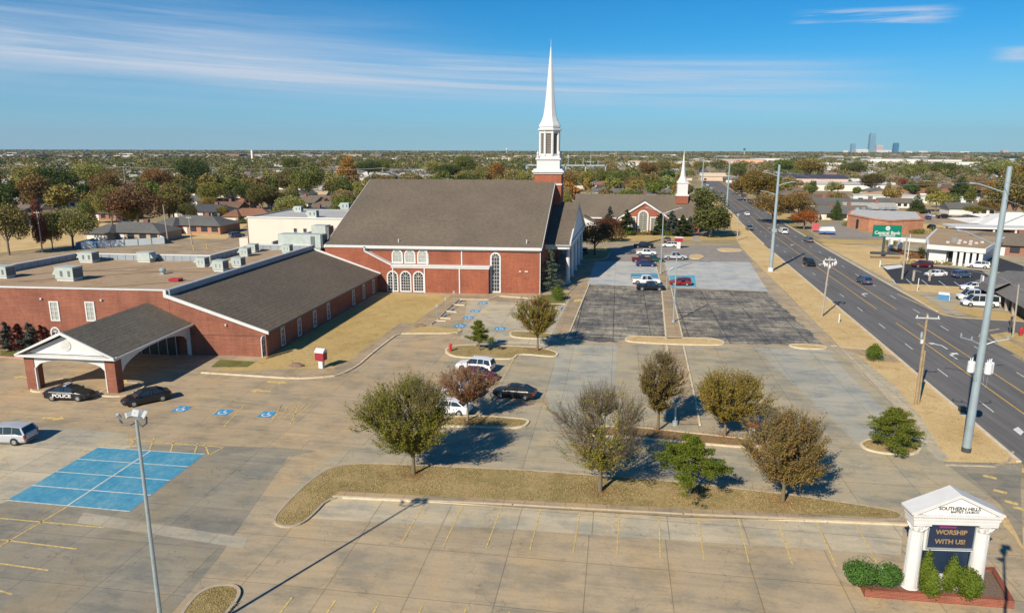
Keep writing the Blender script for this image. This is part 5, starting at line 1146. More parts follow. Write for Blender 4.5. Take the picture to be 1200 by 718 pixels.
def tt(bx, by, ty, wpx, col, label, kind='round', near=True):
    x, y = G(bx, by); h = max(2.5, ONY(bx, ty, y)[1]); d = math.hypot(x, y); town_tree(x, y, h, wpx*d/FPX, col, label, kind, near)
tt(11,299,238,46,OLIVE,'olive tree with forked trunk on the straw field at the left edge')
tt(62,292,261,24,RUST,'small rust tree standing on the straw field behind the annex roof')
tt(50,295,233,14,MARN,'thin nearly bare reddish tree beside a leaning pole','tall')
tt(86,291,238,56,OLIVE,'wide olive-brown tree with two trunks left of the white fence','wide')
tt(163,268,214,58,(.24,.13,.06),'large rust brown round tree behind the brick chimney house')
tt(132,268,216,40,OLIVE,'olive tree pressed against the left side of the large rust brown tree')
tt(204,262,214,46,BROWN,'brown and olive tree right of the large rust brown tree')
tt(44,245,203,34,RUST,'orange-brown tree between dark trees at the upper left','tall'); tt(70,240,190,40,DKG,'dark green tree behind the two-storey cream house'); tt(18,240,212,50,DKG,'dark green clump of a tree left of the orange-brown one')
tt(38,222,192,36,PALE,'pale olive round tree far left beyond the dark ones'); tt(105,226,190,38,PALE,'pale olive round tree beyond the white carport roof'); tt(125,240,202,34,BROWN,'brown tree with dark green skirt below the pale olive one')
tt(110,262,232,30,GREEN_,'low green tree in front of the grey roofed houses'); tt(186,228,196,36,RUST,'rust topped tree left of the tall dark green one'); tt(228,224,184,40,DKG,'tall dark green tree with broad crown beyond the annex roof')
tt(250,246,213,36,OLIVE,'olive tree with yellow patches near the tan house'); tt(245,252,230,22,GOLD,'yellow-green bushy tree before the brick house'); tt(276,228,193,32,PALE,'light olive tree with a pointed top','tall')
tt(293,246,213,38,DKG,'deep green tree beside the gymnasium roof corner'); tt(262,258,241,14,GOLD,'small yellow tree by the tan hipped roof'); tt(318,248,226,30,(.17,.12,.045),'brownish gold tree behind the pale flat roof'); tt(336,248,222,34,OLIVE,'olive tree right of the brownish gold one')
tt(340,232,196,36,BROWN,'brown-green tree beyond the gymnasium'); tt(362,236,190,40,GREEN_,'green broad tree left of the tall orange tree'); tt(408,222,183,26,ORNG,'tall narrow orange tree left of the church roof','tall')
tt(402,250,222,30,TAN,'half bare tan tree leaning on the church roof edge'); tt(345,212,184,26,GREEN_,'green pointed tree far beyond the orange tree','tall'); tt(432,210,187,30,DKG,'dark green tree right of the tall orange tree'); tt(446,208,186,22,GREEN_,'bright green tree just above the church ridge')
tt(507,212,188,24,PALE,'pale yellow-green round tree above the church ridge'); tt(526,214,192,34,DKG,'dark green tree right of the pale round tree over the ridge'); tt(545,210,181,30,GREEN_,'large green tree standing highest over the church ridge'); tt(545,216,200,34,PALE,'olive hedge-like tree touching the ridge line'); tt(566,216,194,22,OLIVE,'olive tree left of the orange crown at the ridge'); tt(582,216,190,22,ORNG,'orange-brown tree left of the steeple base','tall'); tt(602,214,198,30,GOLD,'gold-green tree partly hidden by the steeple')
tt(667,240,200,26,RUST,'rusty tree right of the steeple base','tall'); tt(662,252,218,20,TAN,'tan thin tree beside the portico ridge'); tt(688,224,200,26,OLIVE,'olive tree beyond the left end of the chapel roof'); tt(706,220,198,24,GREEN_,'green tree behind the chapel roof, left of the middle'); tt(726,224,199,30,GREEN_,'full green tree behind the chapel gable'); tt(742,226,206,28,RUST,'russet low tree behind the chapel gable'); tt(757,214,188,26,(.22,.13,.04),'tall orange-brown tree right of the water tank frame')
tt(777,208,186,18,BROWN,'brown tree by the bend of the main road'); tt(768,226,208,24,DKG,'dark green tree close behind the chapel roof'); tt(790,227,212,18,DKG,'dark green round tree left of the white chapel spire'); tt(712,208,186,26,TAN,'tan grey tree in the middle distance beyond the chapel')
tt(832,278,222,50,(.13,.16,.04),'large green pointed tree at the chapel corner beside the road','tall')
x, y = G(697,299); town_tree(x, y, 9.5, 15.5, (.19,.10,.045), 'dark red-brown spreading tree between portico and chapel', 'wide'); x, y = G(712,284); town_tree(x, y, 8, 8, (.13,.055,.03), 'smaller maroon tree right behind the red-brown spreading one', 'round')
tt(887,240,196,46,(.22,.15,.03),'golden olive tree by the road, left of the pale warehouse'); tt(905,262,226,56,(.24,.15,.04),'tall gold and tan tree right of the steel pole'); tt(875,236,205,34,BROWN,'brownish tree at the left of the golden pair'); tt(935,258,222,36,(.22,.15,.05),'gold tree with sparse twigs behind the orange bush')
tt(942,269,246,34,(.36,.11,.025),'round bright red-orange tree at the car park corner'); tt(862,228,214,18,MARN,'dark maroon tree beside the far brick shop'); tt(862,212,190,24,GREEN_,'green tree beyond the tan roofed shop'); tt(820,204,188,22,OLIVE,'olive tree behind the chapel spire')
tt(840,200,186,24,GREEN_,'green crown right of the far road'); tt(920,208,184,28,GREEN_,'green tall tree beyond the pale warehouse'); tt(948,212,186,36,OLIVE,'olive brown tree behind the dark warehouse roof'); tt(1021,228,203,28,(.11,.10,.035),'dark olive tree behind the grey roofed flats'); tt(1000,208,188,30,GREEN_,'green tree above the shops roofline'); tt(1057,222,208,13,MARN,'maroon tree beside the white walled yard')
tt(1082,226,212,26,(.20,.16,.03),'gold-green pair of crowns near the white yard wall'); tt(1124,234,207,22,DKG,'dark pointed evergreen in the right middle distance','conifer'); tt(1073,250,228,16,DKG,'small dark pine by the orange brick office car park','conifer'); tt(1142,232,206,20,TAN,'bare tan tree right of the dark evergreen'); tt(1160,252,232,24,(.22,.16,.03),'golden bushy tree before the far field'); tt(1140,254,240,22,OLIVE,'low olive bush tree left of the golden one')
tt(1186,262,200,50,(.22,.17,.05),'big yellow-gold tree at the right edge'); tt(1196,236,192,44,(.24,.17,.04),'yellow tree behind the big one at the right edge'); tt(1170,214,188,34,PALE,'pale olive tree behind the steel pole top'); tt(1106,208,190,30,GREEN_,'green tree among the far right roofs'); tt(1066,210,192,28,OLIVE,'olive tree beyond the maroon one'); tt(980,258,236,14,DKG,'small dark pine by the cream flats','conifer')
SHR = []
def hedge(px_, py_, h, W_, D_, label, m_=BU1, leaf=.35, n=420): x, y = G(px_, py_); bush(label, x, y, h, W_, m_, int(px_), n, leaf, name='hedge_shrub', lobes=3, D=D_)
hedge(1014,268,2.4,6,4,'rounded shrub by the left wall of the orange brick office'); hedge(995,265,1.6,5,3,'low shrub cluster left of the orange brick office'); hedge(1076,274,1.8,6,3,'trimmed shrub at the right corner of the orange brick office'); hedge(1106,275,1.8,13,4,'long dark green hedge on the straw lawn by the drive'); hedge(1096,271,1.4,5,3,'short hedge left of the long one')
hedge(1041,292,3.0,3,3,'dark shrub beside the two white bank columns',BU1); hedge(1048,298,1.6,6,3,'reddish low shrub below the bank wall',LM7); hedge(1071,303,1.8,4,3,'rust shrub by the bank corner',LM7); hedge(1078,303,3.2,2.2,2.2,'upright green shrub near the bank corner',PND); hedge(1090,310,1.0,12,1.5,'clipped hedge under the bank window',LM6); hedge(282,262,2.4,6,5,'round dark green bush beside the gymnasium corner')
# ---------------------------------------------------------------- houses of the town
HW = objcol('house_wall', .8, .1, .6); HR = shingle('house_roof_base', (1,1,1)); 
def objroof(name):
    m = HR; t = m.node_tree; k = NT(t); b = t.nodes['Principled BSDF']; src = b.inputs['Base Color'].links[0].from_socket
    oi = k.n('ShaderNodeObjectInfo'); c = k.mix(1.0, src, oi.outputs['Color'], 'MULTIPLY'); k.l(c, b.inputs['Base Color']); return m
objroof('x')
HWW = mat('far_white_wall', (.66,.63,.58), .8, .06)
def house_proto(kind):
    t = thing('ranch_house', 'x', 'house', (0,0,-500)); w_, d, h = 17, 9.5, 2.7
    def B(fn, name, m_, par=t): mb = MB(); fn(mb); return mb.build(name, m_, par, world=False)
    B(lambda m: (m.box(-w_/2,w_/2,-d/2,d/2,0,h), m.box(-w_/2+.01,-w_/2+6,-d/2-3,-d/2-.01,0,h) if kind != 1 else None), 'wall', HW)
    def rf(m):
        if kind == 0: hip(m, -w_/2,w_/2,-d/2,d/2,h,h+2.6,.6); hip(m, -w_/2,-w_/2+6,-d/2-3,d/2-1,h+.02,h+2.2,.5,3)
        elif kind == 1: m.ext([(-w_/2-.5,-d/2-.6,h-.1),(-w_/2-.5,0,h+2.3),(-w_/2-.5,d/2+.6,h-.1)], (w_+1,0,0))
        else: m.ext([(-w_/2-.5,-d/2-.6,h-.1),(-w_/2-.5,0,h+2.3),(-w_/2-.5,d/2+.6,h-.1)], (w_+1,0,0)); m.ext([(-w_/2-.4,-d/2-3.5,h-.08),(-w_/2+3,-d/2-3.5,h+1.9),(-w_/2+6.4,-d/2-3.5,h-.08)], (0,d/2+3.5,0))
    r = B(rf, 'roof', HR); B(lambda m: m.box(2,3.2,-.4,.5,h+1,h+3.5), 'chimney', BRICKD, r)
    def wn(m):
        for x in (.5,3.5,6.3): m.box(x,x+1.5,-d/2-.05,-d/2-.001,.9,2.2)
        for x in (-6,-1,4): m.box(x,x+1.4,d/2+.001,d/2+.05,.9,2.2)
    for x in (.5,3.5,6.3): B(lambda m: m.box(x-.1,x+1.6,-d/2-.05,-d/2-.001,.8,2.3), 'window', DARK)
    B(lambda m: m.box(-1.4,-.4,-d/2-.06,-d/2-.001,0,2.1), 'door', WHITEF)
    yy = -d/2-3.06 if kind != 1 else -d/2-.06
    B(lambda m: m.box(-w_/2+.8,-w_/2+5.2,yy,yy+.05,0,2.2), 'garage_door', HWW)
    return t
HP = {}
HC = {'grey':(.13,.13,.125),'taupe':(.16,.135,.11),'brown':(.15,.10,.075),'rust':(.24,.125,.08),'dark':(.07,.075,.085),'pale':(.36,.35,.33),'white':(.62,.60,.57)}
WC = {'brick':(.26,.13,.09),'tan':(.42,.32,.22),'cream':(.58,.50,.38),'white':(.66,.63,.58),'orange brick':(.36,.19,.12)}
def house(x, y, rz, roof, wall, label, kind=None, s=1.0, group=None):
    kind = random.randrange(3) if kind is None else kind
    if kind not in HP:
        o = HP[kind] = house_proto(kind); o.location = (x,y,0); o.rotation_euler = (0,0,rz); o.scale = (s,s,max(1,s*.8) if s > 1 else s); o['label'] = label
    else: o = dup(HP[kind], (x,y,0), rz, label, scale=(s,s,max(1,s*.8) if s > 1 else s))
    if group: o['group'] = group
    for c in o.children:
        if c.name.split('.')[0] == 'wall': c.color = (*WC[wall],1)
        if c.name.split('.')[0] == 'roof': c.color = (*HC[roof],1)
    return o
OCC = []
def hp(px_, py_, rz, roof, wall, label, kind=None, s=1.0):
    x, y = G(px_, py_, 0); house(x, y+6, R(rz), roof, wall, label, kind, s); OCC.append((x,y+6,13*s))
HR.name = 'house_shingle'
hp(147,283,3,'grey','tan','grey hip roofed house with the tall brick chimney behind the white fence',0,1.25); hp(222,274,0,'grey','orange brick','wide grey hip roofed brick house right of the white fence',0,1.3); hp(237,256,0,'dark','cream','long dark roofed house behind the row of poles',0,1.25)
hp(287,262,8,'rust','tan','tan house with orange-brown hipped roof left of the gymnasium',0,1.0); hp(66,243,0,'taupe','cream','two-storey cream house under a taupe roof at the upper left',1,1.25); hp(12,246,0,'grey','white','grey roofed white house at the left edge',1,1.2); hp(48,263,0,'brown','brick','brown roofed low house behind the small rust tree',0,.9)
hp(118,258,-4,'taupe','brick','taupe gabled house in front of the big rust tree',2,1.2); hp(98,232,0,'dark','white','dark roofed house with white carport left of the pale olive tree',2,1.2); hp(222,242,0,'grey','white','white house with grey roof between dark green and olive trees',2,1.0); hp(256,251,0,'brown','brick','red brick house beyond the yellow bushy tree',2,1.0); hp(270,246,5,'rust','orange brick','orange brick house with rust roof right of the yellow tree',1,1.0)
hp(308,238,0,'dark','white','blue-black roofed house left of the twin grey gables',2,1.1); hp(345,244,-6,'taupe','white','twin gabled taupe house with white trim',2,1.3); hp(380,242,0,'taupe','white','long taupe roofed house behind the gymnasium, right of the twin gables',1,1.1); hp(318,222,0,'brown','white','brown gable with white trim in the middle left distance',2,1); hp(352,225,0,'brown','brick','brown roofed house below the tall orange tree',1,1.1)
hp(455,213,0,'dark','white','dark roofed house showing its white carport over the church ridge',1,1.3); hp(505,213,0,'pale','white','pale grey gabled building over the church ridge',1,1.6); hp(715,226,20,'dark','white','white gable end peeking over the chapel roof',2,1.0)
hp(970,258,-8,'grey','cream','nearest cream flat with grey roof right of the red-orange tree',2,1.0); hp(958,247,-3,'grey','cream','long grey roofed cream apartment row behind the red-orange tree',1,1.45); hp(1014,248,-3,'grey','cream','right hand grey roofed cream apartment block',1,1.35); hp(938,241,-3,'brown','white','brown gabled apartment house with white gable end',2,1.2); hp(968,240,8,'brown','tan','apartment house with a steep brown gable and grey siding',2,1.3)
hp(990,256,-3,'taupe','cream','low taupe roofed flat beside the orange brick office',1,1.1); hp(1022,252,-3,'pale','tan','pale roofed flat directly behind the orange brick office',1,1.2); hp(880,224,0,'grey','brick','brick shop with grey roof beside the golden trees',2,1.2); hp(862,214,0,'grey','brick','grey roofed brick house with a white gable by the road',2,1.1); hp(1190,300,-20,'taupe','brick','brown roofed dark building at the right edge beyond the mansard shop',0,1.3)
def slab(name, label, cat, px_, py_, wd, dp, h, wallm, roofm, rz=0, pitch=0):
    x, y = G(px_, py_); t = thing(name, label, cat, (x,y,0), R(rz)); b = MB(); b.box(-wd/2,wd/2,0,dp,0,h); b.build('wall', wallm, t, world=False)
    r = MB(); 
    if pitch: r.ext([(-wd/2-.5,-.6,h),(-wd/2-.5,dp/2,h+pitch),(-wd/2-.5,dp+.6,h)], (wd+1,0,0))
    else: r.box(-wd/2-.3,wd/2+.3,-.3,dp+.3,h,h+.5)
    r.build('roof', roofm, t, world=False)
    n = max(2, min(6, int(wd/7)))
    for i in range(n): w2 = MB(); xx = -wd/2+wd*(i+.5)/n; w2.box(xx-1.2,xx+1.2,-.08,-.001,.6,h*.55); w2.build('window', DARK, t, world=False); OCC.append((x,y,wd*.6)); return t
PNK = mat('pink_render', (.56,.42,.36), .8, .06, .2); SAND = mat('sand_render', (.60,.45,.32), .8, .08, .2); NAVYR = mat('navy_roof', (.06,.06,.085), .7, .1, .3); WR = mat('white_far_roof', (.46,.45,.43), .8, .05, .2); PEACH = mat('peach_render', (.66,.36,.24), .8, .06, .2)
slab('warehouse_building', 'long pale pink warehouse with dark navy roof', 'warehouse', 951, 219, 52, 30, 6.5, PNK, NAVYR, -2, 2.5)
slab('shed_building', 'long white metal roofed shed right of the brown gables', 'shed', 995, 224, 52, 16, 4.5, HWW, WR, -3, 1.5)
slab('shop_building', 'tan canopy roofed shop beside the far main road', 'shop', 841, 212, 30, 22, 4, SAND, mat('tan_roof', (.62,.52,.36), .8, .05), 0, 3); slab('shop_building', 'dark red roofed restaurant behind the tan canopy shop', 'shop', 862, 208, 44, 26, 4.5, BRICKD, mat('maroon_roof', (.17,.06,.05), .7), 0)
slab('shop_building', 'peach coloured strip mall with arched front in the middle distance', 'shops', 757, 195.5, 62, 50, 9, PEACH, SAND, 0); slab('shop_building', 'sand coloured block joined to the peach strip mall on its right', 'shops', 781, 196, 66, 50, 9, SAND, WR, 0); slab('shop_building', 'white low block left of the peach strip mall', 'shops', 728, 196, 60, 50, 7, HWW, WR, 0); slab('shop_building', 'cream small block standing left of the white low block', 'shops', 698, 195, 40, 40, 8, SAND, WR, 0)
slab('shop_building', 'peach big box store beyond the far bend of the road, left one', 'store', 845, 195, 60, 60, 9, PNK, WR, 0); slab('shop_building', 'pink big box store with raised entrance beyond the road bend', 'store', 868, 194, 90, 70, 11, PEACH, WR, 0); slab('shop_building', 'white big box store right of the pink one', 'store', 905, 191, 80, 60, 10, HWW, WR, 0); slab('shop_building', 'small white gabled store standing alone before green trees', 'store', 972, 196, 40, 40, 7, HWW, WR, 0)
for i, (px_, wd, h) in enumerate(((1022,70,7),(1048,90,11),(1072,60,6),(1104,70,10),(1126,60,8),(1138,40,4))): slab('shop_building', 'white flat roofed mall block, '+('first from the left of its row','second from the left, with the taller middle','low third one from the left','fourth and tallest toward the right','fifth in the row, half behind trees','last and lowest at the right of the row')[i], 'mall block', px_, 194 if i < 4 else 196+i*.8-3, wd, 60, h*1.1, HWW, WR, 0)
slab('yard_wall_building', 'long low white shed with teal stripe before the bare mound', 'shed', 1052, 236, 46, 6, 3, mat('pale_teal_wall', (.55,.60,.58), .8, .1, .2), WR, -4); slab('yard_wall_building', 'long low white shed right of the bare mound', 'shed', 1098, 238, 40, 6, 3, MT['pale_teal_wall'], WR, -4)
slab('school_building', 'cream flat building over the church ridge far behind', 'building', 585, 190, 60, 40, 9, mat('cream_far', (.68,.60,.42), .8, .05), WR, 0); slab('school_building', 'pale building far behind the pale olive tree', 'building', 160, 208, 26, 20, 5, HWW, WR); slab('school_building', 'white roofed hall among trees at the upper left', 'building', 90, 198, 50, 30, 5, HWW, WR)
slab('shop_building', 'red fronted shop with white tower sign beyond the chapel', 'shop', 757, 216, 16, 12, 4, mat('red_front', (.40,.08,.06), .7), WR); slab('shop_building', 'light grey shop left of the red fronted one', 'shop', 740, 216, 22, 14, 4, HWW, MT['white_far_roof'])
# bare mound
x, y = G(1040,232); b = MB(); b.lathe([(22,-.1),(15,2.0),(7,3.6),(.5,4.2)], n=20, cap=False); o = b.build('earth_mound', mat('bare_earth', (.45,.28,.15), .95, .15, .3), world=False, origin=None); o.location = (x,y,0); tag(o, kind='structure')
# ---------------------------------------------------------------- random fill, clear of the places above
def wherex(x, y):
    d = (Vector((x,y,6))-Vector((0,0,CAMH))); cz = d.dot(CF); return 600+FPX*d.dot(CR)/cz, 359-FPX*d.dot(CU)/cz
def zone(px_):
    for lim, nm in ((70,'far left edge'),(150,'left chimney house'),(230,'grey hip roofed houses'),(300,'gymnasium corner'),(400,'pale gymnasium roof'),(470,'left end of the church ridge'),(540,'middle of the church ridge'),(620,'steeple side of the church ridge'),(700,'portico'),(760,'chapel gable'),(815,'chapel spire'),(860,'far end of the main road'),(910,'golden roadside trees'),(960,'pale pink warehouse'),(1010,'cream apartment row'),(1060,'green bank sign'),(1110,'bank roof'),(1160,'white roofed hall')):
        if px_ < lim: return nm
    return 'steel pole at the right edge'
def free(x, y, r_):
    if y < 212 and x < 40: return False
    if y < 222: return False
    if y < 380 and (x < 45 and x > -20): 
        if y < 275: return False
    lx = Lx(y); 
    if lx-9 < x < lx+26: return False
    if x > 60 and y < 300: return False
    px_, py_ = wherex(x, y)
    if y < 330 and 850 < px_ < 1200: return False
    if y < 300 and x < -60 and px_ < 300 and False: return False
    return all((x-a)**2+(y-b_)**2 > (r_+c)**2 for a, b_, c in OCC)
rr = random.Random(5); nh = 0
for row in range(22):
    dist = 255+row*38+row*row*1.2
    for c in range(60):
        x = -760+c*26+rr.uniform(-5,5)+(row%2)*13; y = dist+rr.uniform(-5,5); px_, py_ = wherex(x, y)
        if not (-20 < px_ < 1220) or nh >= 215 or rr.random() < .12: continue
        if x > 40 and y > 700 : continue
        if not free(x, y, 9): continue
        rf = rr.choice(['grey','taupe','taupe','brown','dark','pale','grey','white','rust']); wl_ = rr.choice(['brick','tan','cream','white','brick'])
        dd = 'near' if dist < 330 else 'halfway out' if dist < 520 else 'far'
        house(x, y, rr.choice([0,0,math.pi,math.pi/2,-math.pi/2])+rr.uniform(-.08,.08), rf, wl_, f'{rf} roofed {wl_} house {dd} among trees above the {zone(px_)}', s=rr.uniform(.9,1.15), group='houses of the town'); OCC.append((x,y,7)); nh += 1
cols = [('olive',OLIVE),('green',GREEN_),('pale olive',PALE),('dark green',DKG),('olive',OLIVE),('dark olive',(.15,.145,.045)),('green',GREEN_),('dark green',DKG),('brown',BROWN),('rust',RUST),('gold',GOLD),('pale olive',PALE),('tan',TAN),('olive',OLIVE),('green',GREEN_),('brown',BROWN),('orange',ORNG)]
nt_ = 0; cand = []
for i in range(9000):
    th = R(rr.uniform(-47,47)); dist = math.sqrt(rr.uniform(235**2, 760**2)); x, y = dist*math.sin(th-YAW*1.0), dist*math.cos(th-YAW); 
    cand.append((dist, x, y))
cand.sort(); TO = []
for dist, x, y in cand:
    if nt_ >= 210: break
    if rr.random() > .12: continue
    px_, py_ = wherex(x, y)
    if not (-30 < px_ < 1230) or not free(x, y, 1.5): continue
    if any((x-a)**2+(y-b_)**2 < 90 for a, b_ in TO): continue
    cn, cc = rr.choice(cols); TO.append((x,y)); nt_ += 1
    kd = rr.choice(['round','round','round','wide','tall']); h = rr.uniform(8,13.5)*(.8 if px_ > 820 else 1); dd = 'near' if dist < 330 else 'midway' if dist < 480 else 'far'
    town_tree(x, y, h, h*rr.uniform(.9,1.25) if kd != 'tall' else h*.6, cc, f'{cn} {dict(round="round",wide="spreading",tall="narrow")[kd]} tree {dd} above the {zone(px_)}', kd, dist < 330, group='trees of the town')
LAST = max(math.hypot(a, b_) for a, b_ in TO)
# the rest of the wood and suburb, one mass to the horizon
def far_wood():
    rs = np.random.default_rng(77); CS = []; OO = []; SZ = []
    for (d0, d1, n, rad, hh, q, m) in ((250,520,150,4.2,8.0,.8,240),(520,900,1050,6.4,11.0,1.0,170),(900,1600,2500,8.0,11.0,1.8,75),(1600,3200,5200,10,9.0,3.8,24),(3200,7000,5200,24,9.5,9,14),(7000,14000,4200,60,11.0,24,10)):
        th = rs.uniform(R(-46),R(46),n)-YAW; dist = np.sqrt(rs.uniform(d0*d0,d1*d1,n)); X = dist*np.sin(th); Y = dist*np.cos(th)
        for x, y, dd in zip(X, Y, dist):
            if dd < 2500:
                lx = Lx(y)
                if lx-9 < x < lx+27: continue
                if not free(x, y, 0): continue
                if x > lx and dd < 520: continue
                nz = math.sin(x*.011+1.3)*math.sin(y*.009+x*.004)
                if nz > .62 and dd > 500: continue
                if x > lx and dd < 1600 and rs.random() < .35: continue
            s = rs.uniform(.45,1.45); h = hh*rs.uniform(.55,1.3); r_ = rad*s; o = rs.normal(size=(m,3)); o /= np.linalg.norm(o,axis=1,keepdims=True); o[:,2] = np.abs(o[:,2])*1.0-.25
            CS.append(np.array([x,y,h*.52])+o*np.array([r_,r_,h*.5])*rs.uniform(.7,1.05,(m,1))); OO.append(o); SZ.append(np.full(m,q*(.8+.3*s)))
    C = np.concatenate(CS); O = np.concatenate(OO); S = np.concatenate(SZ); V, F = leaf_quads(C, S, out=O, outw=.4); V[:,2] = np.maximum(V[:,2], .0)
    m_, t, b = _new('far_canopy'); k = NT(t); v = k.n('ShaderNodeTexVoronoi'); v.inputs['Scale'].default_value = .085; g = k.n('ShaderNodeNewGeometry'); mp = k.n('ShaderNodeMapping'); mp.inputs['Scale'].default_value = (1,1,.0); k.l(g.outputs['Position'], mp.inputs['Vector']); k.l(mp.outputs[0], v.inputs['Vector'])
    sp = k.n('ShaderNodeSeparateColor'); k.l(v.outputs['Color'], sp.inputs[0]); c = k.ramp(sp.outputs[0], [(.0,(.07,.095,.03)),(.22,(.12,.145,.042)),(.42,(.165,.16,.052)),(.62,(.17,.13,.06)),(.76,(.22,.14,.055)),(.82,(.23,.22,.09)),(.93,(.09,.115,.04)),(1,(.27,.20,.05))], 'CONSTANT')
    c = k.mix(1.0, c, k.ramp(k.rng(g.outputs['Random Per Island'],0,1), [(0,(.6,.6,.6)),(1,(1.25,1.2,1.15))]), 'MULTIPLY'); k.l(c, b.inputs['Base Color']); b.inputs['Roughness'].default_value = .9; b.inputs['Specular IOR Level'].default_value = .1
    o = fast_mesh('town_woodland', V, F, m_); tag(o, 'mixed green and rust tree cover reaching the horizon behind the town', 'woodland', kind='stuff'); return o
far_wood()
def far_roofs():
    rs = np.random.default_rng(12); mb = MB()
    for i in range(2900):
        th = rs.uniform(R(-44),R(44))-YAW; dist = math.sqrt(rs.uniform(560**2, 2600**2)) if i < 2500 else rs.uniform(3000,9500); x, y = dist*math.sin(th), dist*math.cos(th)
        if dist < 1200 and Lx(y)-9 < x < Lx(y)+27: continue
        mb.m = int(rs.choice([0,0,1,2,3,3,4,0])); k_ = 1 if dist < 2500 else 2+dist/4000; w_, d_, h = rs.uniform(12,24)*k_, rs.uniform(8,14)*k_, rs.uniform(3.2,4.6)*(1 if dist < 2500 else rs.uniform(1.8,3.4))
        if dist < 2500: mb.box(x-w_/2,x+w_/2,y-d_/2,y+d_/2,0,2.8); hip(mb, x-w_/2,x+w_/2,y-d_/2,y+d_/2,2.81,h+1.6)
        else: mb.box(x-w_/2,x+w_/2,y-d_/2,y+d_/2,0,h*.85)
    ms = [mat('far_roof_'+n, c, .8, .1, .1) for n, c in (('grey',(.16,.16,.16)),('tan',(.34,.28,.22)),('white',(.50,.49,.47)),('brown',(.20,.14,.11)),('pale',(.30,.29,.28)))]
    o = mb.build('far_rooftops', ms); tag(o, 'scattered pale and dark roofs of the distant suburb toward the horizon', 'rooftops', kind='stuff')
far_roofs()
# ---------------------------------------------------------------- skyline
def towerb(name, label, px_, wpx, ytop, dist, m_, cap=None, ybase=184):
    d = ray(px_, 178); s = dist/math.hypot(d.x, d.y); x, y = d.x*s, d.y*s; z = ONY(px_, ytop, y)[1]; w_ = wpx*dist/FPX
    t = thing(name, label, 'skyscraper', (x,y,0)); b = MB(); b.box(-w_/2,w_/2,-w_/2,w_/2,0,z*.93); b.box(-w_*.42,w_*.42,-w_*.42,w_*.42,z*.93,z); b.build('tower', m_, t, world=False)
    g_ = MB()
    for i in range(8): zz_ = z*(.12+.1*i); g_.box(-w_/2-1,w_/2+1,-w_/2-1,w_/2+1,zz_,zz_+z*.012)
    g_.build('floor_band', cap or m_, t, world=False); return t
SKB = mat('blue_glass_tower', (.16,.30,.38), .3, .05, .01); SKD = mat('deep_blue_tower', (.04,.16,.27), .3, .05, .01); SKT = mat('pinkish_tower', (.45,.38,.36), .8, .05, .01); SKW = mat('white_tower', (.6,.58,.55), .8, .05, .01)
towerb('skyscraper', 'tallest blue glass tower of the far skyline', 1020.5, 5.4, 156, 9500, SKB); towerb('skyscraper', 'slim pale blue tower left of the tallest one', 999, 4, 168, 9500, SKB); towerb('skyscraper', 'dark blue tower right of the tallest one', 1049, 4.6, 167.5, 9500, SKD); towerb('office_tower', 'stubby pinkish tower between the two tallest towers', 1029, 6.5, 170, 9500, SKT)
for i, (px_, wp, yt, lb) in enumerate(((1008,12,175,'low white block at the foot of the tallest tower'),(1033,14,176,'low white wide block right of the pinkish tower'),(990,5,176.5,'pale block left of the slim tower'),(1064,6,177,'small white block right of the dark blue tower'),(1080,8,177,'pale low block, third right of the dark blue tower'),(1108,16,177.5,'wide pinkish block on the far right skyline'),(1128,9,177.5,'white block between the wide pinkish one and the tall pale one'),(1177,5,176,'pale pinkish block near the right edge of the skyline'))): towerb('office_block', lb, px_, wp, yt, 9300, SKT if i in (5,7) else SKW)
x, y = G(1188,189.5); t = thing('office_block', 'pale teal building with dark flat roof near the right edge', 'building', (x,y,0)); b = MB(); k_ = y/FPX; b.box(-5.5*k_,6*k_,0,30,0,4.2*k_); b.build('wall', mat('teal_wall', (.35,.45,.45), .7), t, world=False); b = MB(); b.box(-6*k_,6.5*k_,-4,34,4.2*k_,5.2*k_); b.build('roof', DARK, t, world=False)
for px_, yb, yt, lb in ((594,176,173.6,'white water tower on the horizon left of the steeple'),(872,180,173.5,'blue-grey water tower on the horizon right of the road'),(296,186,176,'slim white church tower on the left horizon')):
    d = ray(px_, yb+1.5); dist = 4000 if px_ != 296 else 1500; s = dist/math.hypot(d.x,d.y); x, y = d.x*s, d.y*s; z = ONY(px_, yt, y)[1]; t = thing('water_tower' if px_ != 296 else 'church_tower', lb, 'tower', (x,y,0)); b = MB(); kk = dist/FPX
    if px_ == 296: b.box(-.9*kk,.9*kk,-2,2,0,z); b.build('tower', HWW, t, world=False)
    else: b.lathe([(.3*kk,0),(.3*kk,z*.7)], n=8); b.build('shaft', WHITEF, t, world=False); b = MB(); b.lathe([(.3*kk,z*.66),(1.3*kk,z*.78),(1.3*kk,z*.92),(.2*kk,z)], n=12); b.build('tank', WHITEF if px_ == 594 else SKD, t, world=False)
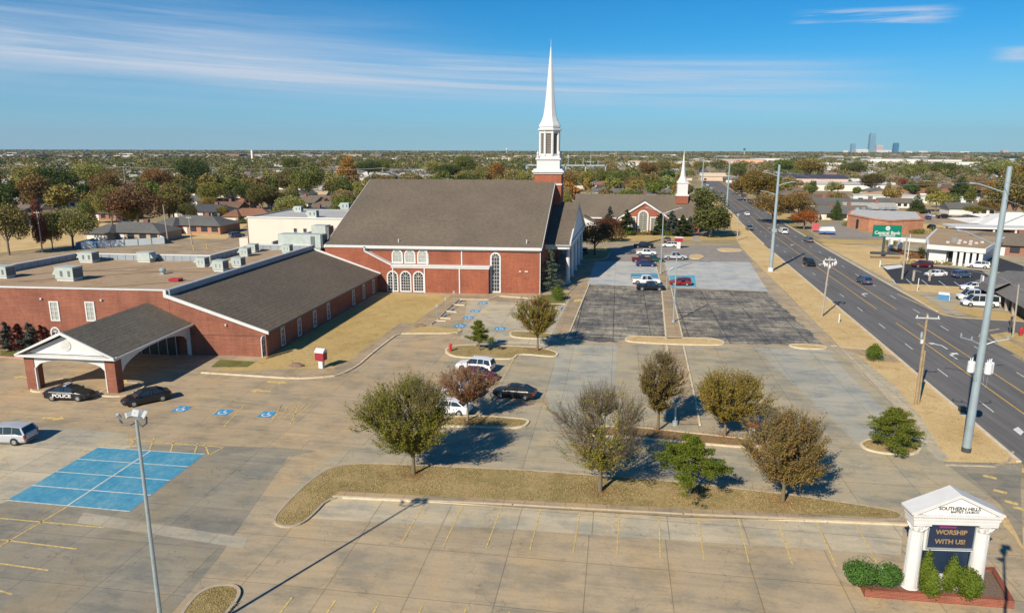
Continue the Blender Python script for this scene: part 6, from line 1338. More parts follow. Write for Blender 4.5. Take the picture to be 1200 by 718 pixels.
# ---------------------------------------------------------------- vehicles
PAINT = objcol('car_paint', .28, .03, .5, spec=.35, coat=.35); CGL = mat('car_glass', (.02,.028,.034), .08, .1, .5, spec=.9); TYRE = mat('tyre_rubber', (.02,.02,.021), .85, .15); RIM = mat('alloy_rim', (.42,.43,.44), .35, .1, metal=.6); TRIM = mat('black_trim', (.025,.026,.028), .6, .1)
HLM = mat('headlamp', (.62,.64,.66), .15, .05, spec=.8); TLM = mat('tail_lamp', (.35,.015,.015), .25, .1, spec=.6); BEDM = mat('truck_bed', (.035,.035,.038), .8, .2); PLATE = mat('number_plate', (.6,.6,.58), .6)
SPEC = {
 'sedan': dict(L=4.85, W=1.84, body=[(-2.42,.38,.78,.70),(-2.32,.24,.98,.84),(-1.75,.2,1.03,.91),(-.9,.18,1.0,.92),(.6,.18,.97,.92),(1.15,.18,.95,.91),(1.7,.2,.86,.88),(2.2,.24,.74,.80),(2.42,.34,.60,.62)], gh=[(-2.0,1.0,.72),(-1.15,1.40,.60),(-.2,1.47,.60),(.45,1.42,.60),(1.30,.96,.70)], wx=1.42, wr=.33),
 'suv': dict(L=4.8, W=1.94, body=[(-2.40,.45,.95,.78),(-2.34,.30,1.10,.90),(-1.6,.26,1.14,.96),(0,.25,1.10,.97),(.95,.25,1.07,.96),(1.6,.27,1.0,.93),(2.2,.30,.90,.86),(2.40,.42,.72,.70)], gh=[(-2.38,1.1,.84),(-2.15,1.62,.70),(-1.0,1.74,.70),(.35,1.70,.70),(1.15,1.07,.82)], wx=1.42, wr=.37),
 'wagon': dict(L=5.1, W=1.98, body=[(-2.55,.40,.98,.80),(-2.48,.26,1.06,.92),(-1.6,.2,1.08,.98),(0,.2,1.05,.98),(1.2,.2,1.0,.96),(1.9,.24,.92,.90),(2.4,.28,.82,.82),(2.55,.38,.66,.66)], gh=[(-2.50,1.05,.86),(-2.15,1.62,.74),(-1.0,1.74,.74),(.5,1.68,.73),(1.75,.96,.84)], wx=1.5, wr=.34),
 'van': dict(L=5.7, W=2.02, body=[(-2.85,.45,1.1,.90),(-2.82,.32,1.2,.98),(-1.6,.28,1.22,1.01),(0,.28,1.2,1.01),(1.5,.28,1.16,1.0),(2.2,.3,1.08,.96),(2.75,.34,.98,.88),(2.85,.42,.8,.8)], gh=[(-2.83,1.2,.97),(-2.75,2.02,.90),(-1.0,2.10,.90),(1.2,2.06,.88),(2.05,1.12,.94)], wx=1.75, wr=.37),
 'pickup': dict(L=5.85, W=2.0, body=[(-2.92,.50,1.08,.90),(-2.88,.42,1.14,.97),(-1.0,.38,1.14,.99),(-.9,.38,1.14,.99),(1.0,.38,1.14,.99),(1.9,.40,1.14,.97),(2.7,.42,1.06,.93),(2.92,.5,.9,.80)], gh=[(-.95,1.12,.88),(-.75,1.80,.72),(.1,1.88,.72),(.75,1.84,.72),(1.45,1.12,.86)], wx=1.78, wr=.41),
 'cybervan': None}
def loft(secs):
    mb = MB(); n = len(secs[0])
    for s in secs: assert len(s) == n
    v = [p for s in secs for p in s]; f = []
    for k in range(len(secs)-1):
        for i in range(n): f.append((k*n+i, k*n+(i+1)%n, (k+1)*n+(i+1)%n, (k+1)*n+i))
    f += [tuple(range(n))[::-1], tuple(range((len(secs)-1)*n, len(secs)*n))]; mb.add(v, f); return mb
def car_proto(kind):
    S = SPEC[kind]; t = thing({'sedan':'parked_car','suv':'sport_utility_car','wagon':'family_wagon','van':'passenger_van','pickup':'pickup_truck'}[kind], 'x', 'car', (0,0,-500))
    secs = []
    for x, zb, zt, hw in S['body']:
        d = zt-zb; h = [(hw*.90,zb),(hw,zb+.22*d),(hw*1.0,zb+.62*d),(hw*.965,zb+.88*d),(hw*.90,zt),(hw*.45,zt+.03)]
        secs.append([(x,y,z) for y, z in h]+[(x,-y,z) for y, z in h[::-1]])
    body = loft(secs); L_, W_ = S['L'], S['W']; wx, wr = S['wx'], S['wr']
    gh = S['gh']; g_secs = []; belt = gh[0][1]-.02
    # glass house: bottom width from the body, top from the table
    bot = [(gh[0][0], gh[0][1]-.06), (gh[4][0], gh[4][1]-.06)]
    glass = MB(); xs = [g[0] for g in gh]; hb = gh[0][2]+.04
    low = [(x, gh[0][1]+(gh[4][1]-gh[0][1])*(x-xs[0])/(xs[4]-xs[0])-.05) for x in xs]
    for sy in (1,-1):
        pl = [(xs[0],sy*hb,low[0][1]+.02)]+[(gh[i][0],sy*gh[i][2],gh[i][1]) for i in (1,2,3)]+[(xs[4],sy*hb,low[4][1]+.02)]
        base = [(xs[i],sy*(hb if i in (0,4) else hb+.01),low[i][1]) for i in range(5)]
        for i in range(4):
            q = [base[i],base[i+1],pl[i+1],pl[i]]; glass.add(q if sy < 0 else q[::-1], [(0,1,2,3)])
    def span(i, j): a, c = gh[i], gh[j]; ya = hb if i in (0,4) else a[2]; yc = hb if j in (0,4) else c[2]; za = low[i][1]+.02 if i in (0,4) else a[1]; zc = low[j][1]+.02 if j in (0,4) else c[1]; glass.add([(a[0],-ya,za),(c[0],-yc,zc),(c[0],yc,zc),(a[0],ya,za)], [(0,1,2,3)])
    span(0,1); span(1,2); span(2,3); span(3,4)
    # roof skin
    roof = MB()
    for i in (1,2): a, c = gh[i], gh[i+1]; o = .03; roof.add([(a[0]-(.06 if i==1 else 0),-a[2]-.02,a[1]+.004),(c[0],-c[2]-.02,c[1]+.004),(c[0],c[2]+.02,c[1]+.004),(a[0]-(.06 if i==1 else 0),a[2]+.02,a[1]+.004),(a[0],-a[2]*.8,a[1]+.045),(c[0],-c[2]*.8,c[1]+.045),(c[0],c[2]*.8,c[1]+.045),(a[0],a[2]*.8,a[1]+.045)], [(0,1,5,4),(1,2,6,5),(2,3,7,6),(3,0,4,7),(4,5,6,7)])
    for sy in (1,-1):        # pillars in body colour
        P0 = [(xs[0],sy*(hb+.012),low[0][1]),(gh[1][0],sy*(gh[1][2]+.015),gh[1][1]+.01)]; P1 = [(xs[4],sy*(hb+.012),low[4][1]),(gh[3][0],sy*(gh[3][2]+.015),gh[3][1]+.01)]
        wd = .17 if kind in ('suv','wagon','van') else .12
        for (a, c), w_ in ((P0, wd*1.3), (P1, .05)):
            roof.tube(a, c, w_*.5, w_*.4, 4)
        for f in ((.42,.60) if kind in ('sedan','pickup') else (.30,.62)) if kind != 'van' else (.28,.55,.8):
            x = gh[1][0]+(gh[3][0]-gh[1][0])*f+.05; roof.tube((x,sy*(hb+.005),low[1][1]),(x-.03,sy*(gh[2][2]+.01),gh[2][1]-.02),.045,.04,4)
    if kind == 'pickup':
        bd = MB(); bd.box(-2.80,-1.02,-.80,.80,1.145,1.17); bd.box(-2.86,-2.78,-.82,.82,1.16,1.22); bd.build('cargo_bed', BEDM, t, world=False)
        for sy in (1,-1): body.box(-2.9,-.95,sy*.93-.06,sy*.93+.06,1.12,1.25)
        body.box(-2.93,-2.85,-.9,.9,1.1,1.25)
    body.build('body', PAINT, t, world=False); glass.build('windows', CGL, t, world=False); roof.build('roof', PAINT, t, world=False)
    for sx in (1,-1):
        for sy in (1,-1):
            w = MB(); y0 = sy*(W_/2-.20); y1 = sy*(W_/2+.015); w.tube((sx*wx,y0,wr),(sx*wx,y1,wr),wr,wr,18); wo_ = w.build('wheel', TYRE, t, world=False)
            r = MB(); r.tube((sx*wx,y1-sy*.02,wr),(sx*wx,y1+sy*.012,wr),wr*.66,wr*.60,12); r.build('rim', RIM, wo_, world=False)
    ar = MB()
    for sx in (1,-1):
        for sy in (1,-1): ar.tube((sx*wx,sy*(W_/2-.25),wr+.03),(sx*wx,sy*(W_/2-.005),wr+.03),wr*1.16,wr*1.16,18)
    x0, x1 = -L_/2, L_/2; ar.box(x1-.06,x1-.005+.02,-W_*.3,W_*.3,.42,.62); ar.box(x0-.01,x0+.05,-W_*.36,W_*.36,.36,.50); ar.build('trim', TRIM, t, world=False)
    fb, rb = S['body'][-2], S['body'][1]
    for sy in (1,-1):
        h = MB(); zc = fb[1]+(fb[2]-fb[1])*.72; h.add([(x1-.24,sy*(fb[3]+.012),zc-.08),(x1-.02,sy*fb[3]*.62,zc-.10),(x1-.04,sy*fb[3]*.60,zc+.06),(x1-.26,sy*(fb[3]*.95),zc+.12)], [(0,1,2,3)]); h.build('headlight', HLM, t, world=False)
        h = MB(); zc = rb[1]+(rb[2]-rb[1])*.74; hz = .12 if kind in ('sedan',) else .22; h.box(x0-.012+.01,x0+.14,min(sy*rb[3]*.76,sy*(rb[3]+.014)),max(sy*rb[3]*.76,sy*(rb[3]+.014)),zc-hz,zc+hz*.8); h.build('tail_light', TLM, t, world=False)
        m = MB(); mx = gh[3][0]+.45; m.box(mx-.08,mx+.08,min(sy*(hb+.05),sy*(hb+.24)),max(sy*(hb+.05),sy*(hb+.24)),low[3][1]+.08,low[3][1]+.23); m.build('mirror', PAINT, t, world=False)
    n_ = MB(); n_.box(x0-.03,x0-.012,-.16,.16,.62,.72); n_.build('number_plate', PLATE, t, world=False)
    return t
CP = {}
CCAT = {'sedan':'car','suv':'car','wagon':'car','van':'van','pickup':'pickup truck'}
CCOL = dict(white=(.72,.73,.74), silver=(.42,.43,.45), black=(.012,.013,.016), navy=(.015,.03,.09), red=(.26,.012,.015), maroon=(.10,.01,.015), blue=(.05,.09,.16), grey=(.13,.14,.15), champagne=(.42,.38,.31), green=(.02,.07,.06))
def car(kind, px_, py_, head, color, label, s=1.0, group='parked and moving vehicles', z=0):
    x, y = G(px_, py_); z = .03; rz = R(head)
    if kind not in CP:
        o = CP[kind] = car_proto(kind); o.location = (x,y,z); o.rotation_euler = (0,0,rz); o.scale = (s,)*3; o['label'] = label; o['group'] = group
    else: o = dup(CP[kind], (x,y,z), rz, label, group, s)
    o['category'] = CCAT[kind]
    for c in o.children: c.color = (*CCOL[color],1)
    return o
# head: 0 = nose to +X (right), 90 = nose away from the viewer
car('suv',557,434,171,'white','white sport utility car parked in front of the hydrant island',1.0)
car('sedan',560,444,171-180,'maroon','dark red car parked between the white utility car and the rusty tree',.98)
car('sedan',541,462,171,'silver','silver car mostly hidden by the rusty flat-crowned tree',.95)
car('sedan',603,465,173,'black','black sedan parked right of the rusty tree',1.0)
car('sedan',527,483,171,'white','white car parked behind the trunk of the rusty flat-crowned tree',.98)
pol = car('sedan',83,467,5,'black','black police car with white lettering beside the brick piers of the canopy',1.04)
car('sedan',172,471,49+180,'black','dark car standing right of the police car with its tail toward the canopy',1.0)
car('wagon',8,517,186,'silver','silver people carrier cut by the left edge of the photo',1.0)
car('pickup',757,333,2,'white','white pickup truck parked on the blue painted bay',1.0); car('pickup',762,340,3,'black','black pickup truck nearest on the worn asphalt, before the white one',.95)
car('suv',797,334,178,'red','bright red utility car parked on the pale blue bay',.92); car('sedan',757,312,2,'navy','dark blue car right behind the blue painted bay',1.0); car('pickup',765,307,2,'green','dark teal pickup half hidden by the dark blue car',.9); car('pickup',752,307,2,'maroon','maroon pickup showing its tail left of the dark blue car',.85)
car('pickup',757,299,2,'white','white pickup truck in the second row near the chapel',.9); car('pickup',754,290.5,182,'black','black pickup truck farthest back, left of the middle walk',.95); car('suv',784,289.5,182,'white','white utility car at the far end of the middle walk',.88); car('pickup',791,304,2,'silver','silver pickup truck parked right of the middle walk',1.0)
car('suv',782,284,80,'black','black car behind the white utility car near the chapel lawn',.9); car('suv',685,297,88,'grey','grey car parked under the dark red-brown tree by the portico',.95)
car('suv',1012,332,93,'blue','blue-grey utility car driving up the road, nearest of the traffic',.95); car('suv',948,311,-88,'black','black utility car coming down the near lanes',1.0); car('suv',947,283.5,93,'grey','grey utility car with silver sides in the far lanes before the car park mouth',.95); car('van',917,273.5,93,'white','white work van in the far lanes of the road',.95)
car('suv',878,269.5,-88,'grey','dark grey car coming down the near lanes beside the verge pole',1.0); car('sedan',875,252.5,92,'white','small white car in the far lanes beyond the white work van',1.0); car('sedan',851,241,-88,'navy','dark blue car far up the road right of the steel pole',1.0); car('suv',845,246,92,'white','white car far up the road by the pine tree',1.0); car('sedan',846,232,-88,'white','small pale car far up the road, behind the dark blue one',1.0)
car('suv',834,222,92,'silver','silver car where the road narrows'); car('sedan',826,214,-88,'black','tiny dark car at the far end of the road'); car('sedan',829,218,-88,'white','tiny white car near the far end of the road')
car('suv',1080,313,186,'maroon','dark red utility car parked by the bank corner',.95); car('sedan',1096,324,200,'white','white car parked in the front row of the bank lot',1.0); car('suv',1127,325,25,'blue','pale blue utility car parked in the front row of the bank lot',.92); car('suv',1146,314,155,'white','white utility car parked by the bank columns',.95)
car('sedan',1141,340,176,'white','white sedan standing beside the mansard shop',1.05); car('van',1141,352,176,'white','white passenger van behind the nearer van',1.0); car('van',1147,359,176,'white','white passenger van nearest the road verge',1.0)
for (a, b_, c, d, e) in ((1072,253,10,'grey','grey car first from the left in the office car park'),(1083,250,170,'black','black car in the back row of the office car park'),(1087,257,80,'navy','dark blue car alone at the front of the office car park'),(1094,254.5,5,'silver','silver car in the office car park beside the black pickup'),(1076,249,0,'silver','silver car in the back row of the office car park')): car('sedan', a, b_, c, d, e, 1.0)
car('pickup',1106,256,5,'black','black pickup at the right end of the office car park'); car('suv',1091,268,88,'black','small black utility car on the drive by the straw lawn',.9); car('sedan',1129,272.5,180,'grey','dark car parked under the white canopy at the right'); car('suv',278,278,60,'blue','pale blue car on the street left of the gymnasium'); car('suv',909,247,0,'black','dark vehicle in the shade under the golden trees'); car('sedan',926,250,0,'grey','grey car under the gold trees by the road')
# police lettering and light bar
pt = thing('x','x','x'); bpy.data.objects.remove(pt)
for sy in (-1,):
    M4 = frame_mat((-.25, sy*.985, .62), (1,0,0), (0,0,1)); q = text_mesh('police_lettering', 'POLICE', .50, WHITE, pol, M4 @ Matrix.Diagonal((1.25,1,1,1)), .004, bold=.02)
lb = MB(); lb.box(-.25,.05,-.55,.55,1.53,1.64); lb.box(-.15,-.05,-.5,.5,1.48,1.53); lb.build('light_bar', mat('light_bar', (.30,.36,.45), .25, .2), pol, world=False)
wd = MB(); wd.box(-.75,.55,-.968,-.95,.86,.88); wd.build('door_badge', WHITEF, pol, world=False)
for nme, tp, px_, py_, rz_, lab in (('parked_trailer','t',968.5,275,0,'blue and white boat trailer right of the orange bush'),):
    x, y = G(px_, py_); t = thing(nme, lab, 'trailer', (x,y,0), R(-5)); b = MB(); b.box(-2.6,2.6,-1,1,.7,1.3); b.build('hull', mat('boat_blue', (.06,.14,.35), .4), t, world=False); b = MB(); b.ext([(-2.5,-1,1.3),(2.5,-1,1.3),(1.9,-1,2.7),(-2.1,-1,2.5)], (0,2,0)); b.build('cover', WHITE, t, world=False)
    for sx in (-1,1): b = MB(); b.tube((-.4,sx*1.0,.35),(-.4,sx*1.15,.35),.35,.35,12); b.build('wheel', TYRE, t, world=False)
x, y = G(951,272); t = thing('flag_banner', 'red and white feather banner planted beside the orange bush', 'banner', (x,y,0)); b = MB(); b.tube((0,0,0),(0,0,3.4),.05,n=6); b.build('pole', METAL, t, world=False); b = MB()
pr = [(.06,.9),(1.5,.7),(2.4,1.1),(2.5,2.6),(1.4,3.0),(.06,3.3)]
b.ext([(x_,-.02,z_) for x_, z_ in pr], (0,.05,0)); b.build('cloth', mat('red_cloth', (.50,.08,.10), .7, .4, 3), t, world=False)
# ---------------------------------------------------------------- poles, lamps, signs
def rel(px_, py_, Y, x0): X, Z = ONY(px_, py_, Y); return X-x0, Z
STEEL = mat('steel_pole_paint', (.30,.37,.40), .5, .14, .6, metal=.2)
LAMPG = mat('lamp_housing', (.42,.44,.45), .5, .1)
# near floodlight mast, base just below the frame
x, y = G(193,766); H_ = ONY(165,491,y)[1]
t = thing('floodlight_mast', 'slim grey floodlight mast with a cluster of lamps in the foreground', 'light pole', (x,y,0))
b = MB(); b.tube((0,0,0),(0,0,H_),.13,.075,12); b.box(-.25,.25,-.25,.25,0,.05); b.build('pole', METAL, t, world=False)
b = MB(); b.path([(0,0,H_-.15),(-.35,0,H_-.35),(-.8,0,H_-.30),(-.95,0,H_-.1)],.045); b.path([(0,0,H_-.2),(.3,0,H_-.38),(.55,0,H_-.2),(.58,0,H_+.15)],.045); b.path([(0,0,H_-.05),(0,0,H_+.35)],.06); b.build('bracket', METALD, t, world=False)
def flood(c, d, s, lab=None):
    b = MB(); c, d = Vector(c), Vector(d).normalized(); r = d.cross(Vector((0,0,1))).normalized(); u = r.cross(d)
    q = [c+r*a*s*.5+u*b_*s*.38 for a, b_ in ((-1,-1),(1,-1),(1,1),(-1,1))]; q2 = [p-d*s*.28+(c-p)*.25 for p in q]
    b.add([tuple(p) for p in q+q2], [(0,1,2,3),(4,7,6,5),(0,4,5,1),(1,5,6,2),(2,6,7,3),(3,7,4,0)]); o = b.build('lamp_head', LAMPG, t, world=False)
    g_ = MB(); q3 = [p+d*.006+(c-p)*.12 for p in q]; g_.add([tuple(p) for p in q3], [(0,1,2,3)]); g_.build('lens', HLM, o, world=False)
flood((-1.0,0,H_+.05),(-.6,-.5,-.5),.40); flood((.62,.0,H_+.35),(.6,.3,-.4),.58); flood((.05,.1,H_+.28),(.2,.9,-.35),.58); flood((-.35,0,H_+.2),(-.7,.5,-.5),.40); flood((.2,.0,H_+.05),(.4,-.7,-.5),.42)
tx_, ty_ = G(1177,645); m2 = dup(t, (tx_-9.0, ty_-18.8, 0), .9, 'slim grey floodlight mast standing below the right corner, seen by its shadow')
def steel_pole(name, label, bx, by, tx, ty, r0, r1, base=True):
    x, y = G(bx, by); H_ = ONY(tx, ty, y)[1]; t = thing(name, label, 'utility pole', (x,y,0)); b = MB(); b.tube((0,0,0),(0,0,H_),r0,r1,18); b.build('pole', STEEL, t, world=False)
    if base: b = MB(); b.tube((0,0,-.02),(0,0,.45),r0*1.12,r0*1.10,18); b.build('collar', METALD, t, world=False)
    return t, x, y, H_
WIREM = mat('conductor', (.30,.31,.32), .6, .1)
t, x, y, H_ = steel_pole('steel_utility_pole', 'tall thick pale grey steel pole with transformers in the verge at the right', 1132,529, 1181,195, .36, .2)
BP = (x, y)
X, Z = rel(1150,428,y,x)
for sx, dy in ((-.75,-.2),(.78,-.25),(.50,-.55)):
    b = MB(); b.lathe([(.28,0),(.30,.05),(.30,.95),(.24,1.02),(.1,1.05)], (sx,dy), 14); b.tube((sx,dy,1.0),(sx+.05,dy,1.35),.05,.04,6); b.tube((sx-.12,dy,1.0),(sx-.15,dy,1.3),.04,.03,6)
    o = b.build('transformer', mat('transformer_grey', (.62,.64,.64), .5) if 'transformer_grey' not in MT else MT['transformer_grey'], t, world=False); o.location = (0,0,Z-.6)
b = MB(); b.box(-1.0,1.0,-.06,.06,Z-.35,Z-.25)
zc = rel(1155,405,y,x)[1]
for sx in (-1,1):
    b.path([(0,0,zc),(sx*.9,-.1,zc+.45),(sx*2.0,-.2,zc+.75)],.045)
    for k_ in range(2): b.lathe([(.07,zc+.5+k_*.3),(.07,zc+.8+k_*.3)], (sx*(1.0+k_*.9),-.1), 6)
b.build('crossarm', METAL, t, world=False)
for k_ in range(5): b = MB(); b.path([(-.7+.35*k_,-.3,Z+.4),(-.6+.3*k_,-.45,Z-.9-.25*k_),(-.2+.15*k_,-.2,Z-1.6)],.012,4); b.build('cable', WIREM, t, world=False)
for zpx, px_, dx, dz in ((288,1165,-2.9,1.2),(263,1168,2.8,1.3),(226,1180,-2.4,.75)):
    Z2 = rel(px_, zpx, y, x)[1]; b = MB(); pts = [(dx*(1-(1-u)**1.6), 0, Z2+dz*math.sin(u*math.pi/2)) for u in np.linspace(0,1,8)]; b.path(pts, .055, 8); o = b.build('davit_arm', STEEL, t, world=False)
    e = pts[-1]; h = MB(); h.tube((e[0]-.05,0,e[2]),(e[0]+(.55 if dx>0 else -.55),0,e[2]+.03),.07,.11,8); h.build('lamp_head', METAL, o, world=False)
for nm, lab, bx, by, tx, ty, arms in (('steel_utility_pole','tall steel pole with curved arms standing in the verge beyond the wooden one',903,318,912,193,((202,-1),(213,1),(224,-1))),('steel_utility_pole','steel pole with one lamp arm right of the chapel corner',851,252,854,189,((207,1),)),('steel_utility_pole','thin steel pole at the chapel spire side of the road',822,230,824,189,())):
    t, x, y, H_ = steel_pole(nm, lab, bx, by, tx, ty, .42, .26, False); b = MB(); b.lathe([(.62,0),(.62,.9)], n=14); b.build('footing', WHITEF, t, world=False)
    for yy, s in arms:
        Z2 = ONY(tx, yy, y)[1]; b = MB(); pts = [(s*3.6*u,0,Z2-.9+.9*math.sin(u*math.pi/2)) for u in np.linspace(0,1,6)]; b.path(pts, .09, 6); b.build('davit_arm', STEEL, t, world=False)
    if by == 318: b = MB(); b.box(-.5,.5,-.4,.4,ONY(908,270,y)[1]-.4,ONY(908,270,y)[1]+.4); b.build('cable_box', METAL, t, world=False)
def wood_pole(label, bx, by, tx, ty, lean=0, r=.17, arm=2.2, brace=False, m_=WOOD, ins=3, drum=0, name='wooden_utility_pole'):
    x, y = G(bx, by); X, H_ = ONY(tx, ty, y); t = thing(name, label, 'utility pole', (x,y,0)); dx = X-x; b = MB(); b.tube((0,0,0),(dx,0,H_),r,r*.65,10); b.build('pole', m_, t, world=False)
    if brace: b = MB(); b.tube((.28,.05,0),(dx*.6+.25,.05,H_*.6),.12,.1,8); b.build('splint', m_, t, world=False)
    if arm: b = MB(); b.box(dx-arm/2,dx+arm/2,-.22,-.12,H_-.55,H_-.42); b.build('crossarm', mat('grey_crossarm', (.46,.47,.45), .8) if 'grey_crossarm' not in MT else MT['grey_crossarm'], t, world=False)
    for k_ in range(ins): xx = dx-arm/2+.15+(arm-.3)*k_/max(1,ins-1); b = MB(); b.lathe([(.05,H_-.42),(.07,H_-.32),(.04,H_-.2)], (xx,-.17), 8); b.build('insulator', WHITEF, t, world=False)
    for k_ in range(drum): b = MB(); b.lathe([(.22,0),(.24,.8),(.1,.95)], ((-.6,.6,-.25)[k_],-.3), 10); o = b.build('transformer', METAL, t, world=False); o.location = (dx*.8,0,H_*.72)
    return t, x, y, dx, H_
t, x, y, dx, H_ = wood_pole('leaning brown wooden pole with steel crossarm at the edge of the footpath', 1073,474, 1087,367, brace=True, arm=2.4, ins=3)
b = MB(); b.lathe([(.10,-.3),(.14,0),(.10,.45)], (0,0), 8); o = b.build('switch', METAL, t, world=False); o.location = (dx*.75-.35,-.1,H_*.76); b = MB(); b.box(-.12,.12,-.1,.1,0,.45); o = b.build('fuse_box', WHITE, t, world=False); o.location = (dx*.72-.3,-.2,H_*.68)
t, x, y, dx, H_ = wood_pole('grey wooden pole with a ring of insulated drops near the straw verge', 963,371, 973,301, m_=WOODG, arm=1.8, ins=4)
for k_ in range(7): b = MB(); a = k_*.9; b.lathe([(.09,-.4),(.16,-.1),(.10,.3)], (0,0), 8); o = b.build('insulator', WHITEF, t, world=False); o.location = (dx+.95*math.cos(a),.8*math.sin(a)-.2,H_-.9-.25*(k_%3))
wood_pole('plain brown wooden pole in front of the bank car park', 1057,327, 1063,277, arm=0, ins=0, m_=WOODG, r=.22); wood_pole('thin white conduit pole behind the brown pole at the bank', 1063,308, 1067,275, arm=0, ins=0, m_=WHITEF, r=.12, name='conduit_pole')
wood_pole('dark short wooden pole on the near verge beyond the tall steel pole', 864,282, 865,250, arm=.8, ins=2, m_=WOODG, r=.2)
wood_pole('grey pole with a lamp arm at the right edge by the side street', 1187,394, 1194,333, arm=0, ins=0, m_=WOODG, r=.14)
for i, (bx, by, tx, ty, lab) in enumerate(((197,284,191,240,'slightly leaning grey pole behind the annex between the two hip roofed houses'),(225,286,221,253,'shorter grey pole with crossarm right of the leaning one'),(50,296,43,247,'leaning grey pole by the thin reddish tree'),(1036,290,1037,262,'x'))): 
    if i < 3: wood_pole(lab, bx, by, tx, ty, arm=1.6 if i else 0, ins=2 if i else 0, m_=WOODG, r=.2)
# far line of poles with their wires
PL = []
for i, px_ in enumerate((-60,20,130,228,333,430,480)):
    d = ray(px_, 196); s = 430/d.y; x, y = d.x*s, 430+i*6; H_ = 16; t = thing('wooden_utility_pole', 'thin pole of the power line crossing the left middle distance', 'utility pole', (x,y,0), 0, 'poles of the distant power line'); b = MB(); b.tube((0,0,0),(0,0,H_),.25,.16,6); b.build('pole', WOODG, t, world=False); b = MB(); b.box(-1.5,1.5,-.1,.1,H_-1,H_-.8); b.build('crossarm', WOODG, t, world=False); PL.append((x,y,H_))
wm_ = MB()
def sagw(mb, a, c, sag, r=.05, n=12):
    pts = [(a[0]+(c[0]-a[0])*u, a[1]+(c[1]-a[1])*u, a[2]+(c[2]-a[2])*u-sag*4*u*(1-u)) for u in np.linspace(0,1,n)]; mb.path(pts, r, 4)
for dz, dx in ((0,-1.3),(0,1.3),(-4.5,0)):
    w_ = MB()
    for a, c in zip(PL, PL[1:]): sagw(w_, (a[0]+dx,a[1],a[2]-.7+dz), (c[0]+dx,c[1],c[2]-.7+dz), 1.2)
    tag(w_.build('power_wire', mat('wire_pale', (.42,.42,.40), .6) if 'wire_pale' not in MT else MT['wire_pale'], origin=PL[0]), {(0,-1.3):'front wire of the distant power line on the left',(0,1.3):'rear wire of the distant power line on the left',(-4.5,0):'lowest wire of the distant power line on the left'}[(dz,dx)], 'wire')
# wires strung between the steel poles of the main road
SP = [(BP[0],BP[1],24.6)]+[(*G(903,318),23.4),(*G(851,252),21.6),(*G(822,230),20)]
back = [(SP[0][0]-4.5, SP[0][1]-70, 25)]+SP
for k_, (dz, lab) in enumerate(((0,'highest wire along the main road poles'),(-1.6,'second wire along the main road poles'),(-8.2,'lowest wire along the main road poles'))):
    w_ = MB()
    for a, c in zip(back, back[1:]): sagw(w_, (a[0]+.5*(k_-1),a[1],a[2]+dz), (c[0]+.5*(k_-1),c[1],c[2]+dz), 1.6, .018, 16)
    tag(w_.build('power_wire', WIREM, origin=SP[0]), lab, 'wire')
# car park lamps
def lot_lamp(label, bx, by, tx, ty, arm=0, r=.09, double=False):
    x, y = G(bx, by); X, H_ = ONY(tx, ty, y); t = thing('car_park_lamp', label, 'street lamp', (x,y,0)); b = MB(); b.tube((0,0,0),(0,0,H_),r*1.3,r,10); b.tube((0,0,0),(0,0,.5),.28,.26,10); b.build('pole', METAL, t, world=False)
    for s in ((-1,1) if double else (1,)):
        if arm: b = MB(); b.path([(0,0,H_-.3),(s*arm*.5,0,H_+.5),(s*arm,0,H_+1.0)], .06); o = b.build('lamp_arm', METAL, t, world=False); h = MB(); h.box(s*arm-.35,s*arm+.35,-.15,.15,H_+.95,H_+1.12); h.build('lamp_head', METAL, o, world=False)
    return t
lot_lamp('grey car park lamp with two spread arms before the chapel window', 774,321, 776,249, 3.6, .10, True); lot_lamp('slim grey pole in the middle walk between the two worn asphalt fields', 789,378, 791,298, 0, .09); lot_lamp('short camera pole with curved arm on the middle walk', 781,340, 782,318, 1.2, .07)
lot_lamp('slim dark pole among the bushes by the vase-shaped tree', 791,498, 789,476, 0, .06)
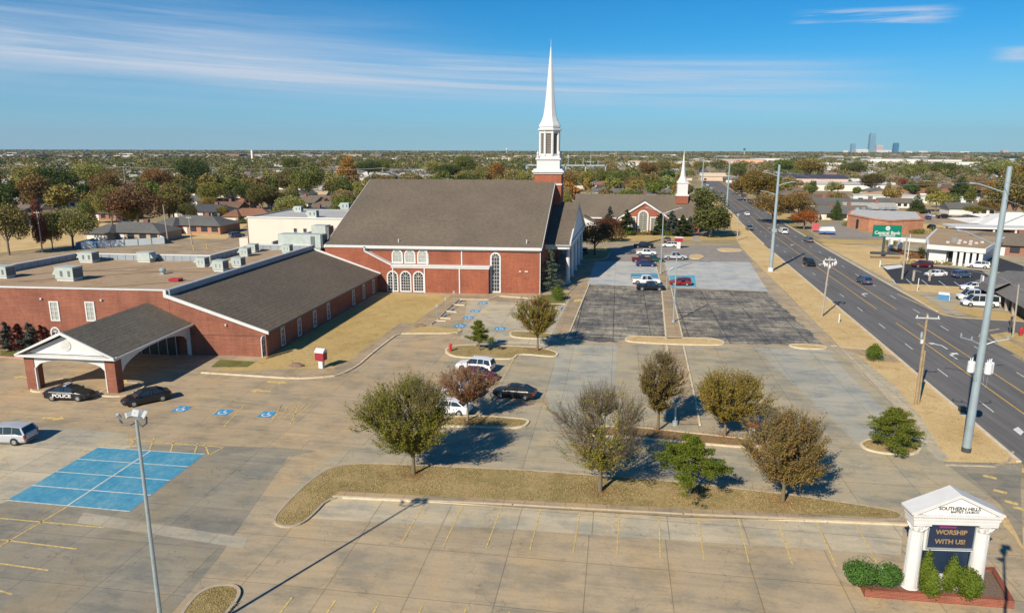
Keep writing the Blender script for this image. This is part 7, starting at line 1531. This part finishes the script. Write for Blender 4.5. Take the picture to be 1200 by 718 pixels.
# monument sign
def monument():
    t = thing('church_sign', 'white classical church sign with pediment, two columns and a dark message screen', 'sign', (20.9,42.6,0), R(5.5)); W2 = 2.25
    b = MB(); D = .45
    def part(n, m_, p=t): o = b.build(n, m_, p, world=False); return o
    for sx in (-1,1):
        b = MB(); cx = sx*1.95; b.box(cx-.58,cx+.58,-.58,.58,0,.18); b.lathe([(.56,.18),(.58,.30),(.49,.38),(.45,.46),(.44,2.4),(.39,4.3),(.43,4.36),(.44,4.5),(.50,4.75),(.54,4.85)], (cx,0), 24); b.box(cx-.54,cx+.54,-.54,.54,4.82,4.95)
        for i in range(12):   # fluting
            a = 2*math.pi*i/12; b.tube((cx+.445*math.cos(a),.445*math.sin(a),.5),(cx+.395*math.cos(a),.395*math.sin(a),4.2),.025,.022,4,False)
        o = part('column', WHITE); 
        for i in range(10):
            a = 2*math.pi*i/10; b = MB(); b.add([(cx+.43*math.cos(a-.2),.43*math.sin(a-.2),4.35),(cx+.43*math.cos(a+.2),.43*math.sin(a+.2),4.35),(cx+.60*math.cos(a),.60*math.sin(a),4.66),(cx+.48*math.cos(a),.48*math.sin(a),4.8)], [(0,1,2),(0,2,3),(1,3,2)]); 
            if i == 0: lf = b
            else: lf.add(b.v, b.f)
        b = lf; part('capital', WHITE, o)
    b = MB(); b.box(-2.5,2.5,-.56,.56,4.95,5.22); b.box(-2.56,2.56,-.60,.60,5.22,5.36); b.box(-2.62,2.62,-.66,.66,5.46,5.60)
    for i in range(34): xx = -2.52+i*5.04/33; b.box(xx-.045,xx+.045,-.60,.60,5.37,5.45)
    b.box(-2.5,2.5,-.5,.5,5.36,5.46); ent = part('entablature', WHITE)
    b = MB(); b.ext([(-2.45,-.50,5.61),(2.45,-.50,5.61),(0,-.50,6.78)], (0,1.0,0)); tym = part('tympanum', mat('sign_panel', (.76,.74,.70), .6, .03), ent)
    b = MB()
    for s in (-1,1):
        b.ext([(s*2.75,-.66,5.602),(s*2.45,-.66,5.602),(0,-.66,6.78),(0,-.66,6.98),(s*2.75,-.66,5.72)][::s], (0,1.32,0)); 
    part('pediment', WHITE, ent)
    b = MB(); b.box(-1.52,1.52,-.10,.10,2.95,3.2); b.box(-1.55,-1.36,-.12,.12,3.1,4.95); b.box(1.36,1.55,-.12,.12,3.1,4.95); b.box(-1.36,1.36,-.1,.1,4.75,4.95); part('frame', WHITE)
    b = MB(); b.box(-1.36,1.36,-.2,.2,3.2,4.75); scr = part('message_screen', mat('led_panel', (.018,.028,.06), .35, .25, 2.0))
    b = MB(); b.box(-1.4,1.4,-.26,-.19,3.13,3.22); b.box(-1.4,1.4,-.26,-.19,4.74,4.8); b.box(-1.42,-1.36,-.26,-.19,3.15,4.78); b.box(1.36,1.42,-.26,-.19,3.15,4.78); part('bezel', METAL, scr)
    b = MB(); b.box(-1.3,1.3,-.05,.05,1.35,2.94); part('lower_panel', mat('navy_panel', (.015,.03,.06), .4, .1))
    b = MB(); b.box(-1.2,1.2,-.25,.25,0,1.35); part('base_block', WHITEF)
    text_mesh('sign_lettering', 'SOUTHERN HILLS', .31, TRIM, ent, frame_mat((.10,-.505,6.0),(1,0,0),(0,0,1)), .008, bold=.008); text_mesh('sign_lettering', 'BAPTIST CHURCH', .205, TRIM, ent, frame_mat((.42,-.505,5.78),(1,0,0),(0,0,1)), .008, bold=.006)
    led = mat('led_gold', (.27,.18,.09), .5, .3, 5); k = NT(led.node_tree); bb = led.node_tree.nodes['Principled BSDF']; bb.inputs['Emission Color'].default_value = (.55,.36,.14,1); bb.inputs['Emission Strength'].default_value = .04
    text_mesh('message_lettering', 'WORSHIP', .42, led, scr, frame_mat((0,-.205,4.25),(1,0,0),(0,0,1)), .004, bold=.014); text_mesh('message_lettering', 'WITH US!', .42, led, scr, frame_mat((0,-.205,3.62),(1,0,0),(0,0,1)), .004, bold=.014)
    b = MB(); b.box(-.75,.25,-.206,-.201,4.55,4.70); part('message_band', mat('magenta_led', (.20,.03,.13), .5), scr)
monument()
pl = P((1002,676),(1013,699),(1188,713),(1164,672)); t = thing('brick_planter', 'low red brick planter edge around the base of the church sign', 'planter', (20.5,42.5,0)); ins = offset_poly(pl, .28); b = MB()
for i in range(4): j = (i+1)%4; b.prism([pl[i],pl[j],ins[j],ins[i]], 0, .52)
b.build('planter_wall', brickmat('planter_brick', (.29,.085,.05), (.235,.07,.043), (.36,.22,.16), .3, .1), t); b = MB(); b.poly(ins, .36); b.build('soil', DIRT, t)
for i, (px_, py_, h, W_, m_, cn, lb) in enumerate(((1012,684,1.7,2.2,BU2,False,'feathery green juniper at the left end of the sign planter'),(1039,684,1.45,1.5,BU2,False,'small feathery juniper between the big one and the left sign column'),(1091,699,2.0,1.2,BU1,True,'tall clipped boxwood just right of the left sign column'),(1083,690.5,2.7,1.15,BU1,True,'slim upright boxwood behind the tall one under the screen'),(1113,691.5,2.5,1.2,BU1,True,'rounded boxwood under the middle of the sign screen'),(1133,701,2.0,1.4,BU1,False,'plump boxwood before the right sign column'))):
    x, y = G(px_, py_, .4); bush(lb, x, y, h, W_, m_, 200+i, 5200, .10, z0=.36, cone=cn, name='boxwood_shrub' if m_ is BU1 else 'juniper_shrub')
x, y = G(1030,680,.4); t = thing('ground_spotlight', 'small white spotlight on a stake between the junipers', 'spotlight', (x,y,.36)); b = MB(); b.tube((0,0,0),(0,0,.9),.03,n=6); b.build('stake', WHITEF, t, world=False); b = MB(); b.tube((-.05,0,.88),(.16,-.05,1.02),.07,.1,8); b.build('lamp', WHITE, t, world=False)
# green bank sign on its pole
x, y = G(1036,302); t = thing('bank_sign', 'green Central Bank sign on a single post by the main road', 'sign', (x,y,0), R(-3)); kx = y/FPX*1.03
Z1, Z0 = ONY(1036,264,y)[1], ONY(1036,277.5,y)[1]; hw = 3.35; b = MB(); b.box(-hw,hw,-.3,.3,Z0,Z1); bo = b.build('sign_board', GREEN, t, world=False); b = MB(); b.tube((-.5,0,0),(-.5,0,Z0),.3,.3,12); b.build('post', METALD, t, world=False)
b = MB(); b.box(-3.4,3.6,-.6,.4,.9,1.5); b.build('planter_panel', METALD, t, world=False); b = MB(); b.box(-3.6,3.2,-1.6,-.8,0,.5); b.build('planter', DIRT, t, world=False)
text_mesh('sign_lettering', 'Central Bank', 1.15, WHITE, bo, frame_mat((0,-.31,Z0+1.05),(1,0,0),(0,0,1)), .01, bold=.02); text_mesh('sign_lettering', 'of Oklahoma', .72, WHITE, bo, frame_mat((0,-.31,Z0+.42),(1,0,0),(0,0,1)), .01, bold=.01)
b = MB(); b.tube((0,-.34,Z1-.72),(0,-.305,Z1-.72),.55,.55,20); lg = b.build('emblem', WHITE, bo, world=False); b = MB()
for i in range(4): b.box(-.3+.17*i,-.24+.17*i,-.36,-.345,Z1-.98,Z1-.5)
b.build('emblem_mark', GREEN, lg, world=False)
# small red and white boxes (drop boxes / notice boards)
def dropbox(label, px_, py_, h=3.0, s=1.0):
    x, y = G(px_, py_); t = thing('notice_box', label, 'notice box', (x,y,0), R(-8)); b = MB(); b.box(-.35*s,.35*s,-.3*s,.3*s,0,h*.42); b.build('pedestal', WHITE, t, world=False); b = MB(); b.box(-.7*s,.7*s,-.55*s,.55*s,h*.42,h*.8); b.build('cabinet', REDM, t, world=False); b = MB(); b.box(-.74*s,.74*s,-.6*s,.6*s,h*.8,h*.86); b.ext([(-.74*s,-.6*s,h*.86),(.74*s,-.6*s,h*.86),(.74*s,0,h*1.0),(-.74*s,0,h*1.0)],(0,.02,0)); b.add([(-.74*s,-.6*s,h*.861),(.74*s,-.6*s,h*.861),(.74*s,0,h),(-.74*s,0,h),(-.74*s,.6*s,h*.861),(.74*s,.6*s,h*.861)],[(0,1,2,3),(3,2,5,4),(0,3,4),(1,5,2)]); b.build('cap', WHITE, t, world=False)
dropbox('maroon box with white cap on a white pedestal in the dormant lawn', 377,431, 2.6, .85); dropbox('red box with white roof between the two bronze trees', 881,508, 2.0, .75)
x, y = G(795,291); t = thing('notice_box', 'white pedestal with red roofed box near the chapel end of the walk', 'notice box', (x,y,0)); b = MB(); b.box(-.5,.5,-.4,.4,0,2.0); b.build('pedestal', WHITE, t, world=False); b = MB(); b.box(-1.1,1.1,-.6,.6,2.0,3.0); b.build('cabinet', REDM, t, world=False); b = MB(); b.box(-1.2,1.2,-.7,.7,3.0,3.25); b.build('cap', WHITE, t, world=False)
def hydrant(label, px_, py_, s=1.0):
    x, y = G(px_, py_); t = thing('fire_hydrant', label, 'fire hydrant', (x,y,.1)); b = MB(); b.lathe([(.2*s,0),(.2*s,.08*s),(.13*s,.1*s),(.13*s,.62*s),(.17*s,.66*s),(.15*s,.78*s),(.05*s,.88*s)], n=12); b.build('barrel', RED, t, world=False); b = MB(); b.tube((-.26*s,0,.5*s),(.26*s,0,.5*s),.08*s,n=8); b.tube((0,-.24*s,.45*s),(0,0,.45*s),.09*s,n=8); b.build('nozzle', RED, t, world=False)
hydrant('red hydrant at the left tip of the island with the small pine', 528,412, 1.25); hydrant('red hydrant in the grass at the right edge beyond the side street', 1196,393, 1.3)
def post_sign(label, px_, py_, h, m_, sz=(.3,.45), name='parking_sign'):
    x, y = G(px_, py_); t = thing(name, label, 'sign', (x,y,0)); b = MB(); b.tube((0,0,0),(0,0,h),.03,n=6); b.build('post', METAL, t, world=False); b = MB(); b.box(-sz[0]/2,sz[0]/2,-.05,-.035,h-sz[1],h); b.build('plate', m_, t, world=False)
post_sign('accessible parking sign post nearest the lawn kerb', 512,373, 2.4, METAL, (.35,.5)); post_sign('accessible parking sign post second from the front, beside the walk', 522,364, 2.4, METAL, (.35,.5)); post_sign('accessible parking sign post farthest, by the church wall', 532,356, 2.4, METAL, (.35,.5)); post_sign('thin stake in the dormant lawn left of the maroon box', 363,429, 2.4, METAL, (.1,.1), 'marker_stake')
for i, (px_, py_, lb) in enumerate(((540,353.5,'blue wheel stop nearest the church wall'),(530,363.5,'blue wheel stop in the middle of the three'),(521,371,'blue wheel stop nearest the lawn'),(658,362,'blue wheel stop by the corner bushes'))):
    x, y = G(px_, py_); t = thing('wheel_stop', lb, 'wheel stop', (x,y,.02), R(82)); b = MB(); b.ext([(-.9,-.1,0),(-.9,.1,0),(-.9,.06,.13),(-.9,-.06,.13)], (1.8,0,0)); b.build('block', BLUEP, t, world=False); [MB().tube((s_,0,.13),(s_,0,.15),.02,n=6).build('anchor_pin', METAL, t, world=False) for s_ in (-.6,.6)]
x, y = G(347,429); t = thing('landscape_rock', 'flat brown boulder in the dormant lawn', 'rock', (x,y,0)); b = MB(); b.lathe([(.85,0),(.8,.2),(.5,.42),(.15,.5)], n=9, cap=True); o = b.build('rock', mat('brown_rock', (.20,.13,.09), .95, .3, 3), t, world=False); t.scale = (1.25,.7,1)
x, y = G(492,382.5); t = thing('landscape_rock', 'flat brown boulder beside the accessible bays', 'rock', (x,y,.08)); b = MB(); b.lathe([(.85,0),(.8,.2),(.5,.42),(.15,.5)], n=9); b.build('rock', MT['brown_rock'], t, world=False); t.scale = (1.3,.6,.7)
x, y = G(1106,351); t = thing('news_box', 'blue and white box on the footpath beyond the road', 'box', (x,y,0), R(-30)); b = MB(); b.box(-.9,.9,-.6,.6,0,1.0); b.build('cabinet', mat('bright_blue_box', (.05,.20,.40), .5), t, world=False); b = MB(); b.box(.905,1.0,-.6,.6,0,1.0); b.box(-.9,.9,-.6,.6,1.005,1.4); b.build('panel', WHITE, t, world=False)
def small_post(label, px_, py_, h, m_, r=.12, cat='post', name='marker_post'):
    x, y = G(px_, py_); t = thing(name, label, cat, (x,y,0)); b = MB(); b.tube((0,0,0),(0,0,h*.9),r,n=8); b.build('post', m_, t, world=False); b = MB(); b.lathe([(r*1.2,h*.9),(r*1.2,h*.97),(r*.3,h)], n=8); b.build('cap', m_, t, world=False)
small_post('short white marker post in worn grass beside the grey wooden pole', 983,378, 1.5, WHITEF, .1); small_post('slim dark bollard on the corner across the side street', 1183,390, 2.6, METALD, .14); small_post('grey stub post left of the bank lot front kerb', 1070,329, 2.2, WOODG, .25); small_post('grey stub post right of the first one at the bank lot', 1089,329, 2.4, WOODG, .25); small_post('white marker post before the planter of the green sign', 1031,313, 1.6, WHITEF, .15); small_post('white post with small plate at the drive by the bank', 1075,341, 2.6, WHITEF, .08)
x, y = G(1127,483); t = thing('cable_box', 'small black ground box near the road edge beside the steel pole', 'utility box', (x,y,0)); b = MB(); b.box(-.3,.3,-.25,.25,0,.6); b.build('cabinet', METALD, t, world=False); b = MB(); b.box(-.33,.33,-.28,.28,.6,.66); b.build('lid', METALD, t, world=False)
# white fence behind the annex, yard of the hip roofed house
def fence(A, B, h, m_, label, seg=3.0, cat='fence', name='panel_fence'):
    A, B = Vector(A), Vector(B); t = thing(name, label, cat, (A.x,A.y,0)); d = (B-A); L_ = d.length; u = d.normalized(); n = max(1, int(L_/seg)); rz_ = math.atan2(u.y,u.x); b = MB()
    for i in range(n): b = MB(); c = A+u*(i+.5)*L_/n; b.obox((c.x,c.y), L_/n-.16, .08, .1, h, rz_); b.build('panel', m_, t)
    for i in range(n+1): b = MB(); c = A+u*i*L_/n; b.obox((c.x,c.y), .2, .2, 0, h+.12, rz_); b.build('fence_post', METAL, t)
    return t
fence(G(96,292), G(193,286), 2.0, mat('white_fence_panel', (.60,.66,.68), .6, .08, .5), 'long pale panel fence before the chimney house'); fence(G(193,286), G(184,281), 2.0, MT['white_fence_panel'], 'short return of the pale panel fence beside the leaning pole')
x, y = G(101,291); t = thing('storage_tent', 'small blue tarpaulin shelter at the left end of the pale fence', 'shelter', (x,y+1.5,0)); b = MB(); b.ext([(-3.2,-1.5,0),(3.2,-1.5,0),(3.0,-1.5,1.6),(0,-1.5,2.4),(-3.0,-1.5,1.6)], (0,3,0)); b.build('tarpaulin', mat('blue_tarp', (.10,.22,.36), .6, .2, 1), t, world=False); b = MB(); b.tube((-3.1,-1.6,0),(-3.1,-1.6,1.8),.05,n=6); b.build('pole', METAL, t, world=False)
for i, (px_, py_) in enumerate(((227,293),(243,291))): x, y = G(px_, py_); small_post(('yellow bollard left of the pair behind the annex','yellow bollard right of the pair behind the annex')[i], px_, py_, 1.3, YELR, .15, 'bollard', 'yellow_bollard')
# substation frame beyond the church
x, y = G(668,214); t = thing('substation_frame', 'pale lattice frame of the substation right of the steeple', 'substation', (x,y,0)); b = MB(); wd = 60
for k_ in range(5): b.box(-38+k_*17-.5,-38+k_*17+.5,-.5,.5,0,15)
b.box(-38,31,-.5,.5,14,15); b.box(-38,31,8,9,14,15); b.build('gantry', METAL, t, world=False); b = MB()
for k_ in range(10): b.box(-34+k_*6.4-.2,-34+k_*6.4+.2,-.2,.2,15,18+3*(k_%3))
b.build('lightning_mast', METAL, t, world=False)
fence(G(1052,338), G(1053,338), .1, WHITEF, 'x') if 0 else None
for i, (px_, py_, w_, h, lb, m_) in enumerate(((871,235,3,3.4,'small white roadside sign on a post beyond the steel pole','W'),(888,243,4,3.2,'white board sign by the lawn under the gold trees','W'))):
    x, y = G(px_, py_); t = thing('roadside_sign', lb, 'sign', (x,y,0)); b = MB(); b.box(-.15,.15,-.1,.1,0,h*.5); b.build('post', WHITEF, t, world=False); b = MB(); b.box(-w_/2,w_/2,-.15,.15,h*.5,h); b.build('board', WHITE, t, world=False)
# haze of the far distance
hz = MB(); hz.box(-16000,16000,-260,15500,-3.2,420); ho = hz.build('haze', [], origin=None) if False else None
me = bpy.data.meshes.new('haze'); me.from_pydata([(x,y,z) for z in (-3.2,420) for x, y in ((-15000,-250),(15000,-250),(15000,14500),(-15000,14500))], [], [(0,3,2,1),(4,5,6,7),(0,1,5,4),(1,2,6,5),(2,3,7,6),(3,0,4,7)])
ho = bpy.data.objects.new('haze', me); COL.objects.link(ho); ho['kind'] = 'stuff'; ho['label'] = 'thin blue air between the town and the horizon'; ho['category'] = 'haze'
hm = bpy.data.materials.new('haze_air'); hm.use_nodes = True; t_ = hm.node_tree; t_.nodes.clear(); pv = t_.nodes.new('ShaderNodeVolumePrincipled'); pv.inputs['Color'].default_value = (.66,.78,1,1); pv.inputs['Density'].default_value = 3.5e-5; pv.inputs['Anisotropy'].default_value = .2
out = t_.nodes.new('ShaderNodeOutputMaterial'); t_.links.new(pv.outputs[0], out.inputs['Volume']); me.materials.append(hm)
print('OBJECTS', len(bpy.data.objects), 'TOWNTREES', nt_, 'HOUSES', nh)

# ---------------------------------------------------------------- tufts and fallen leaves on the near grass
def scatter(poly, n, rs):
    P_ = np.array([p[:2] for p in poly]); lo, hi = P_.min(0), P_.max(0); out = []
    c = rs.uniform(lo, hi, (n*4, 2)); x, y = c[:,0], c[:,1]; ins = np.zeros(len(c), bool); j = len(P_)-1
    for i in range(len(P_)):
        xi, yi, xj, yj = *P_[i], *P_[j]; cond = ((yi > y) != (yj > y)) & (x < (xj-xi)*(y-yi)/(yj-yi+1e-12)+xi); ins ^= cond; j = i
    return c[ins][:n]
def tufts():
    rs = np.random.default_rng(9); areas = []
    isl = P((388,580),(362,607),(350,614),(332,616),(324,612),(336,592),(362,567),(387,551),(406,546),(440,545),(620,553),(780,565),(930,582),(1056,601),(1056,604),(800,595),(398,576))
    areas.append((isl, 22000, .10)); areas.append(([(Lx(y)-.5, y) for y in (62,70,80,92,105,120,135,150)]+P((908,330),(985,405),(1050,473),(1105,538)), 16000, .03))
    areas.append((P((240,436),(300,424),(452,345),(520,348),(470,378),(405,425),(300,434)), 14000, .03)); areas.append(([G(*p) for p in ((225,705),(248,690),(276,690),(278,708),(262,728),(215,735))], 1500, .10))
    areas.append((P((525,411),(552,405),(648,413),(600,414),(540,418)), 3000, .10)); areas.append((P((500,493),(560,489),(616,493),(608,501),(505,499)), 2600, .10)); areas.append((P((1012,520),(1036,512),(1080,516),(1075,532),(1020,528)), 1500, .10))
    V, F = [], []; o = 0
    for poly, n, z in areas:
        c = scatter(poly, n, rs); m = len(c); nz = np.sin(c[:,0]*1.3+np.sin(c[:,1]*.9)*2)+rs.normal(0,.6,m); c = c[nz > -.5]; m = len(c)
        C3 = np.column_stack([c, np.full(m, z+.035)]); v, f = leaf_quads(C3, .085, aspect=.55, bias_up=.8); V.append(v); F.append(f+o); o += len(v)
    m_ = leafmat('grass_tufts', [(.27,.215,.09),(.37,.29,.13),(.44,.34,.17),(.30,.25,.10)], clump=.5, trans=.1)
    t = fast_mesh('grass_tufts', np.concatenate(V), np.concatenate(F), m_); tag(t, 'short dormant grass tufts on the islands, verge and lawn', 'grass', kind='stuff')
    V, F = [], []; o = 0
    for (px_, py_), n, r_ in (((485,557),900,3.2),((703,577),1100,3.6),((808,581),500,2.2),((917,589),1300,3.4),((771,505),600,2.4),((849,511),900,3),((548,494),900,3),((630,411),500,2.6)):
        x, y = G(px_, py_); a = rs.uniform(0,2*math.pi,n); rr_ = np.abs(rs.normal(0,r_*.55,n)); C3 = np.column_stack([x+rr_*np.cos(a), y+rr_*np.sin(a)*.9, np.full(n,.155)]); v, f = leaf_quads(C3, .09, bias_up=2.5); V.append(v); F.append(f+o); o += len(v)
    t = fast_mesh('fallen_leaves', np.concatenate(V), np.concatenate(F), leafmat('dry_leaves', [(.16,.08,.04),(.30,.16,.07),(.38,.24,.10)], clump=1, trans=.1)); tag(t, 'dry brown leaves fallen round the car park trees', 'leaves', kind='stuff')
tufts()
